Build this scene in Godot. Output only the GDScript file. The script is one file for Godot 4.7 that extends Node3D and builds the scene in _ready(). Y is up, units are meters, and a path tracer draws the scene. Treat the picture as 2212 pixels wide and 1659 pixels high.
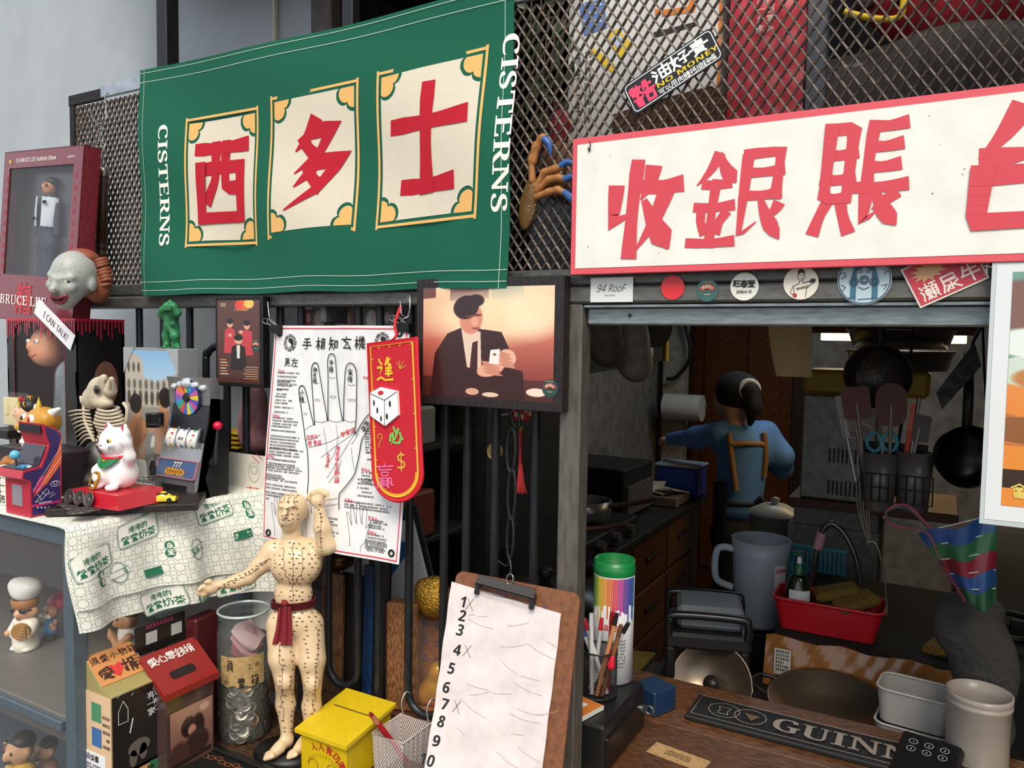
extends Node3D
# A shopfront counter: steel grille,banner,signs,toys on a cabinet,and a kitchen seen through the hatch.

const FOC := 1660.0            # focal length in pixels of the 2212 x 1659 frame
var eye: Transform3D
var R := RandomNumberGenerator.new()
var mats := {}
var texs := {}
var used := {}

# ------------------------------------------------------------------ measuring: where a pixel's sight line meets a plane of the place
func ray(px: float,py: float) -> Vector3:
	return eye.basis * Vector3((px - 1106.0) / FOC,-(py - 829.5) / FOC,-1.0)
func Z(px: float,py: float,z: float) -> Vector3:
	var r := ray(px,py)
	return eye.origin + r * ((z - eye.origin.z) / r.z)
func Y(px: float,py: float,y: float) -> Vector3:
	var r := ray(px,py)
	return eye.origin + r * ((y - eye.origin.y) / r.y)
func X(px: float,py: float,x: float) -> Vector3:
	var r := ray(px,py)
	return eye.origin + r * ((x - eye.origin.x) / r.x)
func D(px: float,py: float,d: float) -> Vector3:
	return eye.origin + ray(px,py) * d

# ------------------------------------------------------------------ mesh pen
class B:
	var st := SurfaceTool.new()
	var T := Transform3D()
	var g := 0
	var n := 0
	var layer := 0
	func _init(t := Transform3D()):
		T = t
		st.begin(Mesh.PRIMITIVE_TRIANGLES)
	func flat() -> void:
		st.set_smooth_group(4294967295)
	func smooth() -> void:
		g += 1
		st.set_smooth_group(g)
	func v(p: Vector3,uv := Vector2.ZERO) -> void:
		st.set_uv(uv)
		st.add_vertex(T * p)
		n += 1
	func tri(a: Vector3,b: Vector3,c: Vector3,ua := Vector2.ZERO,ub := Vector2.ZERO,uc := Vector2.ZERO) -> void:   # anticlockwise from outside
		v(a,ua); v(c,uc); v(b,ub)
	func quad(a: Vector3,b: Vector3,c: Vector3,d: Vector3,u0 := Vector2(0,1),u1 := Vector2(1,0)) -> void:
		tri(a,b,c,Vector2(u0.x,u0.y),Vector2(u1.x,u0.y),Vector2(u1.x,u1.y))
		tri(a,c,d,Vector2(u0.x,u0.y),Vector2(u1.x,u1.y),Vector2(u0.x,u1.y))
	func box(c: Vector3,s: Vector3,bev := .0) -> B:
		flat()
		var h := s / 2.0
		var b := minf(bev,minf(h.x,minf(h.y,h.z)) * .9)
		var fs := [[0,1,2],[1,2,0],[2,0,1]]
		for f in fs:
			for sg in [1.0,-1.0]:
				var w := Vector3.ZERO
				var p := Vector3.ZERO
				var q := Vector3.ZERO
				w[f[0]] = h[f[0]] * sg
				p[f[1]] = h[f[1]] - b
				q[f[2]] = (h[f[2]] - b) * sg
				quad(c + w - p - q,c + w + p - q,c + w + p + q,c + w - p + q)
		if b > .0:
			for f in fs:
				var a: int = f[0]
				var e: int = f[1]
				var i: int = f[2]
				for s1 in [1.0,-1.0]:
					for s2 in [1.0,-1.0]:
						var l := Vector3.ZERO
						l[a] = h[a] - b
						var m := Vector3.ZERO
						m[e] = h[e] * s1
						m[i] = (h[i] - b) * s2
						var k := Vector3.ZERO
						k[e] = (h[e] - b) * s1
						k[i] = h[i] * s2
						if s1 * s2 > 0:
							quad(c - l + m,c + l + m,c + l + k,c - l + k)
						else:
							quad(c - l + k,c + l + k,c + l + m,c - l + m)
			for sx in [1.0,-1.0]:
				for sy in [1.0,-1.0]:
					for sz in [1.0,-1.0]:
						var A := c + Vector3(h.x * sx,(h.y - b) * sy,(h.z - b) * sz)
						var C := c + Vector3((h.x - b) * sx,h.y * sy,(h.z - b) * sz)
						var E := c + Vector3((h.x - b) * sx,(h.y - b) * sy,h.z * sz)
						if sx * sy * sz > 0:
							tri(A,C,E)
						else:
							tri(A,E,C)
		return self
	static func side_of(d: Vector3) -> Vector3:
		return d.cross(Vector3.UP if absf(d.y) < .9 else Vector3.RIGHT).normalized()
	func cyl(a: Vector3,b: Vector3,r0: float,r1 := -1.0,k := 16,cap := true) -> B:
		if r1 < .0:
			r1 = r0
		var d := (b - a).normalized()
		var x := side_of(d)
		var y := d.cross(x)
		smooth()
		for i in k:
			var e0 := x * cos(TAU * i / k) + y * sin(TAU * i / k)
			var e1 := x * cos(TAU * (i + 1) / k) + y * sin(TAU * (i + 1) / k)
			quad(a + e0 * r0,a + e1 * r0,b + e1 * r1,b + e0 * r1,Vector2(float(i) / k,1),Vector2(float(i + 1) / k,0))
		if cap:
			flat()
			for i in k:
				var e0 := x * cos(TAU * i / k) + y * sin(TAU * i / k)
				var e1 := x * cos(TAU * (i + 1) / k) + y * sin(TAU * (i + 1) / k)
				if r0 > .0:
					tri(a,a + e1 * r0,a + e0 * r0)
				if r1 > .0:
					tri(b,b + e0 * r1,b + e1 * r1)
		return self
	func tube(pts: Array,r: Variant,k := 8,closed := false) -> B:     # r: a number or one per point
		var m := pts.size()
		smooth()
		var rings := []
		var x := Vector3.ZERO
		for i in m:
			var pa: Vector3 = pts[(i - 1 + m) % m] if closed or i > 0 else pts[i]
			var pb: Vector3 = pts[(i + 1) % m] if closed or i < m - 1 else pts[i]
			var d := (pb - pa).normalized()
			x = side_of(d) if x == Vector3.ZERO else (x - d * x.dot(d)).normalized()
			var y := d.cross(x)
			var rr: float = r[i] if r is Array or r is PackedFloat32Array else r
			var ring := []
			for j in k:
				ring.append(pts[i] + (x * cos(TAU * j / k) + y * sin(TAU * j / k)) * rr)
			rings.append(ring)
		for i in (m if closed else m - 1):
			var p: Array = rings[i]
			var q: Array = rings[(i + 1) % m]
			var sh := 0
			if closed and i == m - 1:
				var best := 1e9
				for s in k:
					var dd: float = p[0].distance_to(q[s])
					if dd < best:
						best = dd
						sh = s
			for j in k:
				quad(p[j],p[(j + 1) % k],q[(j + 1 + sh) % k],q[(j + sh) % k],Vector2(float(j) / k,float(i) / m),Vector2(float(j + 1) / k,float(i + 1) / m))
		if not closed:
			flat()
			for j in range(1,k - 1):
				tri(rings[0][0],rings[0][j + 1],rings[0][j])
				tri(rings[m - 1][0],rings[m - 1][j],rings[m - 1][j + 1])
		return self
	func lathe(prof: Array,c := Vector3.ZERO,k := 24,bs := Basis(),sharp := []) -> B:     # prof: Vector2(radius,height),upwards on the outside
		smooth()
		for i in prof.size() - 1:
			if i in sharp:
				smooth()
			var a: Vector2 = prof[i]
			var b: Vector2 = prof[i + 1]
			for j in k:
				var t0 := TAU * j / k
				var t1 := TAU * (j + 1) / k
				var e0 := Vector3(cos(t0),0,-sin(t0))
				var e1 := Vector3(cos(t1),0,-sin(t1))
				quad(c + bs * (e0 * a.x + Vector3.UP * a.y),c + bs * (e1 * a.x + Vector3.UP * a.y),c + bs * (e1 * b.x + Vector3.UP * b.y),c + bs * (e0 * b.x + Vector3.UP * b.y),Vector2(float(j) / k,1.0 - float(i) / prof.size()),Vector2(float(j + 1) / k,1.0 - float(i + 1) / prof.size()))
		return self
	func ell(c: Vector3,r: Vector3,k := 14,bs := Basis()) -> B:
		smooth()
		var m := k / 2
		for i in m:
			for j in k:
				var p := func(ii,jj): return c + bs * (Vector3(sin(PI * ii / m) * cos(TAU * jj / k),-cos(PI * ii / m),-sin(PI * ii / m) * sin(TAU * jj / k)) * r)
				quad(p.call(i,j),p.call(i,j + 1),p.call(i + 1,j + 1),p.call(i + 1,j),Vector2(float(j) / k,1.0 - float(i) / m),Vector2(float(j + 1) / k,1.0 - float(i + 1) / m))
		return self
	func prism(poly: PackedVector2Array,t: Transform3D,depth: float,round_sides := false) -> B:     # outline in t's xy plane,thickness along its z,front at z = 0
		if Geometry2D.is_polygon_clockwise(poly):
			poly = poly.duplicate()
			poly.reverse()
		var ix := Geometry2D.triangulate_polygon(poly)
		var lo := poly[0]
		var hi := poly[0]
		for p in poly:
			lo = lo.min(p)
			hi = hi.max(p)
		var s := hi - lo
		var uvf := func(p: Vector2): return Vector2((p.x - lo.x) / s.x,1.0 - (p.y - lo.y) / s.y)
		var f := func(p: Vector2,z: float): return t * Vector3(p.x,p.y,z)
		flat()
		for i in range(0,ix.size(),3):
			var a := poly[ix[i]]
			var b := poly[ix[i + 1]]
			var c := poly[ix[i + 2]]
			if (b - a).cross(c - a) < 0:
				var sw := b
				b = c
				c = sw
			tri(f.call(a,.0),f.call(b,.0),f.call(c,.0),uvf.call(a),uvf.call(b),uvf.call(c))
			if depth > .0:
				tri(f.call(a,-depth),f.call(c,-depth),f.call(b,-depth))
		if depth > .0:
			if round_sides:
				smooth()
			for i in poly.size():
				var a := poly[i]
				var b := poly[(i + 1) % poly.size()]
				quad(f.call(a,-depth),f.call(b,-depth),f.call(b,.0),f.call(a,.0))
		return self
	func sheet(fn: Callable,nu: int,nv: int,th := .0) -> B:     # fn(Vector2 in 0..1,v up) gives points; th closes it behind
		smooth()
		var P := []
		for j in nv + 1:
			var row := []
			for i in nu + 1:
				row.append(fn.call(Vector2(float(i) / nu,float(j) / nv)))
			P.append(row)
		for j in nv:
			for i in nu:
				quad(P[j][i],P[j][i + 1],P[j + 1][i + 1],P[j + 1][i],Vector2(float(i) / nu,1.0 - float(j) / nv),Vector2(float(i + 1) / nu,1.0 - float(j + 1) / nv))
		if th > .0:
			smooth()
			var Q := []
			for j in nv + 1:
				var row := []
				for i in nu + 1:
					var du: Vector3 = P[j][mini(i + 1,nu)] - P[j][maxi(i - 1,0)]
					var dv: Vector3 = P[mini(j + 1,nv)][i] - P[maxi(j - 1,0)][i]
					row.append(P[j][i] - du.cross(dv).normalized() * th)
				Q.append(row)
			for j in nv:
				for i in nu:
					quad(Q[j][i + 1],Q[j][i],Q[j + 1][i],Q[j + 1][i + 1])
			flat()
			for i in nu:
				quad(Q[0][i],Q[0][i + 1],P[0][i + 1],P[0][i])
				quad(P[nv][i],P[nv][i + 1],Q[nv][i + 1],Q[nv][i])
			for j in nv:
				quad(Q[j + 1][0],Q[j][0],P[j][0],P[j + 1][0])
				quad(Q[j][nu],Q[j + 1][nu],P[j + 1][nu],P[j][nu])
		return self
	func ribbon(pts: PackedVector2Array,ws: Array,warp: Callable,cap := true) -> void:
		var m := pts.size()
		if m < 2:
			return
		var L := []
		var Rr := []
		for i in m:
			var a := pts[maxi(i - 1,0)]
			var b := pts[mini(i + 1,m - 1)]
			var d := (b - a).normalized()
			var k := 1.0
			if i > 0 and i < m - 1:
				var d0 := (pts[i] - a).normalized()
				k = 1.0 / maxf(.5,absf(d0.dot(d)))
			var c := pts[i]
			if cap and i == 0:
				c -= d * ws[i] * .5
			if cap and i == m - 1:
				c += d * ws[i] * .5
			var nn: Vector2 = Vector2(-d.y,d.x) * ws[i] * .5 * k
			L.append(warp.call(c + nn))
			Rr.append(warp.call(c - nn))
		layer = (layer + 1) % 16
		var o: Vector3 = warp.call(pts[0])
		var out: Vector3 = (warp.call(pts[0] + Vector2(.0005,0)) - o).cross(warp.call(pts[0] + Vector2(0,.0005)) - o).normalized()
		for i in m - 1:
			var up := out * (3e-5 * layer + maxf(1.4e-5,ws[i] * .0035) * i)     # one coat of paint over the other
			quad(Rr[i] + up,Rr[i + 1] + up,L[i + 1] + up,L[i] + up)
	func mesh() -> ArrayMesh:
		st.generate_normals()
		return st.commit()

# ------------------------------------------------------------------ bodies: tapered bones joined by a smooth minimum,meshed as surface nets
class Body:
	var cell: float
	var k: float
	var bones := []
	func _init(c: float,blend := 2.0):
		cell = c
		k = c * blend
	func bone(a: Vector3,b: Vector3,ra: float,rb := -1.0) -> Body:
		bones.append([a,b,ra,ra if rb < .0 else rb,Vector3.ONE])
		return self
	func ball(c: Vector3,r: Vector3,bs := Basis()) -> Body:
		bones.append([c,bs,r])
		return self
	func into(o: B) -> Array:
		var lo := Vector3(1e9,1e9,1e9)
		var hi := -lo
		var pad := 2.5 * k
		var boxes := []
		for e in bones:
			var a: Vector3
			var b: Vector3
			if e.size() == 5:
				a = e[0].min(e[1]) - Vector3.ONE * (maxf(e[2],e[3]) + pad)
				b = e[0].max(e[1]) + Vector3.ONE * (maxf(e[2],e[3]) + pad)
			else:
				var m: float = maxf(e[2].x,maxf(e[2].y,e[2].z)) + pad
				a = e[0] - Vector3.ONE * m
				b = e[0] + Vector3.ONE * m
			boxes.append([a,b])
			lo = lo.min(a)
			hi = hi.max(b)
		var nx := int((hi.x - lo.x) / cell) + 2
		var ny := int((hi.y - lo.y) / cell) + 2
		var nz := int((hi.z - lo.z) / cell) + 2
		var S := PackedFloat32Array()
		S.resize(nx * ny * nz)
		for q in bones.size():
			var e: Array = bones[q]
			var i0 := ((boxes[q][0] - lo) / cell).floor() as Vector3
			var i1 := ((boxes[q][1] - lo) / cell).ceil() as Vector3
			var capsule := e.size() == 5
			var a: Vector3 = e[0]
			var ab := Vector3.ZERO
			var inv := .0
			var ib := Basis()
			var rr := Vector3.ONE
			if capsule:
				ab = e[1] - a
				inv = 1.0 / maxf(ab.length_squared(),1e-12)
			else:
				ib = e[1].transposed()
				rr = e[2]
			var rm := minf(rr.x,minf(rr.y,rr.z))
			for z in range(maxi(0,int(i0.z)),mini(nz,int(i1.z))):
				for y in range(maxi(0,int(i0.y)),mini(ny,int(i1.y))):
					var row := (z * ny + y) * nx
					for x in range(maxi(0,int(i0.x)),mini(nx,int(i1.x))):
						var p := lo + Vector3(x,y,z) * cell
						var d: float
						if capsule:
							var t := clampf((p - a).dot(ab) * inv,.0,1.0)
							d = (p - a - ab * t).length() - lerpf(e[2],e[3],t)
						else:
							var l := (ib * (p - a)) / rr
							var ln := l.length()
							d = (ln - 1.0) * ((p - a).length() / maxf(ln,1e-6)) if ln > .05 else -rm
						if d < pad:
							S[row + x] += exp(clampf(-d / k,-30.0,12.0))
		var id := PackedInt32Array()
		id.resize(S.size())
		var V := []
		var off := [0,1,nx,nx + 1,nx * ny,nx * ny + 1,nx * ny + nx,nx * ny + nx + 1]
		var co := [Vector3(0,0,0),Vector3(1,0,0),Vector3(0,1,0),Vector3(1,1,0),Vector3(0,0,1),Vector3(1,0,1),Vector3(0,1,1),Vector3(1,1,1)]
		var ed := [[0,1],[2,3],[4,5],[6,7],[0,2],[1,3],[4,6],[5,7],[0,4],[1,5],[2,6],[3,7]]
		var act := []
		for z in nz - 1:
			for y in ny - 1:
				var row := (z * ny + y) * nx
				for x in nx - 1:
					var i := row + x
					var s0 := S[i] >= 1.0
					if s0 == (S[i + 1] >= 1.0) and s0 == (S[i + nx] >= 1.0) and s0 == (S[i + nx + 1] >= 1.0) and s0 == (S[i + off[4]] >= 1.0) and s0 == (S[i + off[5]] >= 1.0) and s0 == (S[i + off[6]] >= 1.0) and s0 == (S[i + off[7]] >= 1.0):
						continue
					var sum := Vector3.ZERO
					var c := 0
					for ee in ed:
						var fa := S[i + off[ee[0]]]
						var fb := S[i + off[ee[1]]]
						if (fa >= 1.0) != (fb >= 1.0):
							var la := log(maxf(fa,1e-6))
							var lb := log(maxf(fb,1e-6))
							sum += (co[ee[0]] as Vector3).lerp(co[ee[1]],clampf(la / (la - lb),.0,1.0))
							c += 1
					V.append(lo + (Vector3(x,y,z) + sum / c) * cell)
					id[i] = V.size()
					act.append(Vector3i(x,y,z))
		o.smooth()
		for c in act:
			var i: int = (c.z * ny + c.y) * nx + c.x
			var s0 := S[i] >= 1.0
			if c.y > 0 and c.z > 0 and s0 != (S[i + 1] >= 1.0):
				face(o,V,id,[i,i - nx,i - nx - nx * ny,i - nx * ny],s0)
			if c.x > 0 and c.z > 0 and s0 != (S[i + nx] >= 1.0):
				face(o,V,id,[i,i - nx * ny,i - nx * ny - 1,i - 1],s0)
			if c.x > 0 and c.y > 0 and s0 != (S[i + nx * ny] >= 1.0):
				face(o,V,id,[i,i - 1,i - 1 - nx,i - nx],s0)
		return V
	func face(o: B,V: Array,id: PackedInt32Array,q: Array,s: bool) -> void:
		for e in q:
			if id[e] == 0:
				return
		var a: Vector3 = V[id[q[0]] - 1]
		var b: Vector3 = V[id[q[1]] - 1]
		var c: Vector3 = V[id[q[2]] - 1]
		var d: Vector3 = V[id[q[3]] - 1]
		if s:
			o.quad(a,b,c,d)
		else:
			o.quad(a,d,c,b)

# ------------------------------------------------------------------ a small painter for printed pictures
class Pic:
	var im: Image
	var w: int
	var h: int
	func _init(ww: int,hh: int,c: Color):
		w = ww
		h = hh
		im = Image.create(w,h,false,Image.FORMAT_RGB8)
		im.fill(c)
	func grad(a: Color,b: Color,y0 := .0,y1 := 1.0) -> Pic:
		for y in range(int(y0 * h),int(y1 * h)):
			im.fill_rect(Rect2i(0,y,w,1),a.lerp(b,(float(y) / h - y0) / (y1 - y0)))
		return self
	func ell(cx: float,cy: float,rx: float,ry: float,c: Color,soft := .1,turn := .0) -> Pic:     # in shares of the width and height
		var X := cx * w
		var Yy := cy * h
		var A := rx * w
		var Bb := ry * h
		var m := maxf(A,Bb) * (1.0 + soft) + 1.0
		for y in range(maxi(0,int(Yy - m)),mini(h,int(Yy + m) + 1)):
			for x in range(maxi(0,int(X - m)),mini(w,int(X + m) + 1)):
				var p := Vector2(x - X,y - Yy).rotated(-turn)
				var r := Vector2(p.x / A,p.y / Bb).length()
				if r < 1.0 + soft:
					im.set_pixel(x,y,im.get_pixel(x,y).lerp(c,c.a * clampf((1.0 + soft - r) / maxf(soft,.02),.0,1.0)))
		return self
	func poly(pts: Array,c: Color) -> Pic:
		var P := PackedVector2Array()
		for p in pts:
			P.append(Vector2(p[0] * w,p[1] * h))
		var lo := P[0]
		var hi := P[0]
		for p in P:
			lo = lo.min(p)
			hi = hi.max(p)
		for y in range(maxi(0,int(lo.y)),mini(h,int(hi.y) + 1)):
			var xs := []
			for i in P.size():
				var a := P[i]
				var b := P[(i + 1) % P.size()]
				if (a.y <= y) != (b.y <= y):
					xs.append(a.x + (y - a.y) / (b.y - a.y) * (b.x - a.x))
			xs.sort()
			for i in range(0,xs.size() - 1,2):
				for x in range(maxi(0,int(xs[i])),mini(w,int(xs[i + 1]) + 1)):
					im.set_pixel(x,y,im.get_pixel(x,y).lerp(c,c.a))
		return self
	func line(a: Array,b: Array,t: float,c: Color) -> Pic:
		var p := Vector2(a[0] * w,a[1] * h)
		var q := Vector2(b[0] * w,b[1] * h)
		var nn := (q - p).normalized().orthogonal() * t * .5 * h
		return poly([[(p + nn).x / w,(p + nn).y / h],[(q + nn).x / w,(q + nn).y / h],[(q - nn).x / w,(q - nn).y / h],[(p - nn).x / w,(p - nn).y / h]],c)
	func blur(n: int) -> Pic:
		for i in n:
			im.resize(w / 2,h / 2,Image.INTERPOLATE_BILINEAR)
			im.resize(w,h,Image.INTERPOLATE_CUBIC)
		return self
	func tex() -> ImageTexture:
		return ImageTexture.create_from_image(im)

# ------------------------------------------------------------------ materials
func noise_tex(name: String,freq: float,lo: float,hi: float,oct := 4,kind := FastNoiseLite.TYPE_SIMPLEX_SMOOTH,mid := .5,size := 512) -> void:
	var nz := FastNoiseLite.new()
	nz.seed = 11 + texs.size()
	nz.frequency = freq
	nz.noise_type = kind
	nz.fractal_octaves = oct
	var gr := Gradient.new()
	gr.offsets = PackedFloat32Array([.0,mid,1.0])
	gr.colors = PackedColorArray([Color(lo,lo,lo),Color((lo + hi) / 2,(lo + hi) / 2,(lo + hi) / 2),Color(hi,hi,hi)])
	var t := NoiseTexture2D.new()
	t.width = size
	t.height = size
	t.seamless = true
	t.noise = nz
	t.color_ramp = gr
	texs[name] = t
func make_textures() -> void:
	noise_tex("grime",.012,.72,1.0,5,FastNoiseLite.TYPE_SIMPLEX_SMOOTH,.35)
	noise_tex("soft",.01,.94,1.0,4)
	noise_tex("fine",.09,.8,1.0,3)
	noise_tex("grain",.025,.3,1.0,5)
	noise_tex("speck",.25,.1,1.0,2)
	noise_tex("rust",.03,.25,1.0,5,FastNoiseLite.TYPE_SIMPLEX_SMOOTH,.5)
	noise_tex("crumple",.012,.0,1.0,4,FastNoiseLite.TYPE_CELLULAR)
	var im := Image.create(32,32,false,Image.FORMAT_RGB8)
	for y in 32:
		for x in 32:
			var t := (x + y) % 8
			var c := .72 + .28 * absf(sin(PI * t / 8.0)) - .06 * ((x / 2 + y / 2) % 2)
			im.set_pixel(x,y,Color(c,c,c))
	texs["twill"] = ImageTexture.create_from_image(im)
	var im2 := Image.create(32,32,false,Image.FORMAT_RGB8)
	for y in 32:
		for x in 32:
			var c := .85 + .15 * (absf(sin(PI * x / 4.0)) if (x / 4 + y / 4) % 2 == 0 else absf(sin(PI * y / 4.0)))
			im2.set_pixel(x,y,Color(c,c,c))
	texs["weave"] = ImageTexture.create_from_image(im2)
func M(col: Variant,rough := .6,metal := .0,tex := "",sc := Vector3(4,4,4),o := {}) -> StandardMaterial3D:
	var key := str(col,rough,metal,tex,sc,o)
	if mats.has(key):
		return mats[key]
	var m := StandardMaterial3D.new()
	m.resource_name = "material_%d" % mats.size()
	m.albedo_color = col if col is Color else Color(col)
	m.roughness = rough
	m.metallic = metal
	if tex:
		m.albedo_texture = texs[tex]
		m.uv1_triplanar = true
		m.uv1_scale = sc
	for e in o:
		if e == "bump":
			m.heightmap_enabled = true
			m.heightmap_texture = texs[o[e][0]]
			m.heightmap_scale = o[e][1]
			m.uv1_triplanar = true
			m.uv1_scale = sc
		elif e == "coat":
			m.clearcoat_enabled = true
			m.clearcoat = o[e]
			m.clearcoat_roughness = .12
		elif e == "sss":
			m.subsurf_scatter_enabled = true
			m.subsurf_scatter_strength = o[e]
		elif e == "rim":
			m.rim_enabled = true
			m.rim = o[e]
		elif e == "back":
			m.backlight_enabled = true
			m.backlight = o[e]
		elif e == "glow":
			m.emission_enabled = true
			m.emission = m.albedo_color
			m.emission_energy_multiplier = o[e]
	mats[key] = m
	return m
func MT(t: Texture2D,rough := .6,o := {}) -> StandardMaterial3D:     # a printed picture laid out by the mesh's own coordinates
	var m := StandardMaterial3D.new()
	m.resource_name = "print_%d" % mats.size()
	m.albedo_texture = t
	m.roughness = rough
	if o.has("coat"):
		m.clearcoat_enabled = true
		m.clearcoat = o.coat
		m.clearcoat_roughness = .1
	if o.has("scale"):
		m.uv1_scale = o.scale
	mats["t%d" % mats.size()] = m
	return m
func GL(a := .06,col := Color(1,1,1),rough := .03) -> StandardMaterial3D:     # a clear pane
	var key := str("glass",a,col,rough)
	if not mats.has(key):
		var m := StandardMaterial3D.new()
		m.resource_name = "clear_pane"
		m.transparency = BaseMaterial3D.TRANSPARENCY_ALPHA
		m.albedo_color = Color(col.r,col.g,col.b,a * .35)
		m.roughness = rough
		m.metallic_specular = .35
		mats[key] = m
	return mats[key]

# ------------------------------------------------------------------ things and parts
func numbered(called: String) -> String:
	used[called] = used.get(called,-1) + 1
	return called if used[called] == 0 else "%s_%03d" % [called,used[called]]
func thing(called: String,label: String,cat: String,at: Transform3D,group := "") -> Node3D:
	var o := Node3D.new()
	o.name = numbered(called)
	add_child(o)
	o.transform = at
	return tag(o,label,cat,group)
func tag(o: Node3D,label: String,cat: String,group := "") -> Node3D:
	if label:
		o.set_meta("label",label)
	if cat:
		o.set_meta("category",cat)
	if group:
		o.set_meta("group",group)
	return o
func part(o: Node3D,called: String,b: B,m: Material,label := "") -> MeshInstance3D:
	var i := MeshInstance3D.new()
	i.mesh = b.mesh()
	i.material_override = m
	i.name = called
	o.add_child(i,true)
	if label:
		i.set_meta("label",label)
	return i
func solo(called: String,label: String,cat: String,b: B,m: Material,at := Transform3D(),group := "") -> MeshInstance3D:
	var i := MeshInstance3D.new()
	i.mesh = b.mesh()
	i.material_override = m
	i.name = numbered(called)
	add_child(i)
	i.transform = at
	tag(i,label,cat,group)
	return i
func struct(called: String,b: B,m: Material) -> MeshInstance3D:
	var i := solo(called,"","",b,m)
	i.set_meta("kind","structure")
	return i
func dup(o: Node3D,at: Transform3D,label := "",group := "") -> Node3D:
	var c: Node3D = o.duplicate()
	c.name = numbered(String(o.name).get_slice("_0",0))
	add_child(c)
	c.transform = at
	tag(c,label,"",group)
	return c
func W(o: Node3D) -> B:     # a pen in world axes for a part of o
	return B.new(o.transform.affine_inverse())
func at(p: Vector3,yaw := .0,pitch := .0,roll := .0) -> Transform3D:
	return Transform3D(Basis.from_euler(Vector3(deg_to_rad(pitch),deg_to_rad(yaw),deg_to_rad(roll))),p)
func frame(o: Vector3,x: Vector3,y: Vector3) -> Transform3D:
	x = x.normalized()
	y = (y - x * y.dot(x)).normalized()
	return Transform3D(Basis(x,y,x.cross(y)),o)
func plane(t: Transform3D,lift := .0004) -> Callable:
	return func(p: Vector2): return t * Vector3(p.x,p.y,lift)
func rrect(w: float,h: float,r: float,k := 5) -> PackedVector2Array:     # rounded rectangle about the origin
	var P := PackedVector2Array()
	for c in [[w / 2 - r,h / 2 - r,.0],[-w / 2 + r,h / 2 - r,90.0],[-w / 2 + r,-h / 2 + r,180.0],[w / 2 - r,-h / 2 + r,270.0]]:
		for i in k + 1:
			var a := deg_to_rad(c[2] + 90.0 * i / k)
			P.append(Vector2(c[0] + cos(a) * r,c[1] + sin(a) * r))
	return P
func disc(r: float,k := 28,ry := -1.0) -> PackedVector2Array:
	var P := PackedVector2Array()
	for i in k:
		P.append(Vector2(cos(TAU * i / k) * r,sin(TAU * i / k) * (r if ry < .0 else ry)))
	return P
func arc3(c: Vector3,x: Vector3,y: Vector3,a0: float,a1: float,k: int) -> Array:
	var P := []
	for i in k + 1:
		var a := deg_to_rad(lerpf(a0,a1,float(i) / k))
		P.append(c + x * cos(a) + y * sin(a))
	return P
func curve(pts: Array,k := 6) -> Array:     # a smooth line through points
	var P := []
	var m := pts.size()
	for i in m - 1:
		var a: Vector3 = pts[maxi(i - 1,0)]
		var d: Vector3 = pts[mini(i + 2,m - 1)]
		for j in k:
			P.append((pts[i] as Vector3).cubic_interpolate(pts[i + 1],a,d,float(j) / k))
	P.append(pts[m - 1])
	return P

# ------------------------------------------------------------------ lettering
# Characters as brush strokes on a 20 x 20 grid (one digit 0..k per coordinate); «@x» puts another character into a box.

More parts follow.
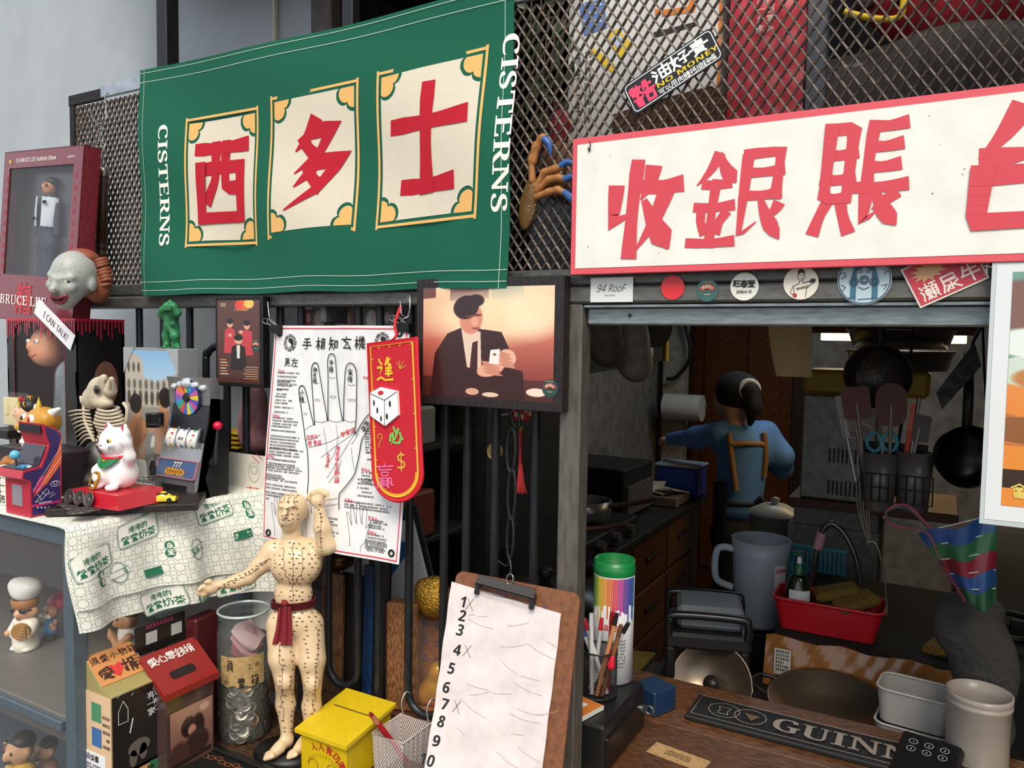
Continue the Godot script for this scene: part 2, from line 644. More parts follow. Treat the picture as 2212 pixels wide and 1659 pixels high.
const GLYPH := {
	"西": "12j2 27i7ij2j27 828a5e c2cbdcgc",
	"多": "b047 83g3c84c 75a8 d84f bajacg1k 9ccf",
	"士": "16j6 a0ai 4igi",
	"收": "242d8b 808k d0a8 c5k5 i5fdak b8fekk",
	"金": "a007 a0k7 57f7 2cic a7ak 4e6h gedh 0kkk",
	"艮": "21g1ga 25g5 2aga 212j9g iccf 9akk",
	"銀": "@金009k @艮a0kk",
	"貝": "40g0ge4e40 45g5 4aga 7e1k deik",
	"長": "505c 50g0 54f4 58f8 0cjc 5c5jah gecg 8cjk",
	"賬": "@貝009k @長90kk",
	"台": "a039 39g8 d4ia 4cgcgk4k4c",
	"口": "33h3hh3h33",
	"日": "41g1gj4j41 4aga",
	"目": "41g1gj4j41 47g7 4dgd",
	"田": "22i2ii2i22 a2ai 2aia",
	"木": "16j6 a0ak a71g a7jg",
	"土": "38h8 a0aj 1jjj",
	"人": "a0a71k a7jk",
	"言": "90b2 04k4 48g8 4bgb 4egegk4k4e",
	"心": "390g 656hciiiie 92c7 h6kd",
	"氵": "42e6 18cc 2kfb",
	"糹": "b047b8 f64cgc acak 5f2j ffij",
	"女": "704bhk e51k 06k6",
	"子": "32h2a8 a8aj6i 0bkb",
	"好": "@女009k @子a0kk",
	"敬": "03a3 3035 7075 2509 27a7aj8i 2b7b7g2g2b e0b8 c5k5 i5fdak b8fekk",
	"警": "@敬00ka @言2bik",
	"告": "6036 44h4 a0aa 0aka 4dhdhk4k4d",
	"由": "24i4ij2j24 a0aj 2bib",
	"油": "@氵006k @由70kk",
	"貴": "42g2g64642 a0a9 09k9 @貝3ahk",
	"可": "02k2 f2fjcj 37b7bd3d37",
	"以": "333f9c 73a8 g1fa7k ebkk",
	"用": "31h1hjfj 312d0k 37h7 3dhd a1aj",
	"肉": "24i4ijgj 242k a06a a5eb aa6g aaeg",
	"骨": "40g0g5 4045 06k6k9 0609 39h9hkfk 393k 3dhd 3ghg",
	"豊": "22i2i82822 8088 c0c8 25i5 0bkb 4dgdgh4h4d 6i7k ehdk 0kkk",
	"體": "@骨008k @豊90kk",
	"扌": "16j6 b0bj6h 1eib",
	"氐": "h142 424hac 49j9 b1dcijkg 8kfk",
	"抵": "@扌008k @氐90kk",
	"戔": "13i2 91e9k9 h54a 1ckb 9achkj ie3k",
	"錢": "@金008k @戔90kk",
	"馬": "313b 31h1 36h6 a1ab 3bibijfj 2e1j 6e7i aebi edfh",
	"嗎": "@口037h @馬80kk",
	"手": "f152 37h7 1cjc a2aj6i",
	"相": "@木009k @目b1kj",
	"矢": "6028 45i5 0bkb a5ab1k adjk",
	"知": "@矢00bk @口c4kj",
	"玄": "a0b3 04k4 b456da e94iji fdkk",
	"幾": "4016a6 9319b9 f0c6j6 i3c9k9 0ckc 6c2k 5fch a0cekkkh hecj",
	"機": "@木007k @幾80kk",
	"男": "@田30hb 2djdhkdj aa9g1k",
	"左": "05k5 904e0k 7bjb dbdk 6kkk",
	"夆": "c087 a2g288 b4j9 9bib 9ehe 8hjh dadj",
	"逢": "3165 0878783f 0j5hakkk @夆60kh",
	"必": "382e 677gahghhe 81b6 h7kd f2ac2j",
	"贏": "a0b2 02k2 3235i5 67e7ea6a67 1c5c5k3j 1c0k 1f5f 1h5h 7cdcdi7i7c 7ede 7gdg 8i6k ciek fciciiki fcek gfhh",
	"中": "25i5ic2c25 a0ak",
	"旨": "g244 4048h8h6 4ahahk4k4a 4fhf",
	"指": "@扌008k @旨90kk",
	"無": "5026 44j4 09k9 0eke 646e a4ae e4ee i4ie 2g0k 7g8k dgek hgkk",
	"名": "a038 73g3b90e 65a9 7bhbhk7k7b",
	"小": "a0aj7h 571e f7kd",
	"食": "a007 a0k7 96b8 59f9fe5e 595kai 5cfc hfdh 9ekk",
	"母": "413ghg h1gkek 41h1 08k8 93b6 9bbe",
	"拇": "@扌008k @母90kk",
	"感": "23k3 232a0d 46b6 58b8bc5c58 d0f9kcka j6bd g0i2 3f1j 7f8kfkgh aech hekj",
	"青": "25i5 13j3 36h6 09k9 a0a9 4bhbhkfk 4b4k 4ehe 4hhh",
	"情": "a0ak 4547 @青70kk",
	"泉": "a083 43h3hb4b43 47h7 abak8j 1d8d0k idcg bdkk",
	"線": "@糹008k @泉90kk",
	"智": "@知00ka @日3bhk",
	"慧": "0292 0595 0898 5059 b2k2 b5k5 b8k8 f0f9 3ahahf 3dhd 3fhf 3g1k 7g8kfkgi ahci hgkj",
	"昏": "g142 414a99 46j6 a2eaka 5chchk5k5c 5ghg",
	"婚": "@女008k @昏90kk",
	"因": "21i1ik2k21 48g8 a4a95g a9fg",
	"姻": "@女008k @因90kk",
	"太": "06k6 a09a1k aakk 8gbj",
	"昜": "40g0g74740 44g4 0aka 5b1h 4ehehkfk 9e3k de8k",
	"陽": "202k 20e097 97gcgfbg @昜80kk",
	"事": "02k2 54g4g75754 a0ak7j 39i9ih 0dkd 3ghg",
	"業": "7075 c0c5 3264 i2f4 06k6 6779 e7d9 2aia 4dhd 0gkg aaak ag1k agjk",
	"生": "5018 45i5 3cic a0aj 0jkj",
	"命": "a007 a0k7 57f7 2a8a8h2h2a cajajhhh cack",
	"才": "05k5 d0dj9h d51f",
	"財": "@貝008k @才90kk",
	"富": "a0b2 1613j3j6 57f7 69e9ec6c69 4ehehk4k4e aeak 4hhh",
	"束": "04k4 38h8he3e38 a0ak ae1k aejk",
	"頁": "01k1 a195 35h5hg3g35 39h9 3dhd 7g2k dgik",
	"瀨": "@氵004k @束50ck @頁d0kk",
	"尿": "31i1i737 313c0k bbbk9j 5d9d4k jbde bdkk",
	"牛": "5029 45i5 0bkb b0bk",
	"丸": "80850k 16e6ejkjkg 3a8e",
	"巷": "23i3 6067 e0e7 07k7 780d d8kd 6bebef6f 6b6kgkgh",
	"港": "@氵006k @巷60kk",
	"的": "5034 14949j1j14 1b9b e0b7 d4k4kihk ebgd",
	"夗": "6019 55950j 386c b3i3icfc b3bjkjkf",
	"央": "25i5ic 252c 0ckc a0ac1k ackk",
	"鳥": "b083 53g3g9 535c 56g6 59g9 5ckc 5fkfkkhj 3g1k 7h8k bhck fhgj",
	"鴛": "@夗00k8 @鳥29ik",
	"鴦": "@央00k8 @鳥29ik",
	"乃": "12g2d9k9hkej 616c0k",
	"奶": "@女008k @乃90kk",
	"茶": "03k3 6066 e0e6 a50c a5kc 3ehe abak 9f3k bfhk",
	"菠": "03k3 6066 e0e6 385a 193c 2k5e 8aja 8a7k d7df 9eieak bgkk",
	"蘿": "03k3 6066 e0e6 37i7ib3b37 878b d7db 4c0g7g 4g4k ac8g 9e9k 9eke 9hjh 9kkk eeek",
	"魚": "8037 64f4b8 38h8hg3g38 3chc a8ag 2h0k 7h8k chdk hhkk",
	"蛋": "22i2g5 a2a9 a5g5 552838ka 5bfbff5f5b aaaj 1jhj fhki",
	"愛": "h143 4456 9395 h3e6 1916j6j9 4a2d 7a8dgdgb a9cb hakd 8d2i 7ffe3k 6gjk",
	"零": "31h1 1714j4j7 a1a9 4677 4969 d6h6 d9h9 aa1f aajf 7fdf 4hfhck",
	"肙": "41g1g74741 4ahahkfk 4a4k 4dhd 4ghg",
	"捐": "@扌008k @肙90kk",
	"身": "a083 83d3dkbj 838d 86d6 89d9 6ddd 7d5k",
	"謝": "@言007k 92h2 @身60dk e6k6 i0ijgi e9gc",
	"員": "50f0f45450 47g7gg4g47 4aga 4dgd 7g2k dgik",
	"工": "23i3 a3ai 0iki",
	"の": "b49b5h2f1b4693f4i9hecj",
	"費": "31h1h42427i7ha 707a c0ca @貝3bhk",
	"箱": "3016 2393 d0b5 c3k3 g3h6 @相07kk",
	"旺": "@日008i 92k2 9aja 8iki e2ei",
	"春": "23i3 36h6 0aka a0a70g c9kg 5cfcfk5k5c 5gfg",
	"豐": "1117j7j1 a0a7 3262 3565 d2g2 d5g5 0aka 5cfcfg5g5c 5h7j fhdj 0kkk",
	"鐵": "@金008k @戔90kk",
	"板": "@木008k 91k1 918f6k 97i7ck b9kk",
	"吐": "@口037h @土80kk",
	"司": "22i2ijgi 37e7 3bebeh3h3b",
	"功": "@工009j b4k4jjhi f0f89k",
	"德": "6024 7409 4a4k 82k2 e0e5 95j5j99995 c5c9 g5g9 8bkb 8e7i bebjhjhg dedg jdki",
	"有": "04k4 a03b0e 676k 67g7gjej 6bgb 6ege",
	"龍": "5052 1393 3546 7556 0797 1a8a8k6k 1a1k 1d8d 1g8g c0c5j5 c2j2 c8j8jbcb cbckkkkg ceje chjh",
	"飲": "@食008k d0b6 c4k4i7 f6ea9k ebkk",
	"品": "60e0e76760 1a8a8h1h1a cajajhchca",
	"會": "a006 a0k6 66e6 38h8he3e38 8a9c cabc a8ae 4fgfgk4k4f 4hgh",
	"成": "23k3 232a0k 28a8afaf d0f9kkkg j6bj g0i2",
	"百": "01k1 a185 36h6hk3k36 3dhd",
	"兵": "e033 333c 38h8 d8dc 0dkd 6e2k eeik",
	"家": "a0b2 1613j3j6 37h7 c74d a93f cd5j 89ckak d8kh b9ff",
	"一": "0aka",
	"八": "831j c3kj",
	"夕": "a039 73g3c91j 66ba",
	"間": "1020 1k1090 9097 1393 1797 b0b7 b0kk b3k3 b7k7 6adadi6i6a 6ede",
	"千": "g052 0aka a2ak",
	"萬": "03k3 5056 f0f6 37h7hc3c37 39h9 1e1k 1ejejkhk acag 6jef",
	"両": "01k1 1k1cjcjk a1ag 6c6g6g eceg",
	"大": "06k6 a0a91k a9jk",
	"浪": "@氵006k @艮70kk",
	"物": "@牛009k c0a6 b4k4jkgj f49c j48k",
	"絲": "@糹009k @糹b0kk",
	"康": "a0b2 02k2",
	"王": "33h3 4aga 1hjh a3ah",
	"上": "a0ai aaha 1iji",
	"味": "@口037h @木80kk",
	"良": "90b2 42f2fb4b42 47f7 424kah hdcg 9bkk",
	"嘜": "@口037h @春80kk",
}

func strokes(c: String,x0: float,y0: float,x1: float,y1: float,out: Array) -> void:
	for t in String(GLYPH[c]).split(" "):
		if t[0] == "@":
			var q := []
			for i in 4:
				q.append(float("0123456789abcdefghijk".find(t[2 + i])) / 20.0)
			strokes(t[1],lerpf(x0,x1,q[0]),lerpf(y0,y1,q[1]),lerpf(x0,x1,q[2]),lerpf(y0,y1,q[3]),out)
		else:
			var P := PackedVector2Array()
			for i in range(0,t.length(),2):
				P.append(Vector2(lerpf(x0,x1,"0123456789abcdefghijk".find(t[i]) / 20.0),lerpf(y0,y1,"0123456789abcdefghijk".find(t[i + 1]) / 20.0)))
			out.append(P)
func ink(b: B,s: String,x: float,y: float,h: float,warp: Callable,o := {}) -> float:     # lays a line of characters; returns the pen's x
	var w: float = o.get("w",.09) * h
	var brush: bool = o.get("brush",false)
	var sx: float = o.get("sx",1.0)
	var sl: float = o.get("slant",.0)
	var cx := x
	var cy := y
	for c in s:
		if c == " ":
			cx += h * .5
			continue
		if not GLYPH.has(c):
			cx = latin(b,c,cx,cy,h * .75,warp,o) + h * .1
			continue
		var S := []
		strokes(c,0,0,1,1,S)
		w = o.get("w",.09) * h * minf(1.0,pow(9.0 / S.size(),.35))
		for P: PackedVector2Array in S:
			var Q := PackedVector2Array()
			for p in P:
				Q.append(Vector2(cx + (p.x + (1.0 - p.y) * sl) * h * sx,cy + (1.0 - p.y) * h))
			if not brush:
				var ws := []
				for p in Q:
					ws.append(w)
				b.flat()
				b.ribbon(Q,ws,warp)
			else:
				# resample and give the stroke a brush's swell: taper left-falling and dot strokes,press the ends of level and upright ones
				var L := .0
				for i in Q.size() - 1:
					L += Q[i].distance_to(Q[i + 1])
				var N := maxi(4,int(L / h * 12))
				var RS := PackedVector2Array()
				var ws := []
				var d := Q[Q.size() - 1] - Q[Q.size() - 2]
				var falls := d.x < -.15 * h and d.y < -.1 * h
				var sweeps := d.x > .18 * h and d.y < -.14 * h
				var rises := d.x > .08 * h and d.y > .04 * h
				for i in N + 1:
					var u := float(i) / N
					var l := u * L
					var k := 0
					while k < Q.size() - 2 and l > Q[k].distance_to(Q[k + 1]):
						l -= Q[k].distance_to(Q[k + 1])
						k += 1
					var f := clampf(l / maxf(Q[k].distance_to(Q[k + 1]),1e-6),.0,1.0)
					var p := Q[k].lerp(Q[k + 1],f)
					if Q.size() == 2:
						var nn := (Q[1] - Q[0]).orthogonal().normalized()
						p += nn * sin(PI * u) * h * (.03 if sweeps else -.03 if falls else .012)
					RS.append(p)
					var ww := .85 + .35 * pow(1.0 - u,3.0) * minf(1.0,u * 10.0 + .5) + .35 * pow(u,4.0)
					if falls or rises:
						ww = lerpf(1.25,.12,pow(u,1.6))
					elif sweeps:
						ww = lerpf(.45,1.7,minf(1.0,u / .75)) if u < .75 else lerpf(1.7,.15,(u - .75) / .25)
					ws.append(w * ww)
				b.flat()
				b.ribbon(RS,ws,warp,not (falls or sweeps or rises))
		cx += h * sx * o.get("adv",1.12)
	return cx
func column(b: B,s: String,x: float,y: float,h: float,warp: Callable,o := {}) -> void:     # top to bottom
	for i in s.length():
		ink(b,s[i],x,y - (i + 1) * h * o.get("adv",1.1),h,warp,o)
func latin(b: B,s: String,x: float,y: float,h: float,warp: Callable,o := {}) -> float:     # h is the height of a capital
	var t := TextMesh.new()
	var f := SystemFont.new()
	f.font_names = PackedStringArray([o.get("font","Droid Sans")])
	f.font_weight = 700 if o.get("bold",false) else 400
	t.font = f
	t.text = s
	t.font_size = 64
	t.pixel_size = 1.0 / 64
	t.depth = .0
	t.curve_step = o.get("step",3.0)
	var k := h / .72
	var sx: float = k * o.get("sx",1.0)
	var sl: float = o.get("slant",.0)
	var A := t.get_mesh_arrays()
	if A.is_empty() or A[0] == null or A[0].is_empty():
		return x + h * .4
	var V: PackedVector3Array = A[Mesh.ARRAY_VERTEX]
	var ix: PackedInt32Array = A[Mesh.ARRAY_INDEX] if A[Mesh.ARRAY_INDEX] != null else PackedInt32Array(range(V.size()))
	t.text = "H"
	var base := t.get_aabb().position.y
	t.text = s
	var bb := t.get_aabb()
	var x0 := bb.position.x
	if o.get("center",false):
		x -= bb.size.x * sx / 2.0
	b.flat()
	for i in range(0,ix.size(),3):
		var q := []
		for j in 3:
			var p := V[ix[i + j]]
			q.append(Vector2(x + (p.x - x0) * sx + (p.y - base) * k * sl,y + (p.y - base) * k))
		if ((q[1] - q[0]) as Vector2).cross(q[2] - q[0]) < 0:
			b.tri(warp.call(q[0]),warp.call(q[2]),warp.call(q[1]))
		else:
			b.tri(warp.call(q[0]),warp.call(q[1]),warp.call(q[2]))
	return x + (bb.size.x + .06) * sx
func ring(b: B,c: Vector2,r: Vector2,w: float,warp: Callable,k := 28,a0 := .0,a1 := 360.0) -> void:
	var P := PackedVector2Array()
	var ws := []
	for i in k + 1:
		var a := deg_to_rad(lerpf(a0,a1,float(i) / k))
		P.append(c + Vector2(cos(a) * r.x,sin(a) * r.y))
		ws.append(w)
	b.flat()
	b.ribbon(P,ws,warp,false)
func line(b: B,pts: Array,w: float,warp: Callable) -> void:
	var P := PackedVector2Array(pts)
	var ws := []
	for p in P:
		ws.append(w)
	b.flat()
	b.ribbon(P,ws,warp)
func fill(b: B,poly: PackedVector2Array,warp: Callable) -> void:
	if Geometry2D.is_polygon_clockwise(poly):
		poly = poly.duplicate()
		poly.reverse()
	var ix := Geometry2D.triangulate_polygon(poly)
	b.flat()
	for i in range(0,ix.size(),3):
		var a := poly[ix[i]]
		var c := poly[ix[i + 1]]
		var e := poly[ix[i + 2]]
		if (c - a).cross(e - a) < 0:
			b.tri(warp.call(a),warp.call(e),warp.call(c))
		else:
			b.tri(warp.call(a),warp.call(c),warp.call(e))
func rect(b: B,x0: float,y0: float,x1: float,y1: float,warp: Callable) -> void:
	b.flat()
	b.quad(warp.call(Vector2(x0,y0)),warp.call(Vector2(x1,y0)),warp.call(Vector2(x1,y1)),warp.call(Vector2(x0,y1)))
func dashes(b: B,x0: float,x1: float,y: float,h: float,warp: Callable) -> void:     # a line of print too small to read
	var x := x0
	while x < x1 - h * .5:
		var w := h * R.randf_range(.6,.9)
		if R.randf() < .93:
			rect(b,x,y,x + w,y + h * .22,warp)
			rect(b,x + w * .1,y + h * .4,x + w * .95,y + h * .58,warp)
			rect(b,x,y + h * .78,x + w * .9,y + h,warp)
			rect(b,x + w * R.randf_range(.2,.6),y,x + w * .75,y + h,warp)
		x += h

func pl(t: Transform3D,px: float,py: float) -> Vector2:     # where a sight line meets the sheet t,in the sheet's own metres
	var r := ray(px,py)
	var k := t.basis.z.dot(t.origin - eye.origin) / t.basis.z.dot(r)
	var p := t.affine_inverse() * (eye.origin + r * k)
	return Vector2(p.x,p.y)
func pls(t: Transform3D,pts: Array) -> PackedVector2Array:
	var P := PackedVector2Array()
	for q in pts:
		P.append(pl(t,q[0],q[1]))
	return P
func zm(ox: float,oy: float,k: float,pts: Array) -> Array:     # points read off an enlarged detail
	var P := []
	for q in pts:
		P.append([ox + q[0] / k,oy + q[1] / k])
	return P
func smooth2(P: PackedVector2Array,k := 4) -> PackedVector2Array:
	var Q := PackedVector2Array()
	for i in P.size() - 1:
		for j in k:
			Q.append(P[i].cubic_interpolate(P[i + 1],P[maxi(i - 1,0)],P[mini(i + 2,P.size() - 1)],float(j) / k))
	Q.append(P[P.size() - 1])
	return Q

func v3(x: float,y: float,z: float) -> Vector3:
	return Vector3(x,y,z)
func v2(x: float,y: float) -> Vector2:
	return Vector2(x,y)
func pva(a: Array) -> PackedVector2Array:
	return PackedVector2Array(a)
# ------------------------------------------------------------------ the scene
func _ready():
	var cam:=Camera3D.new()
	cam.name="camera"
	add_child(cam)
	cam.keep_aspect=Camera3D.KEEP_HEIGHT
	cam.fov=rad_to_deg(2.0*atan(829.5/FOC))
	cam.near=.02
	cam.transform=Transform3D(Basis(Vector3.UP,deg_to_rad(29.3))*Basis(Vector3.RIGHT,deg_to_rad(-3.4))*Basis(Vector3.BACK,deg_to_rad(.87)),v3(0,1.6,.92))
	eye=cam.transform
	R.seed=7
	var sm:=ProceduralSkyMaterial.new()
	sm.sky_top_color=Color(.80,.86,.93)
	sm.sky_horizon_color=Color(.93,.95,.97)
	sm.ground_horizon_color=Color(.62,.60,.58)
	sm.ground_bottom_color=Color(.42,.40,.38)
	sm.sky_energy_multiplier=1.0
	var sky:=Sky.new()
	sky.sky_material=sm
	var e:=Environment.new()
	e.background_mode=Environment.BG_SKY
	e.sky=sky
	e.background_energy_multiplier=1.0
	e.tonemap_mode=Environment.TONE_MAPPER_LINEAR
	e.tonemap_exposure=1.36
	e.sdfgi_enabled=true
	e.ssao_enabled=true
	e.ssil_enabled=true
	var we:=WorldEnvironment.new()
	we.name="world_environment"
	we.environment=e
	add_child(we)
	var sun:=DirectionalLight3D.new()
	sun.name="veiled_sun"
	sun.light_energy=.75
	sun.light_color=Color(1.0,.97,.92)
	sun.light_angular_distance=30.0
	sun.shadow_enabled=true
	sun.rotation_degrees=v3(-48,28,0)
	add_child(sun)
	lamp_light("ceiling_lamp_light",v3(.12,2.0,-2.3),v2(.5,.3),.3,Color(1.0,.88,.7))
	lamp_light("back_lamp_light",v3(-.35,2.38,-2.6),v2(1.0,.2),.55,Color(.85,.93,1.0))
	make_textures()
	shell()
	steelwork()
	banner()
	sign_board()
	behind_mesh()
	stickers()
	hangings()
	cabinet()
	cabinet_top()
	ledge()
	behind_bars()
	counter()
	kitchen()
	sink_side()

func lamp_light(called: String,p: Vector3,s: Vector2,energy: float,c: Color) -> void:
	var l:=AreaLight3D.new()
	l.name=called
	l.area_size=s
	l.light_energy=energy
	l.light_color=c
	l.area_range=8.0
	l.shadow_enabled=true
	l.position=p
	l.rotation_degrees=v3(-90,0,0)
	add_child(l)

# ------------------------------------------------------------------ the room and the street side
func shell() -> void:
	var b:=B.new()
	b.box(v3(-.4,-.06,-.4),v3(6.4,.12,7.4))
	struct("floor",b,M("#6d6862",.8,.0,"grime",v3(2,2,2)))
	b=B.new()
	b.box(v3(-2.13,1.35,-.23),v3(2.1,2.7,.06))
	struct("wall_left",b,M("#a9b0b4",.45,.0,"soft",v3(1.3,1.3,1.3),{"bump": ["fine",.02]}))
	b=B.new()
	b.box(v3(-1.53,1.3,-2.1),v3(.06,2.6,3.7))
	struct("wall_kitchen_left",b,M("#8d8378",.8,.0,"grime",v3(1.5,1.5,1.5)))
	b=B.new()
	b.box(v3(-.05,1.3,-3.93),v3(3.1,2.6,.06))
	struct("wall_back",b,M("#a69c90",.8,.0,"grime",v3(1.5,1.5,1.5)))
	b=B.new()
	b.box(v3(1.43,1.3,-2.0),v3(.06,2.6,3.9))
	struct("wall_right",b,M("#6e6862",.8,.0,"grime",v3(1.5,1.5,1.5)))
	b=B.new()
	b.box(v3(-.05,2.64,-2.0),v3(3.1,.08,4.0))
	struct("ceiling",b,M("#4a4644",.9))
	b=B.new()
	b.box(v3(.95,1.3,-.03),v3(1.0,2.6,.06))
	struct("wall_front",b,M("#8a8886",.7,.0,"grime"))
	b=B.new()
	b.box(v3(-.5,2.45,-.03),v3(1.95,.3,.06))
	struct("wall_above_screen",b,M("#57514d",.8,.0,"grime"))
	var w:=0
	for q in [[600.0,.007,"#c9c7ae"],[1.0,.0,""]]:
		if q[2]:
			b=B.new()
			var x:=Z(q[0],40,-.2).x
			b.box(v3(x,1.9,-.194),v3(q[1],1.5,.012),.002)
			struct("trim_1",b,M(q[2],.5))
	b=B.new()
	b.box(v3(Z(705,30,-.21).x,1.9,-.21),v3(.05,1.6,.03),.003)
	struct("trim_2",b,M("#6b625c",.7,.0,"grime"))

# ------------------------------------------------------------------ steel frame,bars and expanded metal
func steelwork() -> void:
	var steel:=M("#77756f",.42,.35,"grime",v3(6,14,6))
	var dark:=M("#2b2c2d",.45,.5,"grime",v3(6,6,6))
	var f:=thing("window_frame","dark steel window frame: long beam, posts and roller channel round the kitchen hatch","window frame",at(v3(-.42,1.002,0)))
	var b:=W(f)
	b.box(v3(-.59,1.6565,-.005),v3(2.08,.0215,.04),.003)
	part(f,"beam",b,steel)
	b=W(f)
	b.box(v3(-.59,1.6795,-.008),v3(2.08,.0225,.04),.003)
	part(f,"beam",b,M("#63635f",.42,.35,"grime",v3(6,14,6)))
	b=W(f)
	b.box(v3(-.14,1.630,-.013),v3(.53,.022,.03),.002)
	b.box(v3(-.14,1.6425,-.005),v3(.53,.003,.035))
	part(f,"roller_channel",b,M("#9aa5a6",.4,.4,"grime",v3(4,30,4)),"paler galvanised channel")
	b=W(f)
	b.box(v3(-.4215,1.3235,.0),v3(.030,.643,.03),.002)
	part(f,"post",b,M("#78726b",.42,.4,"grime",v3(14,3,14)))
	b=W(f)
	b.box(v3(.11,1.3235,.0),v3(.03,.643,.03),.002)
	part(f,"post",b,steel)
	b=W(f)
	b.box(v3(-1.258,2.15,-.02),v3(.028,.92,.028),.002)
	part(f,"post",b,M("#1f1f20",.5,.3,"grime",v3(10,4,10)),"black upper post rising past the banner")
	b=W(f)
	b.box(v3(Z(758,20,-.03).x,2.3,-.03),v3(.022,.6,.02),.002)
	part(f,"post",b,M("#1f1f20",.5,.3))
	b=W(f)
	for px in [1360.0,1705.0,1395.0]:
		var p:=Z(px,681 if px==1360.0 else 655,.004)
		b.cyl(p,p+v3(0,0,.002),.0022,.0018,10)
	part(f,"screw",b,dark)
	var s:=thing("mesh_screen","rusty expanded metal screen with diamond holes above the long beam","metal screen",at(v3(-.7,1.69,0)))
	b=W(s)
	b.box(v3(-1.517,1.869,.002),v3(.014,.353,.006),.001)
	b.box(v3(-1.47,2.053,.002),v3(.11,.02,.008),.001)
	part(s,"edge_strip",b,M("#3a3735",.7,.3,"rust",v3(9,9,9)))
	b=W(s)
	b.box(v3(-.49,2.056,.003),v3(1.86,.022,.008),.001)
	part(s,"top_rail",b,M("#b3bac2",.35,.4,"grime"),"pale bare top rail")
	b=W(s)
	b.flat()
	var cw:=.0142
	var ch:=.0205
	var x0:=-1.51
	var y0:=1.692
	var nx:=int(1.94/cw)
	var ny:=int(.356/ch)
	for j in ny*2:
		for i in nx*2:
			var up:=(i+j) % 2==0
			var xa:=x0+i*cw/2
			var ya:=y0+j*ch/2
			if xa>-1.24 and xa<-.56 and ya>1.70:
				if xa>-1.2 and xa<-.62:
					continue
			var p:=v3(xa,ya if up else ya+ch/2,.0)
			var q:=v3(xa+cw/2,ya+ch/2 if up else ya,.0)
			var d:=(q-p).normalized()
			var n:=v3(-d.y,d.x,0)*.00105
			var zf:=v3(0,0,.0012)
			var tw:=v3(0,0,.0007)*(1.0 if up else -1.0)
			b.quad(p-n+zf-tw,q-n+zf-tw,q+n+zf+tw,p+n+zf+tw)
			b.quad(p+n+zf+tw,q+n+zf+tw,q+n-zf+tw,p+n-zf+tw)
			b.quad(p-n-zf-tw,q-n-zf-tw,q-n+zf-tw,p-n+zf-tw)
	var me:=part(s,"expanded_mesh",b,M("#86786e",.55,.5,"rust",v3(3,3,3)))
	me.set_meta("kind","stuff")
	b=W(s)
	b.smooth()
	for i in 2600:
		var p:=v3(-1.505+absf(R.randfn(.0,.045))*.9,R.randf_range(1.70,2.04),.003)
		if p.x>-1.3:
			continue
		var q:=p+v3(R.randf_range(-1,1),R.randf_range(-1,1),R.randf_range(-.3,.7))*.006
		var n:=v3(.0005,.0005,0)
		b.tri(p-n,q,p+n)
	part(s,"dust_fluff",b,M("#6b5b50",1.0)).set_meta("kind","stuff")
	var g:=thing("window_grille","black round steel bars ending in long U loops below the beam","window grille",at(v3(-.75,1.2,-.012)))
	var rod:=M("#333638",.38,.5,"grime",v3(9,3,9))
	var zz:=-.012
	for q in [[[709.0,1300.0],[773.0,1300.0],1480.0],[[883.0,1300.0],[958.0,1300.0],1545.0]]:
		var xa:=Z(q[0][0],q[0][1],zz).x
		var xb:=Z(q[1][0],q[1][1],zz).x
		var yb:=Z((q[0][0]+q[1][0])/2,q[2],zz).y
		var r:=(xb-xa)/2
		var pts:=[v3(xa,1.6455,zz)]
		for i in 13:
			var a:=PI+PI*i/12
			pts.append(v3((xa+xb)/2+cos(a)*r,yb+r+sin(a)*r,zz))
		pts.append(v3(xb,1.6455,zz))
		var bb:=W(g)
		bb.tube(pts,.0064,12)
		part(g,"looped_bar",bb,rod)
	for px in [301.0,353.0,410.0,491.0,532.0,606.0,651.0,820.0,1010.0,1072.0,1158.0]:
		var x:=Z(px,690 if px<480 else 900,zz).x
		var bb:=W(g)
		bb.cyl(v3(x,1.02 if px>800 else .97,zz),v3(x,1.6455,zz),.0064,-1.0,12)
		part(g,"bar",bb,rod)
	var bb:=W(g)
	var p0:=Z(445,800,-.03)
	bb.tube(curve([p0+v3(0,-.3,0),p0,Z(449,765,-.03),Z(462,750,-.03),Z(478,746,-.03)]),.0066,10)
	part(g,"bent_bar",bb,rod)

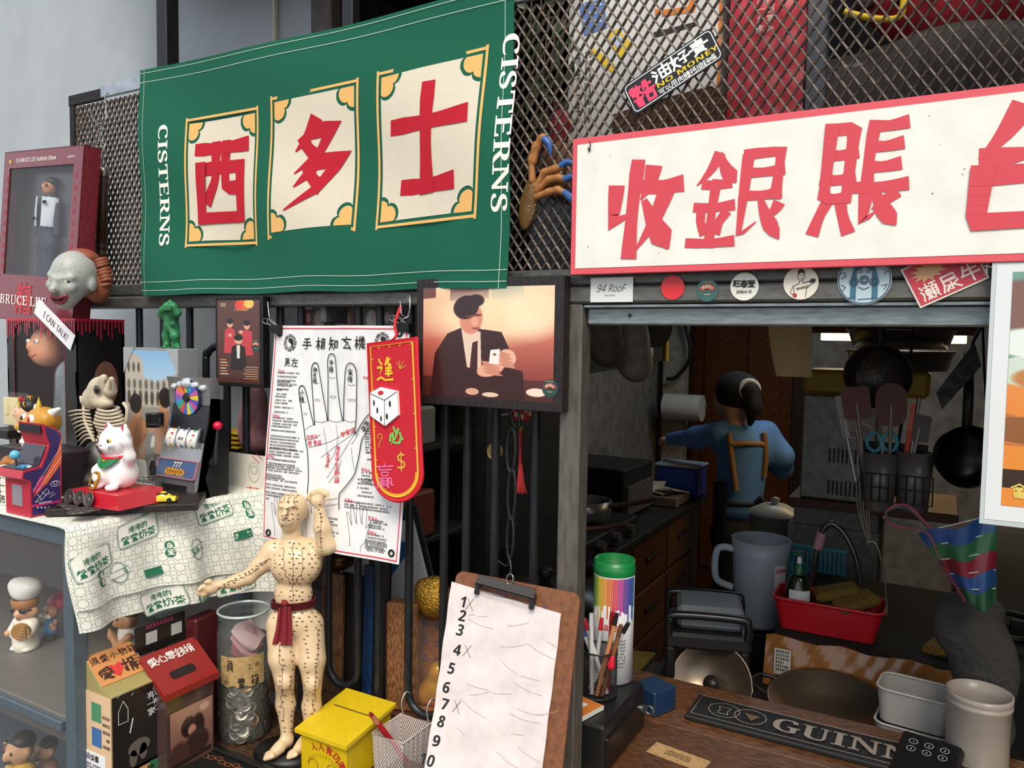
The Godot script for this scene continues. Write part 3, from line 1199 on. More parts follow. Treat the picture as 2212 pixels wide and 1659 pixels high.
# ------------------------------------------------------------------ green banner
func banner() -> void:
	var o:=v3(-1.269,1.667,.03)
	var W0:=.763
	var H0:=.399
	var f:=thing("banner","green cloth banner with three red characters on cream tiles and CISTERNS down both sides","banner",at(o))
	var warp:=func(p: Vector2):
		var u:=p.x/W0
		var v:=p.y/H0
		var fold:=.005*sin(u*15.0+v*1.6)*(1.0-.75*v)+.0015*sin(u*37.0-v*4.0)*(1.0-v)+.0025*sin(u*9.0+v*11.0)
		return v3(p.x+.004*sin(v*5.0)*u,p.y-.008*sin(PI*u)*v-.001*sin(u*21.0)*(1.0-v),fold+.010*pow(u,6.0)*sin(v*4.0+.4))
	var up:=func(l: float): return func(p: Vector2): return warp.call(p)+v3(0,0,l)
	var b:=B.new()
	b.sheet(func(p: Vector2): return warp.call(v2(p.x*W0,p.y*H0)),90,40,.0012)
	part(f,"cloth",b,M("#046a50",.95,.0,"twill",v3(90,90,90),{"bump": ["twill",.04]}))
	var s2:=func(px: float,py: float):
		var q:=Z(px,py,.031)-o
		return v2(q.x,q.y)
	var tan_b:=B.new()
	var cream:=B.new()
	var red_m:=M("#b90b26",.9)
	var tiles:=[[[400,254],[558,222],[553,524],[398,532],"西"],[[587,203],[777,161],[764,493],[579,513],"多"],[[816,149],[1056,93],[1031,470],[806,491],"士"]]
	for t in tiles:
		var c:=[]
		for i in 4:
			c.append(s2.call(t[i][0],t[i][1]))
		var w: float=(c[0] as Vector2).distance_to(c[1])
		var h: float=(c[0] as Vector2).distance_to(c[3])
		var bil:=func(p: Vector2):
			var u:=p.x/w
			var v:=p.y/h
			return (c[3] as Vector2).lerp(c[2],u).lerp((c[0] as Vector2).lerp(c[1],u),v)
		var put:=func(l: float): return func(p: Vector2): return warp.call(bil.call(p))+v3(0,0,l)
		var t1: Callable=put.call(.0006)
		var fr:=.0042
		line(tan_b,[v2(fr/2,fr/2),v2(w-fr/2,fr/2)],fr,t1)
		line(tan_b,[v2(fr/2,h-fr/2),v2(w-fr/2,h-fr/2)],fr,t1)
		for x in [fr/2,w-fr/2]:
			var P:=[]
			for i in 13:
				P.append(v2(x,h*i/12))
			line(tan_b,P,fr,t1)
		var m:=.0085
		var rr:=.031
		var cloud:=func(k: int,r: float,n: int):
			var P:=[]
			for i in n+1:
				var a:=PI/2*i/n
				var l:=absf(sin(a*3.0))
				P.append((r*(.8+.22*pow(l,.6)))*v2(cos(a),sin(a)))
			var Q:=[]
			for p in P:
				var d: Vector2=[v2(p.x,p.y),v2(-p.y,p.x),v2(-p.x,-p.y),v2(p.y,-p.x)][k]
				Q.append([v2(m,m),v2(w-m,m),v2(w-m,h-m),v2(m,h-m)][k]+d)
			return Q
		var body:=PackedVector2Array()
		for k in 4:
			var q: Array=cloud.call(k,rr+.0055,18)
			q.reverse()
			for p in q:
				body.append(p)
		var n:=14
		for j in n:
			for i in n:
				var q0:=v2(lerpf(m,w-m,float(i)/n),lerpf(m,h-m,float(j)/n))
				var q1:=v2(lerpf(m,w-m,float(i+1)/n),lerpf(m,h-m,float(j+1)/n))
				var got:=Geometry2D.intersect_polygons(body,pva([q0,v2(q1.x,q0.y),q1,v2(q0.x,q1.y)]))
				for poly in got:
					fill(cream,poly,t1)
		for k in 4:
			var q: Array=cloud.call(k,rr,24)
			var P:=pva([[v2(m,m),v2(w-m,m),v2(w-m,h-m),v2(m,h-m)][k]])
			for p in q:
				P.append(p)
			fill(tan_b,P,t1)
		var hh: float=minf(w*.66,h*.6)
		var sx:=1.0
		var red:=B.new()
		ink(red,t[4],w*.5-hh*.5,h*.5-hh*.60,hh*1.18,put.call(.0011),{"brush": true,"w": .15,"sx": .86})
		part(f,"character_print",red,red_m)
	part(f,"tile_border",tan_b,M("#e6b36a",.9))
	part(f,"tile_field",cream,M("#e6dcc6",.9,.0,"weave",v3(60,60,60)))
	var wt:=B.new()
	var l1: Callable=up.call(.0006)
	for q in [[355.0,268.0,533.0],[1104.0,66.0,462.0]]:
		var a: Vector2=s2.call(q[0],q[1])
		var c: Vector2=s2.call(q[0],q[2])
		var len:=a.y-c.y
		var h:=.0245
		var dir:=(c-a).normalized() if q[0]>800.0 else v2(0,-1)
		if q[0]>800.0:
			dir=v2(-.06,-1).normalized()
		var sd:=v2(-dir.y,dir.x)
		var tm:=func(p: Vector2): return l1.call(a-sd*h*.5+dir*p.x+sd*p.y)
		var probe:=B.new()
		var n0:=latin(probe,"CISTERNS",0,0,h,tm,{"font": "Droid Serif","bold": true})
		latin(wt,"CISTERNS",0,0,h,tm,{"font": "Droid Serif","bold": true,"sx": len/n0})
	part(f,"lettering",wt,M("#f3efe2",.9))
	var st:=B.new()
	for q in [[.004,.001],[.014,.0006]]:
		for e in [0,1]:
			var P:=[]
			for i in 61:
				P.append(v2(W0*i/60,H0-q[0]*1.6 if e==0 else q[0]*1.5+.003))
			line(st,P,.0007,l1)
	for x in [.013,W0-.012]:
		var P:=[]
		for i in 31:
			P.append(v2(x,H0*i/30))
		line(st,P,.0007,l1)
	part(f,"stitching",st,M("#dfe6da",.9))

# ------------------------------------------------------------------ white sign with red characters
func sign_board() -> void:
	var o:=v3(-.4165,1.681,.032)
	var w:=.64
	var h:=.169
	var f:=thing("sign","long white board sign with red border and big red brush characters","sign",at(o))
	var b:=B.new()
	b.box(v3(w/2,h/2,-.004),v3(w,h,.008),.0008)
	part(f,"board",b,M("#dd5560",.5))
	b=B.new()
	b.box(v3(w/2,h/2,.0002),v3(w-.014,h-.016,.0006))
	part(f,"white_face",b,M("#f4f1e6",.45,.0,"soft",v3(3,3,3)))
	var s2:=func(px: float,py: float):
		var q:=Z(px,py,.033)-o
		return v2(q.x,q.y)
	for q in [["收",1305.0,1460.0,360.0,540.0,.17],["銀",1490.0,1705.0,325.0,520.0,.125],["賬",1755.0,1965.0,275.0,490.0,.13],["台",2062.0,2330.0,225.0,475.0,.16]]:
		var a: Vector2=s2.call(q[1],q[4])
		var c: Vector2=s2.call(q[2],q[3])
		var hh: float=s2.call((q[1]+q[2])/2,q[3]).y-s2.call((q[1]+q[2])/2,q[4]).y
		b=B.new()
		ink(b,q[0],a.x,s2.call((q[1]+q[2])/2,q[4]).y,hh,plane(Transform3D(),.0009),{"brush": true,"w": q[5],"sx": (c.x-a.x)/hh*.93,"slant": .10})
		part(f,"character_print",b,M("#d44450",.5))
	b=B.new()
	var p: Vector2=s2.call(1274,320)
	b.tube(curve([v3(p.x,p.y+.008,.002),v3(p.x+.002,p.y+.003,.004),v3(p.x,p.y-.004,.002),v3(p.x-.002,p.y+.001,.0015)]),.0008,6)
	part(f,"wire_tie",b,M("#3a2f2a",.6,.4))
	b=B.new()
	for i in 26:
		fill(b,disc(R.randf_range(.0004,.0009),7),plane(at(v3(R.randf_range(.02,w-.02),R.randf_range(.02,h-.02),0)),.0008))
	part(f,"dirt_speck",b,M("#8d7f70",.8)).set_meta("kind","stuff")

# ------------------------------------------------------------------ stored behind the expanded metal
func card(o: Node3D,called: String,t: Transform3D,w: float,h: float,th: float,m: Material,bev:=.0) -> MeshInstance3D:
	var b:=B.new(o.transform.affine_inverse()*t)
	b.box(v3(w/2,h/2,-th/2),v3(w,h,th),bev)
	return part(o,called,b,m)
func on(o: Node3D,t: Transform3D) -> B:
	return B.new(o.transform.affine_inverse()*t)
func behind_mesh() -> void:
	var sy:=1.852
	var f:=thing("storage_shelf","dark wooden storage shelf just behind the metal screen, carrying cartons and rolls","shelf",at(v3(-.2,sy,-.2)))
	var b:=W(f)
	b.box(v3(-.15,sy-.01,-.2),v3(.86,.02,.32),.002)
	part(f,"board",b,M("#3b2f28",.7,.0,"grain",v3(2,12,12)))
	solo("shelf_upright","blue grey steel upright standing behind the screen right of the red case","post",B.new().box(v3(Z(1765,120,-.1).x,sy+.251,-.1),v3(.024,.5,.024),.002),M("#50565d",.5,.2))
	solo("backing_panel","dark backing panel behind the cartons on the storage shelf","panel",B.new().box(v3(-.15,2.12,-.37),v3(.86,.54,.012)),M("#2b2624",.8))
	var t:=Transform3D(Basis(),Z(1224,288,-.10))
	t.origin.y=sy
	var wd:=Z(1556,150,-.10).x-t.origin.x
	var c:=thing("carton","white carton printed with calculators, orange edged, behind the screen left of the red case","carton",t)
	b=B.new()
	b.box(v3(wd/2,.15,-.05),v3(wd,.30,.10),.001)
	part(c,"box",b,M("#dcdad6",.6,.0,"soft"))
	b=B.new()
	var pw:=plane(Transform3D(),.0006)
	rect(b,0,0,wd,.004,pw)
	rect(b,wd-.004,0,wd,.3,pw)
	for q in [[[[1415,32],[1428,32],[1428,20],[1415,20]]],[[[1430,36],[1500,26],[1508,0],[1492,-2],[1486,14],[1430,22]]]]:
		fill(b,pls(t,q[0]),pw)
	part(c,"orange_print",b,M("#e07a1c",.6))
	b=B.new()
	fill(b,pls(t,[[1250,8],[1305,-2],[1312,60],[1262,78]]),pw)
	part(c,"blue_print",b,M("#5d79b5",.6))
	b=B.new()
	fill(b,pls(t,[[1278,100],[1330,140],[1322,158],[1272,112]]),pw)
	fill(b,pls(t,[[1310,75],[1335,62],[1368,98],[1340,128]]),pw)
	part(c,"yellow_print",b,M("#e2c032",.6))
	b=B.new()
	for i in 3:
		for j in 4:
			var q:=pl(t,1262+j*12,10+i*18)
			fill(b,disc(.0022,8),plane(at(v3(q.x,q.y,0)),.0012))
	fill(b,pls(t,[[1318,84],[1336,72],[1352,90],[1334,104]]),plane(Transform3D(),.0011))
	part(c,"pale_print",b,M("#b9c8e0",.6))
	b=B.new()
	for k in [[1252.0,.9],[1266.0,.6],[1275.0,.6]]:
		var q:=pl(t,k[0],265)
		dashes(b,0,.10,0,.0052*k[1],plane(at(v3(q.x,q.y,0),0,0,90),.0008))
	part(c,"small_print",b,M("#55565a",.7)).set_meta("kind","stuff")
	b=B.new()
	fill(b,pls(t,[[1412,70],[1508,46],[1510,54],[1413,82]]),plane(Transform3D(),.0008))
	part(c,"tape_strip",b,M("#2a2827",.7))
	t=Transform3D(Basis(),Z(1322,290,-.06))
	t.origin.y=sy
	var x1:=Z(1562,200,-.06).x-t.origin.x
	var yt:=Z(1440,210,-.06).y-sy
	b=B.new()
	b.prism(pva([v2(0,0),v2(x1,0),v2(x1,yt*.9),v2(x1*.9,yt*1.1),v2(x1*.5,yt),v2(0,yt*.8)]),Transform3D(),.03)
	solo("cardboard_piece","torn brown cardboard piece under the black warning sticker, behind the screen","cardboard",b,M("#7d5a38",.85,.0,"grain",v3(6,20,6)),t)
	t=Transform3D(Basis(),Z(1570,246,-.08))
	t.origin.y=sy
	wd=Z(1738,100,-.08).x-t.origin.x
	c=thing("red_case","tall red case with white vertical characters behind the metal screen","case",t)
	b=B.new()
	b.sheet(func(p: Vector2): return v3(p.x*wd,p.y*.30,.006*sin(PI*p.x)+.0012*sin(p.x*22.0+p.y*9.0)+.0012*sin(p.y*40.0)),24,40,.02)
	part(c,"shell",b,M("#c2303c",.45,.0,"soft"))
	b=B.new()
	var cw:=func(p: Vector2): return v3(p.x,p.y,.0085*sin(PI*clampf(p.x/wd,0,1))+.001)
	for k in [["成百家兵",1662.0,-8.0],["夫八一夕間",1640.0,-26.0]]:
		var q:=pl(t,k[1],k[2])
		column(b,k[0],q.x,q.y,.0085,cw,{"w": .1,"adv": 1.35})
	part(c,"lettering",b,M("#ead9d4",.7))
	var p:=Z(1885,60,-.1)
	p.y=sy
	c=thing("handled_case","grey see-through case with a yellow handle, behind the screen","case",at(p))
	b=B.new()
	b.box(v3(0,.045,-.04),v3(.075,.088,.07),.006)
	part(c,"case",b,M("#6d6a66",.4))
	b=W(c)
	b.tube(curve([Z(1825,24,-.085),Z(1840,30,-.085),Z(1890,40,-.085),Z(1935,40,-.085),Z(1950,20,-.085),Z(1953,-20,-.085)]),.004,8)
	part(c,"handle",b,M("#dcb414",.5))
	p=Z(2080,60,-.12)
	p.y=sy
	c=thing("bag","bright red patterned bag piled behind the screen at the top right","bag",at(p))
	var bo:=Body.new(.009,1.4)
	bo.ball(v3(0,.17,-.02),v3(.10,.075,.05)).ball(v3(.08,.16,-.01),v3(.08,.06,.05)).ball(v3(-.06,.19,-.02),v3(.06,.05,.04))
	b=B.new()
	bo.into(b)
	part(c,"cloth",b,M("#b5202c",.7,.0,"grime"))
	b=B.new()
	for i in 16:
		var q:=v3(-.1+(i % 6)*.035,.15+(i/6)*.03,.025)
		b.ell(q,v3(.011,.009,.01),8)
	part(c,"spot",b,M("#2b1a1c",.8)).set_meta("kind","stuff")
	p=Z(1990,160,-.14)
	p.y=sy
	b=B.new()
	bo=Body.new(.01,1.4)
	bo.ball(v3(0,.05,0),v3(.15,.06,.04)).ball(v3(.05,.08,.01),v3(.09,.04,.04)).ball(v3(-.1,.045,.01),v3(.05,.05,.03))
	bo.into(b)
	solo("bag","slumped dark grey bag under the red patterned bag, behind the screen","bag",b,M("#3d3735",.85,.0,"grime"),at(p))
	p=Z(1185,220,-.07)
	c=thing("artificial_plant","dark green trailing plant behind the screen beside the banner's right edge","plant",at(v3(p.x,sy,p.z)))
	for i in 46:
		b=B.new()
		var q:=v3(R.randf_range(-.035,.035),R.randf_range(.01,.24),R.randf_range(-.03,.02))
		b.T=at(q,R.randf_range(0,360),R.randf_range(-50,50),R.randf_range(-60,60))
		b.sheet(func(u: Vector2): return v3((u.x-.5)*.016*sin(PI*minf(1.0,u.y*.95+.05)),u.y*.032,.004*sin(PI*u.y)+.002*absf(u.x-.5)),4,5)
		part(c,"leaf",b,M(["#35491f","#2a3b1b","#465a2a"][i % 3],.5))
	b=B.new()
	for i in 5:
		b.tube(curve([v3(.005*i-.01,0,0),v3(.01*i-.03,.1,.0),v3(.016*i-.035,.24,-.01)]),.0013,5)
	part(c,"stem",b,M("#4b3b24",.7))
	p=Z(1207,200,-.06)
	p.y=sy
	b=B.new()
	bo=Body.new(.004)
	bo.bone(v3(0,.004,0),v3(.004,.05,0),.014,.010).bone(v3(.004,.05,0),v3(.0,.075,0),.010,.004)
	bo.into(b)
	solo("red_pouch","small dark red pouch behind the screen between plant and white carton","pouch",b,M("#8d1f24",.7),at(p))
	p=Z(1160,420,.011)
	c=thing("crab_model","painted crab model with blue claw tips hanging beside the banner's right edge","crab",at(p))
	bo=Body.new(.0022,1.2)
	var pt:=func(x: float,y: float,z: float): return Z(x,y,z)-p
	bo.ball(pt.call(1142,440,.010),v3(.013,.036,.007),Basis(Vector3.BACK,-.2))
	bo.ball(pt.call(1150,415,.013),v3(.008,.016,.005))
	b=B.new()
	bo.into(b)
	part(c,"shell",b,M("#7a5b32",.35,.0,"grime",v3(30,30,30)),"mottled olive brown shell")
	for l in [[[1158,405],[1176,372],[1196,366],[1214,360]],[[1160,412],[1185,388],[1206,384],[1222,388]],[[1160,425],[1185,415],[1205,410],[1222,418]],[[1152,350],[1160,318],[1168,300],[1174,296]],[[1150,390],[1148,345],[1156,320],[1158,312]]]:
		var pts:=[]
		for q in l:
			pts.append(pt.call(q[0],q[1],.014))
		b=B.new()
		bo=Body.new(.0016,1.0)
		for i in 3:
			bo.bone(pts[i],pts[i+1],[.0052,.0048,.0045][i],[.0042,.0046,.0048][i])
		bo.into(b)
		part(c,"leg",b,M("#b0743a",.4,.0,"grime",v3(30,30,30)))
	for l in [[[1210,360],[1228,350],[1250,360]],[[1218,388],[1238,382],[1254,392]],[[1218,415],[1240,432],[1238,455]],[[1224,422],[1246,438],[1243,452]],[[1174,298],[1186,312],[1190,335]]]:
		var pts:=[]
		for q in l:
			pts.append(pt.call(q[0],q[1],.015))
		b=B.new()
		b.tube(curve(pts,5),[.0042,.0046,.0048,.005,.0048,.0045,.004,.0034,.0026,.0018,.0008],8)
		part(c,"claw_tip",b,M("#2f5d9c",.35),"blue claw tip")
	b=B.new()
	for i in 18:
		b.ell(pt.call(R.randf_range(1140,1156),R.randf_range(400,475),.0175),v3(.0007,.0007,.0005),6)
	part(c,"spot",b,M("#d8cfae",.5)).set_meta("kind","stuff")
	b=B.new()
	bo=Body.new(.004)
	p=Z(1205,360,-.03)
	bo.ball(Vector3.ZERO,v3(.028,.034,.018)).ball(v3(.012,-.03,0),v3(.022,.02,.014))
	bo.into(b)
	solo("leather_bag","rounded orange brown leather bag pressed behind the screen behind the crab","bag",b,M("#8a5431",.6,.0,"grime",v3(12,12,12)),at(p))
	t=frame(Z(1372,250,.007),Z(1566,122,.007)-Z(1372,250,.007),Vector3.UP)
	var e:=pl(t,1566,122)
	var h:=pl(t,1342,190).y
	c=thing("warning_sticker","black slanting warning sticker with pink, white and yellow lettering on the metal screen","sticker",t)
	b=B.new()
	var rr:=rrect(e.x,h,.006)
	b.prism(rr,at(v3(e.x/2,h/2,0)),.0016)
	part(c,"plate",b,M("#141414",.35))
	b=B.new()
	var W2:=plane(Transform3D(),.0005)
	var rim:=rrect(e.x-.005,h-.005,.005)
	rim.append(rim[0])
	var P:=[]
	for q in rim:
		P.append(q+v2(e.x/2,h/2))
	line(b,P,.0011,W2)
	ink(b,"油好貴",e.x*.32,h*.50,h*.38,W2,{"w": .17,"adv": 1.08,"sx": e.x*.19/(h*.38)})
	ink(b,"可以用肉體抵油錢嗎",e.x*.31,h*.09,h*.17,W2,{"w": .12,"adv": 1.09,"sx": e.x*.064/(h*.17)})
	part(c,"white_lettering",b,M("#efefec",.5))
	b=B.new()
	ink(b,"警告",e.x*.05,h*.16,h*.6,W2,{"w": .15,"adv": 1.08,"sx": e.x*.115/(h*.6)})
	part(c,"pink_lettering",b,M("#e8436a",.5))
	b=B.new()
	latin(b,"NO MONEY",e.x*.32,h*.31,h*.14,W2,{"bold": true,"sx": 1.9})
	part(c,"yellow_lettering",b,M("#e5c52b",.5))

# ------------------------------------------------------------------ stickers on the beam
func round_sticker(label: String,px: float,py: float,r: float,col: String) -> Node3D:
	var p:=Z(px,py,.0162)
	var f:=thing("sticker",label,"sticker",at(p))
	var rr:=r*(p-eye.origin).dot(-eye.basis.z)/FOC
	var b:=B.new()
	b.prism(disc(rr,36),Transform3D(),.0009,true)
	part(f,"backing",b,M(col,.4))
	return f
func stickers() -> void:
	var W2:=plane(Transform3D(),.0004)
	var b:=B.new()
	var t:=Transform3D(Basis(),Z(1275,653,.0162))
	var e:=pl(t,1368,598)
	var f:=thing("sticker","white square paper sticker with thin handwriting, at the beam's left under the sign","sticker",t)
	b.box(v3(e.x/2,e.y/2,-.0004),v3(e.x,e.y,.0008))
	part(f,"paper",b,M("#dfe3e0",.5))
	b=B.new()
	latin(b,"94",e.x*.14,e.y*.42,e.y*.3,W2,{"slant": .35,"sx": .9})
	latin(b,"RooF",e.x*.42,e.y*.42,e.y*.3,W2,{"slant": .35,"sx": .8})
	latin(b,"TAICHUNG",e.x*.34,e.y*.24,e.y*.07,W2,{})
	part(f,"handwriting",b,M("#4a4d4f",.6))
	round_sticker("plain red round sticker on the beam",1453,621,26,"#e33137")
	f=round_sticker("small dark green round sticker with a red fan on the beam",1528,627,24,"#3c6660")
	fan_print(f,.0125)
	f=round_sticker("white round sticker with black Chinese lettering on the beam",1608,619,30,"#e9e7dc")
	b=B.new()
	ink(b,"旺春豐",-.0125,-.0005,.0078,W2,{"w": .13,"adv": 1.06})
	ink(b,"鐵板吐司",-.0085,-.0078,.0038,W2,{"w": .1,"adv": 1.15})
	part(f,"lettering",b,M("#1b1b1b",.6))
	f=round_sticker("cream round sticker with a line drawing of a man in a white shirt",1730,611,36,"#ece4d2")
	b=B.new()
	var r:=.0182
	fill(b,sc2([[-.2,.5],[-.17,.78],[.02,.84],[.2,.72],[.2,.55],[.0,.62]],r),W2)
	for L in [[[-.17,.6],[-.18,.3],[-.05,.1],[.08,.12],[.2,.3],[.2,.6]],[[-.06,.1],[-.1,-.05],[-.45,-.2],[-.6,-.6],[-.3,-.8]],[[.1,.12],[.12,-.02],[.5,.1],[.75,.2],[.8,.05],[.45,-.2],[.35,-.35]],[[-.4,-.25],[-.35,-.85]],[[.35,-.35],[.3,-.85]],[[-.1,.45],[-.03,.45]],[[.06,.45],[.13,.45]],[[-.02,.25],[.08,.25]]]:
		var P:=[]
		for q in L:
			P.append(v2(q[0],q[1])*r)
		line(b,P,.0006,W2)
	fill(b,sc2([[.45,.0],[.6,.25],[.85,.22],[.82,.02]],r),W2)
	latin(b,"BARBER",-.0055,-.007,.0026,plane(at(Vector3.ZERO,0,0,12)),{"bold": true})
	part(f,"drawing",b,M("#2a2624",.6))
	b=B.new()
	fill(b,sc2([[-.42,-.62],[-.2,-.66],[-.22,-.9],[-.45,-.8]],r),plane(Transform3D(),.0006))
	part(f,"red_mark",b,M("#b3303a",.6))
	f=round_sticker("largest round sticker, pale blue, drawn with a masked long haired woman",1867,604,54,"#b9cbd2")
	r=.0262
	b=B.new()
	var sc:=func(L: Array):
		var P:=PackedVector2Array()
		for q in L:
			P.append(v2(q[0],q[1])*r)
		return P
	fill(b,sc.call([[-.52,-.75],[-.5,.1],[-.35,.7],[.0,.92],[.35,.7],[.5,.1],[.52,-.75],[.3,-.85],[.28,.35],[.0,.5],[-.28,.35],[-.3,-.85]]),W2)
	part(f,"hair_print",b,M("#3c6f86",.5))
	b=B.new()
	for q in [[.0,-.02,.17],[-.38,-.1,.17],[.38,-.1,.17]]:
		for k in [1.0,.7,.4]:
			ring(b,v2(q[0],q[1])*r,v2(q[2]*k,q[2]*k)*r,.0008,W2,16)
	for L in [[[-.22,.3],[-.08,.3]],[[.08,.3],[.22,.3]],[[-.24,.38],[-.06,.36]],[[.06,.36],[.24,.38]],[[-.2,-.3],[.0,-.4],[.2,-.3]],[[-.9,.25],[-.75,.3],[-.7,.15],[-.85,.05]],[[.7,.4],[.85,.3],[.72,.2]],[[-.85,-.2],[-.7,-.3],[-.8,-.45]],[[.65,-.25],[.85,-.2],[.75,-.4]],[[-.6,-.75],[-.3,-.72]],[[-.2,-.8],[.5,-.76]]]:
		line(b,Array(sc.call(L)),.0008,W2)
	ring(b,Vector2.ZERO,v2(r,r)*.965,.001,W2,40)
	part(f,"drawing",b,M("#234a5e",.5))
	t=frame(Z(1988,666,.0172),Z(2138,600,.0172)-Z(1988,666,.0172),Vector3.UP)
	e=v2(pl(t,2138,600).x,pl(t,1945,583).y)
	f=thing("sticker","tilted red rectangular food sticker with white border and a tan starburst","sticker",t)
	b=B.new()
	b.box(v3(e.x/2,e.y/2,-.0005),v3(e.x,e.y,.001))
	part(f,"paper",b,M("#e6d9c8",.5))
	b=B.new()
	rect(b,.0018,.0018,e.x-.0018,e.y-.0018,W2)
	part(f,"red_field",b,M("#c13a4a",.5))
	b=B.new()
	var P2:=PackedVector2Array()
	for i in 24:
		var k:=1.0 if i % 2==0 else .62
		P2.append(v2(e.x*.33+cos(TAU*i/24)*.018*k,e.y*.70+sin(TAU*i/24)*.0105*k))
	fill(b,P2,plane(Transform3D(),.0006))
	part(f,"starburst",b,M("#d0a373",.5))
	b=B.new()
	ink(b,"瀨尿牛丸",e.x*.10,e.y*.10,e.y*.36,plane(Transform3D(),.0007),{"w": .12,"adv": 1.22})
	part(f,"lettering",b,M("#ecdccd",.5))
func fan_print(f: Node3D,r: float) -> void:
	var b:=B.new()
	var P:=PackedVector2Array()
	for i in 11:
		var a:=deg_to_rad(150-12.0*i)
		P.append(v2(cos(a),sin(a))*r*.95+v2(0,-.35*r))
	for i in 11:
		var a:=deg_to_rad(30+12.0*i)
		P.append(v2(cos(a),sin(a))*r*.45+v2(0,-.35*r))
	fill(b,P,plane(Transform3D(),.0005))
	part(f,"fan_print",b,M("#b33a3c",.5))
	b=B.new()
	for i in 4:
		var a:=deg_to_rad(126-24.0*i)
		ink(b,"港嘜良好"[i],-r*.15,0,r*.32,plane(at(v3(cos(a)*r*.55,sin(a)*r*.55-.35*r,0),0,0,rad_to_deg(a)-90),.0007),{"w": .12})
	latin(b,"KONG SING",0,r*.7,r*.13,plane(Transform3D(),.0006),{"center": true})
	rect(b,-r*.3,-r*.42,r*.3,-r*.36,plane(Transform3D(),.0006))
	part(f,"lettering",b,M("#d8c9a8",.5))
func sc2(L: Array,k: float) -> PackedVector2Array:
	var P:=PackedVector2Array()
	for q in L:
		P.append(v2(q[0],q[1])*k)
	return P

# ------------------------------------------------------------------ what hangs on the bars and beam
func hook(o: Node3D,called: String,pts: Array,r:=.0011,m: Material=null) -> void:
	var b:=W(o)
	b.tube(curve(pts,6),r,6)
	part(o,called,b,m if m else M("#9a9c9e",.3,.9))
func hangings() -> void:
	palm_poster()
	pendant()
	pictures()
	nunchaku()
	zip_chain()
	menu_card()

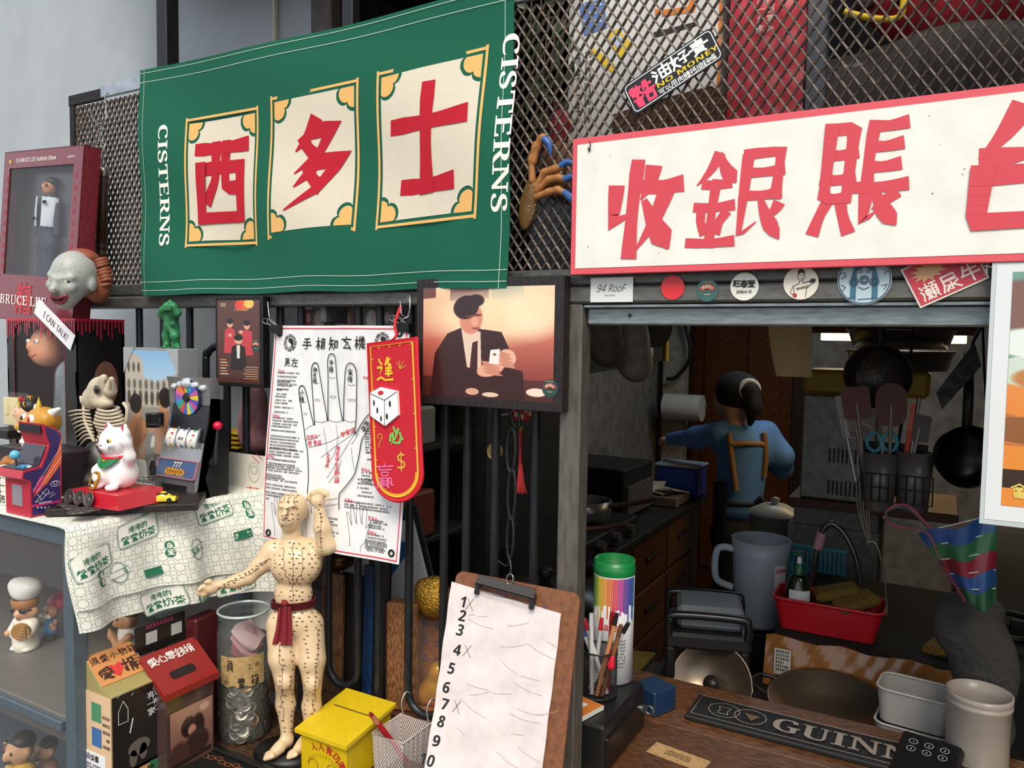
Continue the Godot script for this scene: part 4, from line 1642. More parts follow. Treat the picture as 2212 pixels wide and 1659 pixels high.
func palm_poster() -> void:
	var o:=Z(565,1163,.056)
	var t:=frame(o,Z(861,1220,.056)-o,Z(594,703,.03)-o)
	var e:=pl(t,861,1220)
	var w:=e.x
	var h:=pl(t,594,703).y
	var f:=thing("poster","white palm reading chart with a large outlined hand and red border, hung by clips","poster",t)
	var bend:=func(p: Vector2): return .003*sin(p.y/h*5.0+p.x/w*3.0)-.006*pow(p.x/w-.5,2.0)+.0015*sin(p.x/w*13.0)
	var warp:=func(l: float): return func(p: Vector2): return v3(p.x,p.y,bend.call(p)+l)
	var b:=B.new()
	b.sheet(func(p: Vector2): return v3(p.x*w,p.y*h,bend.call(v2(p.x*w,p.y*h))),24,30,.0007)
	part(f,"sheet",b,M("#ecebea",.4,.0,"soft",v3(5,5,5),{"coat": .25}))
	var W1: Callable=warp.call(.0006)
	var red:=B.new()
	var blk:=B.new()
	var m:=.0045
	for sgm in [[[m,m],[w-m,m]],[[m,h-m],[w-m,h-m]],[[m,m],[m,h-m]],[[w-m,m],[w-m,h-m]]]:
		var P:=[]
		for i in 31:
			P.append(v2(sgm[0][0],sgm[0][1]).lerp(v2(sgm[1][0],sgm[1][1]),i/30.0))
		line(red,P,.0016,W1)
	part(f,"border_print",red,M("#d8344c",.5))
	var K:=2.675
	var Q:=func(L: Array): return pls(t,zm(420,620,K,L))
	var hand: PackedVector2Array=smooth2(Q.call([[655,1190],[660,1100],[652,960],[641,900],[626,800],[612,700],[600,620],[600,585],[615,569],[632,590],[650,660],[668,740],[687,798],[680,700],[670,560],[668,480],[676,448],[690,437],[706,450],[715,500],[735,620],[755,720],[766,772],[766,650],[767,500],[766,430],[776,395],[794,386],[812,400],[818,440],[826,560],[840,680],[860,772],[865,650],[872,540],[880,470],[896,445],[915,441],[934,460],[943,500],[941,600],[936,760],[928,850],[960,800],[985,760],[1010,735],[1028,733],[1033,750],[1010,800],[985,850],[966,890],[955,960],[944,1020],[930,1080],[900,1130],[870,1170],[850,1200],[850,1280]]),4)
	var hb:=B.new()
	line(hb,Array(hand),.0016,W1)
	for L in [[[640,885],[670,880],[700,870],[720,850]],[[655,928],[730,910],[800,885],[860,850],[925,812]],[[738,820],[752,880],[765,960],[770,990]],[[815,798],[825,870],[820,920],[800,980],[755,1040]],[[730,985],[800,930],[870,880],[925,838]],[[768,1105],[795,1060],[850,970],[920,850]],[[780,1130],[830,1060],[850,1000]],[[905,930],[908,970],[922,1055]],[[636,825],[655,810],[680,795]],[[690,775],[730,782],[765,768]],[[770,768],[815,780],[858,770]],[[862,765],[895,780],[930,775]],[[655,1220],[740,1232],[832,1220]],[[700,1250],[770,1262],[835,1252]],[[905,910],[925,880],[940,850]]]:
		line(hb,Array(smooth2(Q.call(L),4)),.0006,W1)
	for q in [[620,660,635,662],[680,550,708,552],[772,520,808,522],[888,562,928,562]]:
		var L:=[[q[0],q[1]],[(q[0]+q[2])/2,q[1]+8],[q[2],q[3]]]
		line(hb,Array(smooth2(Q.call(L),4)),.0006,W1)
	for q in [[635,733,12],[700,653,18],[795,635,26],[908,653,27]]:
		var c: Vector2=Q.call([[q[0],q[1]]])[0]
		ring(hb,c,v2(q[2]*.00026,.0016),.0005,W1,16)
	part(f,"hand_outline",hb,M("#17171a",.5))
	var ch:=func(b2: B,s: String,X: float,Yy: float,size: float,vert:=false,wd:=.1,rot:=.0):
		var c: Vector2=Q.call([[X,Yy]])[0]
		var base:=at(v3(c.x,c.y,0),0,0,rot)
		var ww:=func(p: Vector2):
			var g:=base*v3(p.x,p.y,0)
			return W1.call(v2(g.x,g.y))+v3(0,0,.0003)
		if vert:
			column(b2,s,0,0,size,ww,{"w": wd,"adv": 1.1})
		else:
			ink(b2,s,0,0,size,ww,{"w": wd,"adv": 1.25})
	var u:=.00029
	for i in 5:
		ch.call(blk,"手相知玄機"[i],617+i*79,362-i*1,.0185,false,.1)
	ch.call(blk,"男左",515,455,.0125,false,.1)
	for q in [["無名指",678,458],["中指",775,415],["食指",890,470],["小指",604,590]]:
		ch.call(blk,q[0],q[1],q[2],.0092 if q[0].length()==2 else .0078,true,.11)
	ch.call(blk,"拇指",985,765,.0078,true,.11,-30)
	var rd:=B.new()
	for q in [["婚姻線",645,878,.006,8.0],["感情線",652,918,.0078,8.0],["智慧線",850,868,.0075,22.0]]:
		ch.call(rd,q[0],q[1],q[2],q[3],false,.1,q[4])
	for q in [["太陽線",765,955,.0068],["事業線",822,915,.0068],["生命線",812,1010,.0095]]:
		ch.call(rd,q[0],q[1],q[2],q[3],true,.1,4.0 if q[0]=="生命線" else -4.0)
	for q in [["生命線",478,488],["智慧線",455,747],["感情線",430,980],["太陽線",872,1232],["事業線",960,1060],["財富線",1003,1338],["婚姻線",1000,1420],["智慧線",975,530]]:
		ch.call(rd,q[0],q[1],q[2],.0042,false,.1,-6.0)
	part(f,"red_lettering",rd,M("#d6304a",.5))
	var blocks:=[[475,598,495,560,4],[473,575,548,590,3],[470,535,595,620,2],[466,565,633,655,2],[464,575,670,680,1],[460,580,695,722,2],[453,612,755,790,3],[447,580,805,820,1],[446,610,828,862,2],[442,618,878,930,4],[436,640,935,968,3],[425,620,995,1000,1],[422,625,1018,1060,4],[420,540,1085,1100,2],[420,630,1112,1128,1],[420,625,1142,1162,2],[418,625,1188,1205,2],[418,480,1222,1228,1],[980,1040,820,960,10],[960,1040,1075,1130,4],[940,1045,1115,1210,5],[872,1150,1245,1278,3],[1003,1110,1352,1395,4],[1000,1110,1435,1455,2],[988,1115,1470,1525,6],[755,845,1335,1370,3],[755,845,1395,1470,5],[990,1110,960,1000,2]]
	var sp:=B.new()
	for k in blocks:
		for i in k[4]:
			var yy: float=lerpf(k[2],k[3],float(i)/maxf(1,k[4]-1)) if k[4]>1 else k[2]
			var a: Vector2=Q.call([[k[0],yy]])[0]
			var c: Vector2=Q.call([[k[1]-R.randf_range(0,40),yy+(k[1]-k[0])*.10]])[0]
			dashes(sp,a.x,c.x,(a.y+c.y)/2,.0026,W1)
	part(f,"small_print",sp,M("#2a2a2e",.6)).set_meta("kind","stuff")
	for q in [[548,322],[1088,315]]:
		var c: Vector2=Q.call([[q[0],q[1]]])[0]
		var rr:=.0075
		ring(blk,c,v2(rr,rr),.0006,W1,28)
		var P:=PackedVector2Array()
		for i in 13:
			var a:=-PI/2+PI*i/12
			P.append(c+v2(cos(a),sin(a))*rr)
		for i in 9:
			var a:=PI/2-PI*i/8
			P.append(c+v2(-cos(a)*rr*.5,rr*.5+sin(a)*rr*.5))
		for i in range(1,9):
			var a:=PI/2-PI*i/8
			P.append(c+v2(cos(a)*rr*.5,-rr*.5+sin(a)*rr*.5))
		fill(blk,P,W1)
		for i in 8:
			var a:=TAU*i/8
			var d:=v2(cos(a),sin(a))
			var nn:=v2(-d.y,d.x)
			for k in 3:
				var m0:=c+d*(rr*1.28+k*.0017)
				if (i+k) % 3==0:
					line(blk,[m0-nn*.0034,m0-nn*.0008],.001,W1)
					line(blk,[m0+nn*.0008,m0+nn*.0034],.001,W1)
				else:
					line(blk,[m0-nn*.0034,m0+nn*.0034],.001,W1)
	var lil:=B.new()
	for q in [[905,1495,.30],[470,1440,.32],[650,1430,.30]]:
		var c: Vector2=Q.call([[q[0],q[1]]])[0]
		var P:=[]
		for i in range(0,hand.size(),2):
			P.append(c+(hand[i]-hand[0])*q[2])
		line(lil,P,.0006,W1)
	part(f,"small_hand_print",lil,M("#1d1d20",.5))
	part(f,"black_lettering",blk,M("#17171a",.5))
	for q in [[487,268],[1190,268],[432,1418],[1137,1538]]:
		var c: Vector2=Q.call([[q[0],q[1]]])[0]
		b=B.new()
		var p:=v3(c.x,c.y,bend.call(c)+.0012)
		b.tube(arc3(p,v3(.0043,0,0),v3(0,.0043,0),0,345,22),.0014,8,true)
		part(f,"eyelet",b,M("#1b1b1d",.3,.5))
	for q in [[595.0,712.0,578.0,640.0],[872.0,708.0,885.0,634.0]]:
		var p:=Z(q[0],q[1],.032)
		var c:=thing("binder_clip","black binder clip with wire handles gripping the palm chart's top %s corner" % ("left" if q[0]<700 else "right"),"clip",at(p))
		b=B.new()
		b.prism(pva([v2(-.010,-.004),v2(.012,-.008),v2(.012,.006),v2(-.010,.009)]),at(v3(0,0,.004)),.009)
		part(c,"clip_body",b,M("#141415",.3,.3))
		b=B.new()
		for s in [1.0,-1.0]:
			b.tube(curve([v3(-.003,.006,.002*s),v3(-.016,.010,.004*s+.004),v3(-.019,.015,.005*s+.004),v3(-.011,.017,.004*s+.003),v3(.003,.007,.002*s)]),.0007,6)
		part(c,"handle",b,M("#8d8f92",.3,.9))
		b=W(c)
		b.tube(curve([Z(q[2],q[3],.018),Z(q[2]+1,q[3]+20,.022),Z(q[2]+(5 if q[0]<700 else -2),q[3]+48,.028),p+v3(0,.012,.002),p+v3(-.004,.004,.003)]),.0011,6)
		part(c,"wire_hook",b,M("#a7a9ab",.3,.9))

func pendant() -> void:
	var o:=Z(808,1082,.078)
	var t:=frame(o,Z(912,1082,.078)-o,Z(803,740,.062)-o)
	t.basis=t.basis
	var w:=pl(t,912,1060).x
	var h:=pl(t,806,741).y
	var f:=thing("embroidered_pendant","red felt hanging tag with a dice, embroidered characters and yellow piping","pendant",t)
	var shape:=func(k: float):
		var P:=pva([v2(w-k,h-k),v2(k,h-k)])
		for i in 17:
			var a:=PI+PI*i/16
			P.append(v2(w/2+cos(a)*(w/2-k),w*.46+sin(a)*(w*.46-k)))
		return P
	var b:=B.new()
	b.prism(shape.call(.0),Transform3D(),.006)
	part(f,"felt",b,M("#d3142b",.85,.0,"fine",v3(30,30,30),{"rim": .4}))
	b=B.new()
	var P: PackedVector2Array=shape.call(.0)
	var pts:=[]
	for q in P:
		pts.append(v3(q.x,q.y,-.002))
	b.tube(pts,.003,8,true)
	part(f,"edge_binding",b,M("#e01a2c",.8,.0,"fine",v3(80,80,80)))
	b=B.new()
	P=shape.call(.0055)
	pts=[]
	for q in P:
		pts.append(v3(q.x,q.y,.0002))
	b.tube(pts,.0014,6,true)
	P=shape.call(.0095)
	for i in 70:
		var u:=float(i)/70*P.size()
		var k:=int(u)
		var q:=P[k % P.size()].lerp(P[(k+1) % P.size()],u-k)
		var c:=v2(w/2,clampf(q.y,w*.46,h-w/2))
		var d:=(q-c).normalized()
		b.cyl(v3(q.x,q.y,.0006),v3(q.x+d.x*.0035,q.y+d.y*.0035,.0006),.0007,-1.0,5,false)
	part(f,"yellow_piping",b,M("#f2b632",.7))
	var K:=2.514
	var at2:=func(X: float,Yy: float): return pl(t,780+X/K,590+Yy/K)
	for q in [["逢",92,585,.031,"#e9b824",.1],["必",155,940,.027,"#6fbf56",.12],["贏",92,1165,.033,"#e46a9a",.07]]:
		b=B.new()
		var c: Vector2=at2.call(q[1],q[2])
		ink(b,q[0],c.x,c.y,q[3],plane(Transform3D(),.0009),{"brush": true,"w": q[5],"sx": .86})
		part(f,"embroidered_character",b,M(q[4],.6))
	b=B.new()
	var c: Vector2=at2.call(200,1070)
	latin(b,"$",c.x,c.y,.024,plane(Transform3D(),.0009),{"bold": false})
	c=at2.call(92,945)
	for L in [[[.002,.0],[.004,.006],[.0085,.012],[.008,.017],[.003,.018],[.001,.014],[.004,.012]]]:
		var PP:=PackedVector2Array()
		for q in L:
			PP.append(c+v2(q[0],q[1]))
		line(b,Array(smooth2(PP)),.0012,plane(Transform3D(),.0009))
	c=at2.call(215,520)
	for a in [60.0,95.0,20.0,120.0]:
		line(b,[c,c+v2(cos(deg_to_rad(a)),sin(deg_to_rad(a)))*.011],.001,plane(Transform3D(),.0009))
	part(f,"gold_embroidery",b,M("#cfa33a",.6))
	var D0:=PackedVector2Array()
	for q in [[60,650],[115,620],[205,640],[212,770],[140,830],[62,775]]:
		D0.append(at2.call(q[0],q[1]))
	b=B.new()
	b.prism(D0,at(v3(0,0,.0045)),.0048)
	part(f,"dice_patch",b,M("#efeeec",.7))
	b=B.new()
	var wp:=plane(Transform3D(),.005)
	for L in [[[62,655],[140,690],[205,645]],[[140,690],[140,828]]]:
		var PP:=[]
		for q in L:
			PP.append(at2.call(q[0],q[1]))
		line(b,PP,.0009,wp)
	for q in [[168,710,.5,1.0],[152,778,.5,1.0],[82,705,.4,1.0],[100,745,.4,1.0],[120,790,.4,.9]]:
		var cc: Vector2=at2.call(q[0],q[1])
		fill(b,disc(.004*q[2],10,.0045*q[3]),plane(at(v3(cc.x,cc.y,0)),.005))
	part(f,"dice_marking",b,M("#151515",.7))
	b=B.new()
	c=at2.call(118,650)
	b.ell(v3(c.x,c.y,.0048),v3(.0052,.0032,.001),12)
	part(f,"red_spot",b,M("#c8202c",.7))
	b=W(f)
	var top:=t*v3(w*.48,h,0)
	b.tube(curve([top,Z(856,725,.062),Z(853,700,.055),Z(862,672,.045),Z(866,662,.04)]),[.0012,.0012,.0012,.0014,.0018,.002,.002,.0018,.002,.0022,.002,.0022,.0021,.002,.0021,.0024,.0022,.0024,.0023,.0022,.0024,.0024,.0022,.0022,.002],7)
	part(f,"red_cord",b,M("#c4202c",.8))
	b=W(f)
	b.tube(curve([Z(880,640,.017),Z(886,660,.022),Z(880,682,.035),Z(868,680,.045),Z(866,664,.042),Z(864,650,.038)]),.0009,6)
	part(f,"wire_hook",b,M("#a7a9ab",.3,.9))

func framed(called: String,label: String,cat: String,q: Array,z: float,th: float,border: float,tex: Texture2D,fr: String) -> Node3D:
	var a:=Z(q[0],q[3],z)
	var c:=Z(q[2],q[1],z)
	var f:=thing(called,label,cat,Transform3D(Basis(),a))
	var w:=c.x-a.x
	var h:=c.y-a.y
	var b:=B.new()
	b.box(v3(w/2,h/2,-th/2),v3(w,h,th),.001)
	part(f,"frame",b,M(fr,.5,.0,"grain",v3(30,4,30)))
	b=B.new()
	b.quad(v3(border,border,.0005),v3(w-border,border,.0005),v3(w-border,h-border,.0005),v3(border,h-border,.0005))
	part(f,"picture",b,MT(tex,.3,{"coat": .3}))
	return f
func pictures() -> void:
	var p:=Pic.new(420,340,Color("#c97a5a"))
	p.grad(Color("#f0cfa6"),Color("#c8705a"),.0,.45).grad(Color("#c8705a"),Color("#8d4038"),.45,.82).grad(Color("#5a2d28"),Color("#4a2420"),.82,1.0)
	p.poly([[0,0],[.1,0],[.1,.09],[0,.1]],Color("#6d4038")).poly([[.22,0],[.52,0],[.52,.1],[.22,.12]],Color("#8d6a60")).poly([[.54,0],[.78,0],[.78,.17],[.54,.12]],Color("#b6b6a0"))
	p.ell(.52,.28,.3,.14,Color(1,.9,.72,.8),1.0).ell(.85,.22,.14,.14,Color(1,.9,.75,.7),1.0)
	p.blur(1)
	p.poly([[.06,1.0],[.1,.6],[.2,.42],[.32,.36],[.5,.38],[.62,.4],[.68,.55],[.7,.72],[.78,.74],[.8,1.0]],Color("#3a1c1c"))
	p.poly([[.31,.36],[.46,.4],[.47,.76],[.36,.72]],Color("#e6c8b4")).poly([[.4,.5],[.44,.48],[.44,.76],[.38,.74]],Color("#44221f"))
	p.ell(.385,.28,.085,.135,Color("#d58a70"),.1,.1).ell(.345,.18,.095,.1,Color("#33191a"),.1,-.3).ell(.42,.12,.06,.05,Color("#33191a"),.2)
	p.ell(.43,.25,.03,.008,Color("#6d3a30"),.6).ell(.37,.26,.025,.008,Color("#6d3a30"),.6).ell(.425,.37,.025,.008,Color("#9a4a44"),.6).ell(.415,.31,.02,.03,Color("#e6a48a"),.8)
	p.ell(.54,.73,.1,.06,Color("#e8a890"),.15,-.3).ell(.66,.63,.065,.075,Color("#eab49c"),.15)
	for i in 4:
		p.ell(.63+i*.012,.59+i*.035,.05,.014,Color("#d08a74"),.4,.2)
		p.ell(.53+i*.01,.68+i*.03,.06,.012,Color("#cf8872"),.4,.15)
	p.poly([[.54,.56],[.61,.55],[.6,.69],[.53,.68]],Color("#f2e9dc")).ell(.57,.6,.012,.01,Color("#7a5a50"),.2)
	p.ell(.88,.92,.07,.035,Color("#f3d9c6"),.1).ell(.54,.96,.06,.02,Color("#e8c8b0"),.1).ell(.4,.94,.05,.03,Color("#d8a48c"),.1)
	var f:=framed("framed_picture","dark framed warm print of a suited man holding a card, under the banner's right end","picture",[898.0,594.0,1219.0,871.0],.036,.02,.0125,p.tex(),"#38282a")
	var c:=Z(1188,839,.0368)
	var s:=thing("sticker","dark green round sticker with a red fan on the suited man picture's lower right corner","sticker",at(c))
	var b:=B.new()
	b.prism(disc(.0115,28),Transform3D(),.0006,true)
	part(s,"backing",b,M("#2c4a42",.4))
	fan_print(s,.0115)
	p=Pic.new(200,400,Color("#4a2a24"))
	p.grad(Color("#5a332b"),Color("#4d2b25"))
	p.ell(.62,.05,.14,.06,Color("#e05a2a"),.3).ell(.75,.04,.1,.05,Color("#f0c060"),.3).ell(.5,.06,.07,.05,Color("#d84030"),.3)
	for q in [[.3,.28,"#c23a44",.09],[.7,.3,"#c23a44",.09],[.5,.48,"#221818",.12]]:
		p.poly([[q[0]-q[3]*1.6,q[1]+.36],[q[0]-q[3]*1.3,q[1]+.08],[q[0],q[1]+.04],[q[0]+q[3]*1.3,q[1]+.08],[q[0]+q[3]*1.6,q[1]+.36]],Color(q[2]))
		p.ell(q[0],q[1],q[3]*.75,.045,Color("#d9a184"),.15).ell(q[0],q[1]-.03,q[3]*.8,.032,Color("#1c1414"),.2)
	p.poly([[.46,.54],[.54,.54],[.53,.7],[.47,.7]],Color("#d8d4cc")).ell(.3,.42,.04,.02,Color("#d9a184"),.2).ell(.56,.38,.05,.02,Color("#d9a184"),.2)
	for i in 6:
		p.line([.06,.72+i*.035],[.2+.03*(i % 3),.72+i*.035],.011,Color("#cfc3b4") if i % 2==1 else Color("#d08a50"))
		p.line([.66-.04*(i % 2),.8+i*.028],[.95,.8+i*.028],.008,Color("#bfae9c") if i % 2==0 else Color("#d0955a"))
	p.line([.08,.04],[.2,.04],.012,Color("#e0ae7a")).line([.08,.065],[.2,.065],.009,Color("#dcd4c8"))
	f=framed("framed_picture","small narrow brown print of three figures in a black frame, below the banner's left half","picture",[466.0,640.0,567.0,832.0],.032,.016,.006,p.tex(),"#1c1716")
	b=B.new()
	c=Z(505,672,.0328)
	latin(b,"ALL FOR THE WINNER",0,0,.0028,plane(f.transform.affine_inverse()*at(c)),{"sx": .9})
	part(f,"lettering",b,M("#cfae8c",.6))
	c=Z(553,747,.0328)
	s=thing("sticker","tiny dark green round sticker with a red fan on the small brown picture's right edge","sticker",at(c))
	b=B.new()
	b.prism(disc(.0105,28),Transform3D(),.0006,true)
	part(s,"backing",b,M("#2c4a42",.4))
	fan_print(s,.0105)

func nunchaku() -> void:
	var f:=thing("nunchaku","brown wooden nunchaku with steel caps and chain, hanging on the screen's left","nunchaku",at(Z(215,400,.03)))
	for q in [[[197,384],[196,600],.0075],[[224,375],[217,600],.0090]]:
		var a:=Z(q[0][0],q[0][1],.026)
		var c:=Z(q[1][0],q[1][1],.026)
		var d:=(a-c).length()
		var bs:=Basis(Quaternion(Vector3.UP,(a-c).normalized()))
		var r: float=q[2]
		var b:=W(f)
		var prof:=[v2(0,0),v2(r*1.05,.001),v2(r*1.1,d*.1)]
		for k in [.12,.18,.27,.33]:
			prof+=[v2(r*1.09,d*(k-.006)),v2(r*.94,d*k),v2(r*1.09,d*(k+.006))]
		prof+=[v2(r,d*.7),v2(r*.96,d-.004),v2(0,d)]
		b.lathe(prof,c,18,bs)
		part(f,"stick",b,M("#6e4227",.4,.0,"grain",v3(40,6,40)))
		b=W(f)
		b.lathe([v2(r*1.08,-.006),v2(r*1.12,.0),v2(r*1.06,.006),v2(r*.7,.011),v2(0,.0125)],a,18,bs)
		part(f,"steel_cap",b,M("#8a8378",.3,.85))
	var b:=W(f)
	var n:=0
	for s in [[[197,372],[205,330],[214,295],[216,270]],[[222,360],[224,325],[218,295],[216,270]]]:
		var pts:=[]
		for q in s:
			pts.append(Z(q[0],q[1],.027))
		var L:=curve(pts,4)
		for i in L.size()-1:
			var m: Vector3=(L[i]+L[i+1])/2
			var d: Vector3=(L[i+1]-L[i]).normalized()
			var sd:=d.cross(Vector3.BACK if i % 2==0 else v3(.7,.2,.7)).normalized()
			b.tube(arc3(m,d*.0058,sd*.0032,0,330,11),.0009,5,true)
	part(f,"chain",b,M("#8d8a84",.3,.9))
	b=W(f)
	b.tube(curve([Z(196,238,.01),Z(200,255,.02),Z(215,268,.028),Z(228,258,.026),Z(229,230,.02),Z(226,206,.012),Z(235,200,.006)]),.0012,6)
	part(f,"wire_hook",b,M("#8d8f90",.35,.9))

func zip_chain() -> void:
	var f:=thing("cable_tie_chain","chain of black cable ties hanging between the bars above the clipboard","cable ties",at(Z(1105,870,.004)))
	var z:=.006
	for q in [[1108,868,1118,925,9.0],[1106,925,1103,1018,10.0],[1107,1015,1104,1120,9.0],[1104,1118,1101,1205,8.0]]:
		var a:=Z(q[0],q[1],z)
		var c:=Z(q[2],q[3],z)
		var m:=(a+c)/2
		var b:=W(f)
		var pts:=arc3(m,(a-c)/2*1.04,v3(q[4]*.00078,0,.002),0,345,23)
		b.tube(pts,.0021,6,true)
		b.box(a+v3(.003,-.002,.001),v3(.005,.005,.004),.001)
		b.tube([a+v3(.004,-.002,0),a+v3(.008,.002,.003),a+v3(.011,.008,.004)],.0008,5)
		part(f,"cable_tie",b,M("#1a1a1b",.45))
	var b:=W(f)
	b.tube(curve([Z(1101,1205,z),Z(1095,1222,z),Z(1085,1218,z),Z(1076,1212,z)]),.0009,5)
	b.tube(curve([Z(1101,1205,z),Z(1104,1230,z+.008),Z(1100,1246,z+.02)]),.0016,6)
	part(f,"wire_end",b,M("#3a3a3c",.4,.6))
	f=thing("tassel_charm","red brocade charm with gold flowers and a red tassel hanging behind the bars","charm",at(Z(1125,900,-.035)))
	b=W(f)
	b.ell(Z(1128,888,-.035),v3(.024,.0145,.007),16)
	part(f,"brocade_pad",b,M("#a81f33",.6,.0,"fine",v3(40,40,40)))
	b=W(f)
	for q in [[1106,884],[1116,895],[1146,893],[1136,886],[1127,900]]:
		for i in 5:
			var a:=TAU*i/5
			b.ell(Z(q[0],q[1],-.0285)+v3(cos(a),sin(a),0)*.0022,v3(.0018,.0018,.0008),8)
	part(f,"flower_embroidery",b,M("#d9b577",.6))
	b=W(f)
	b.ell(Z(1124,925,-.035),v3(.0045,.0045,.0045),12)
	part(f,"bead",b,M("#c09a3c",.3,.7))
	b=W(f)
	b.tube([Z(1124,925,-.035),Z(1124,1000,-.035)],.0024,8)
	part(f,"cord",b,M("#a3202c",.7))
	b=W(f)
	for i in 40:
		var o:=v3(R.randf_range(-1,1),0,R.randf_range(-1,1))*.0035
		b.tube([Z(1124,1000,-.035)+o*.4,Z(1125,1040,-.035)+o*1.2,Z(1124+R.randf_range(-4,4),1062+R.randf_range(-4,5),-.035)+o*1.8],.0007,4)
	part(f,"tassel",b,M("#c23338",.8)).set_meta("kind","stuff")
	f=thing("coin_charm","round gold coin charm on a cord, behind the bars below the suited man picture","charm",at(Z(1069,975,-.03)))
	b=W(f)
	var c:=Z(1069,975,-.03)
	b.cyl(c+v3(0,0,-.002),c+v3(0,0,.002),.0125,-1.0,26)
	b.tube(arc3(c+v3(0,0,.002),v3(.0115,0,0),v3(0,.0115,0),0,350,26),.0009,6,true)
	part(f,"coin",b,M("#c9b071",.35,.6,"grime",v3(30,30,30)))
	b=W(f)
	ink(b,"大",c.x-.005,c.y-.005,.010,plane(Transform3D(Basis(),v3(0,0,c.z)),.0024),{"w": .1})
	part(f,"relief",b,M("#8c7436",.4,.5))
	b=W(f)
	for i in 9:
		b.ell(c.lerp(Z(1066,880,-.03),(i+1.3)/9.5),v3(.0018,.0024,.0018),8)
	b.tube([c+v3(0,.0125,0),Z(1066,872,-.03)],.0006,5)
	part(f,"beaded_cord",b,M("#6b5a34",.5))

func menu_card() -> void:
	var o:=Z(2115,1130,.036)
	var t:=frame(o,Vector3.RIGHT,Z(2136,562,.03)-o)
	var h:=pl(t,2136,562).y
	var w:=.16
	var f:=thing("laminated_menu","laminated menu card with orange food photograph hanging at the right edge","menu card",t)
	var b:=B.new()
	b.box(v3(w/2,h/2,-.0006),v3(w,h,.0012))
	part(f,"laminate",b,M("#bfc7c6",.12,.0,"",v3(4,4,4),{"coat": .6}))
	b=B.new()
	var wp:=plane(Transform3D(),.0004)
	rect(b,.004,.005,w-.004,h-.005,wp)
	part(f,"paper",b,M("#dddfdf",.15,.0,"",v3(4,4,4),{"coat": .6}))
	var p:=Pic.new(128,512,Color("#4f7f6c"))
	p.grad(Color("#6f9a8c"),Color("#3f7a64"),.0,.5).grad(Color("#a8643a"),Color("#d8884a"),.5,1.0)
	p.ell(.3,.5,.5,.12,Color("#e0873a"),.1).ell(.25,.42,.35,.07,Color("#c9d4c4"),.1).ell(.3,.45,.25,.05,Color("#b8763a"),.2).ell(.2,.14,.5,.1,Color("#7a5248"),.2).ell(.2,.3,.3,.06,Color("#dfe6dc"),.2)
	p.poly([[0,.62],[.6,.6],[1,.64],[1,.8],[0,.72]],Color("#8f5a34"))
	p.poly([[0,.74],[1,.74],[1,1],[0,1]],Color("#e08a3c")).poly([[0,.84],[1,.84],[1,.92],[0,.92]],Color("#3a2c24"))
	b=B.new()
	var x0:=pl(t,2172,900).x
	b.quad(v3(x0,.02,.0007),v3(w-.01,.02,.0007),v3(w-.01,h-.012,.0007),v3(x0,h-.012,.0007))
	part(f,"food_picture",b,MT(p.tex(),.15,{"coat": .6}))
	b=B.new()
	var q:=pl(t,2184,1072)
	ink(b,"會",q.x,q.y,.0125,plane(Transform3D(),.0011),{"w": .12})
	part(f,"lettering",b,M("#d8c060",.4))
	b=W(f)
	b.cyl(t*v3(w/2,h,0),t*v3(w/2,h+.012,-.012),.001,-1.0,6)
	part(f,"wire_hook",b,M("#777777",.3,.9))

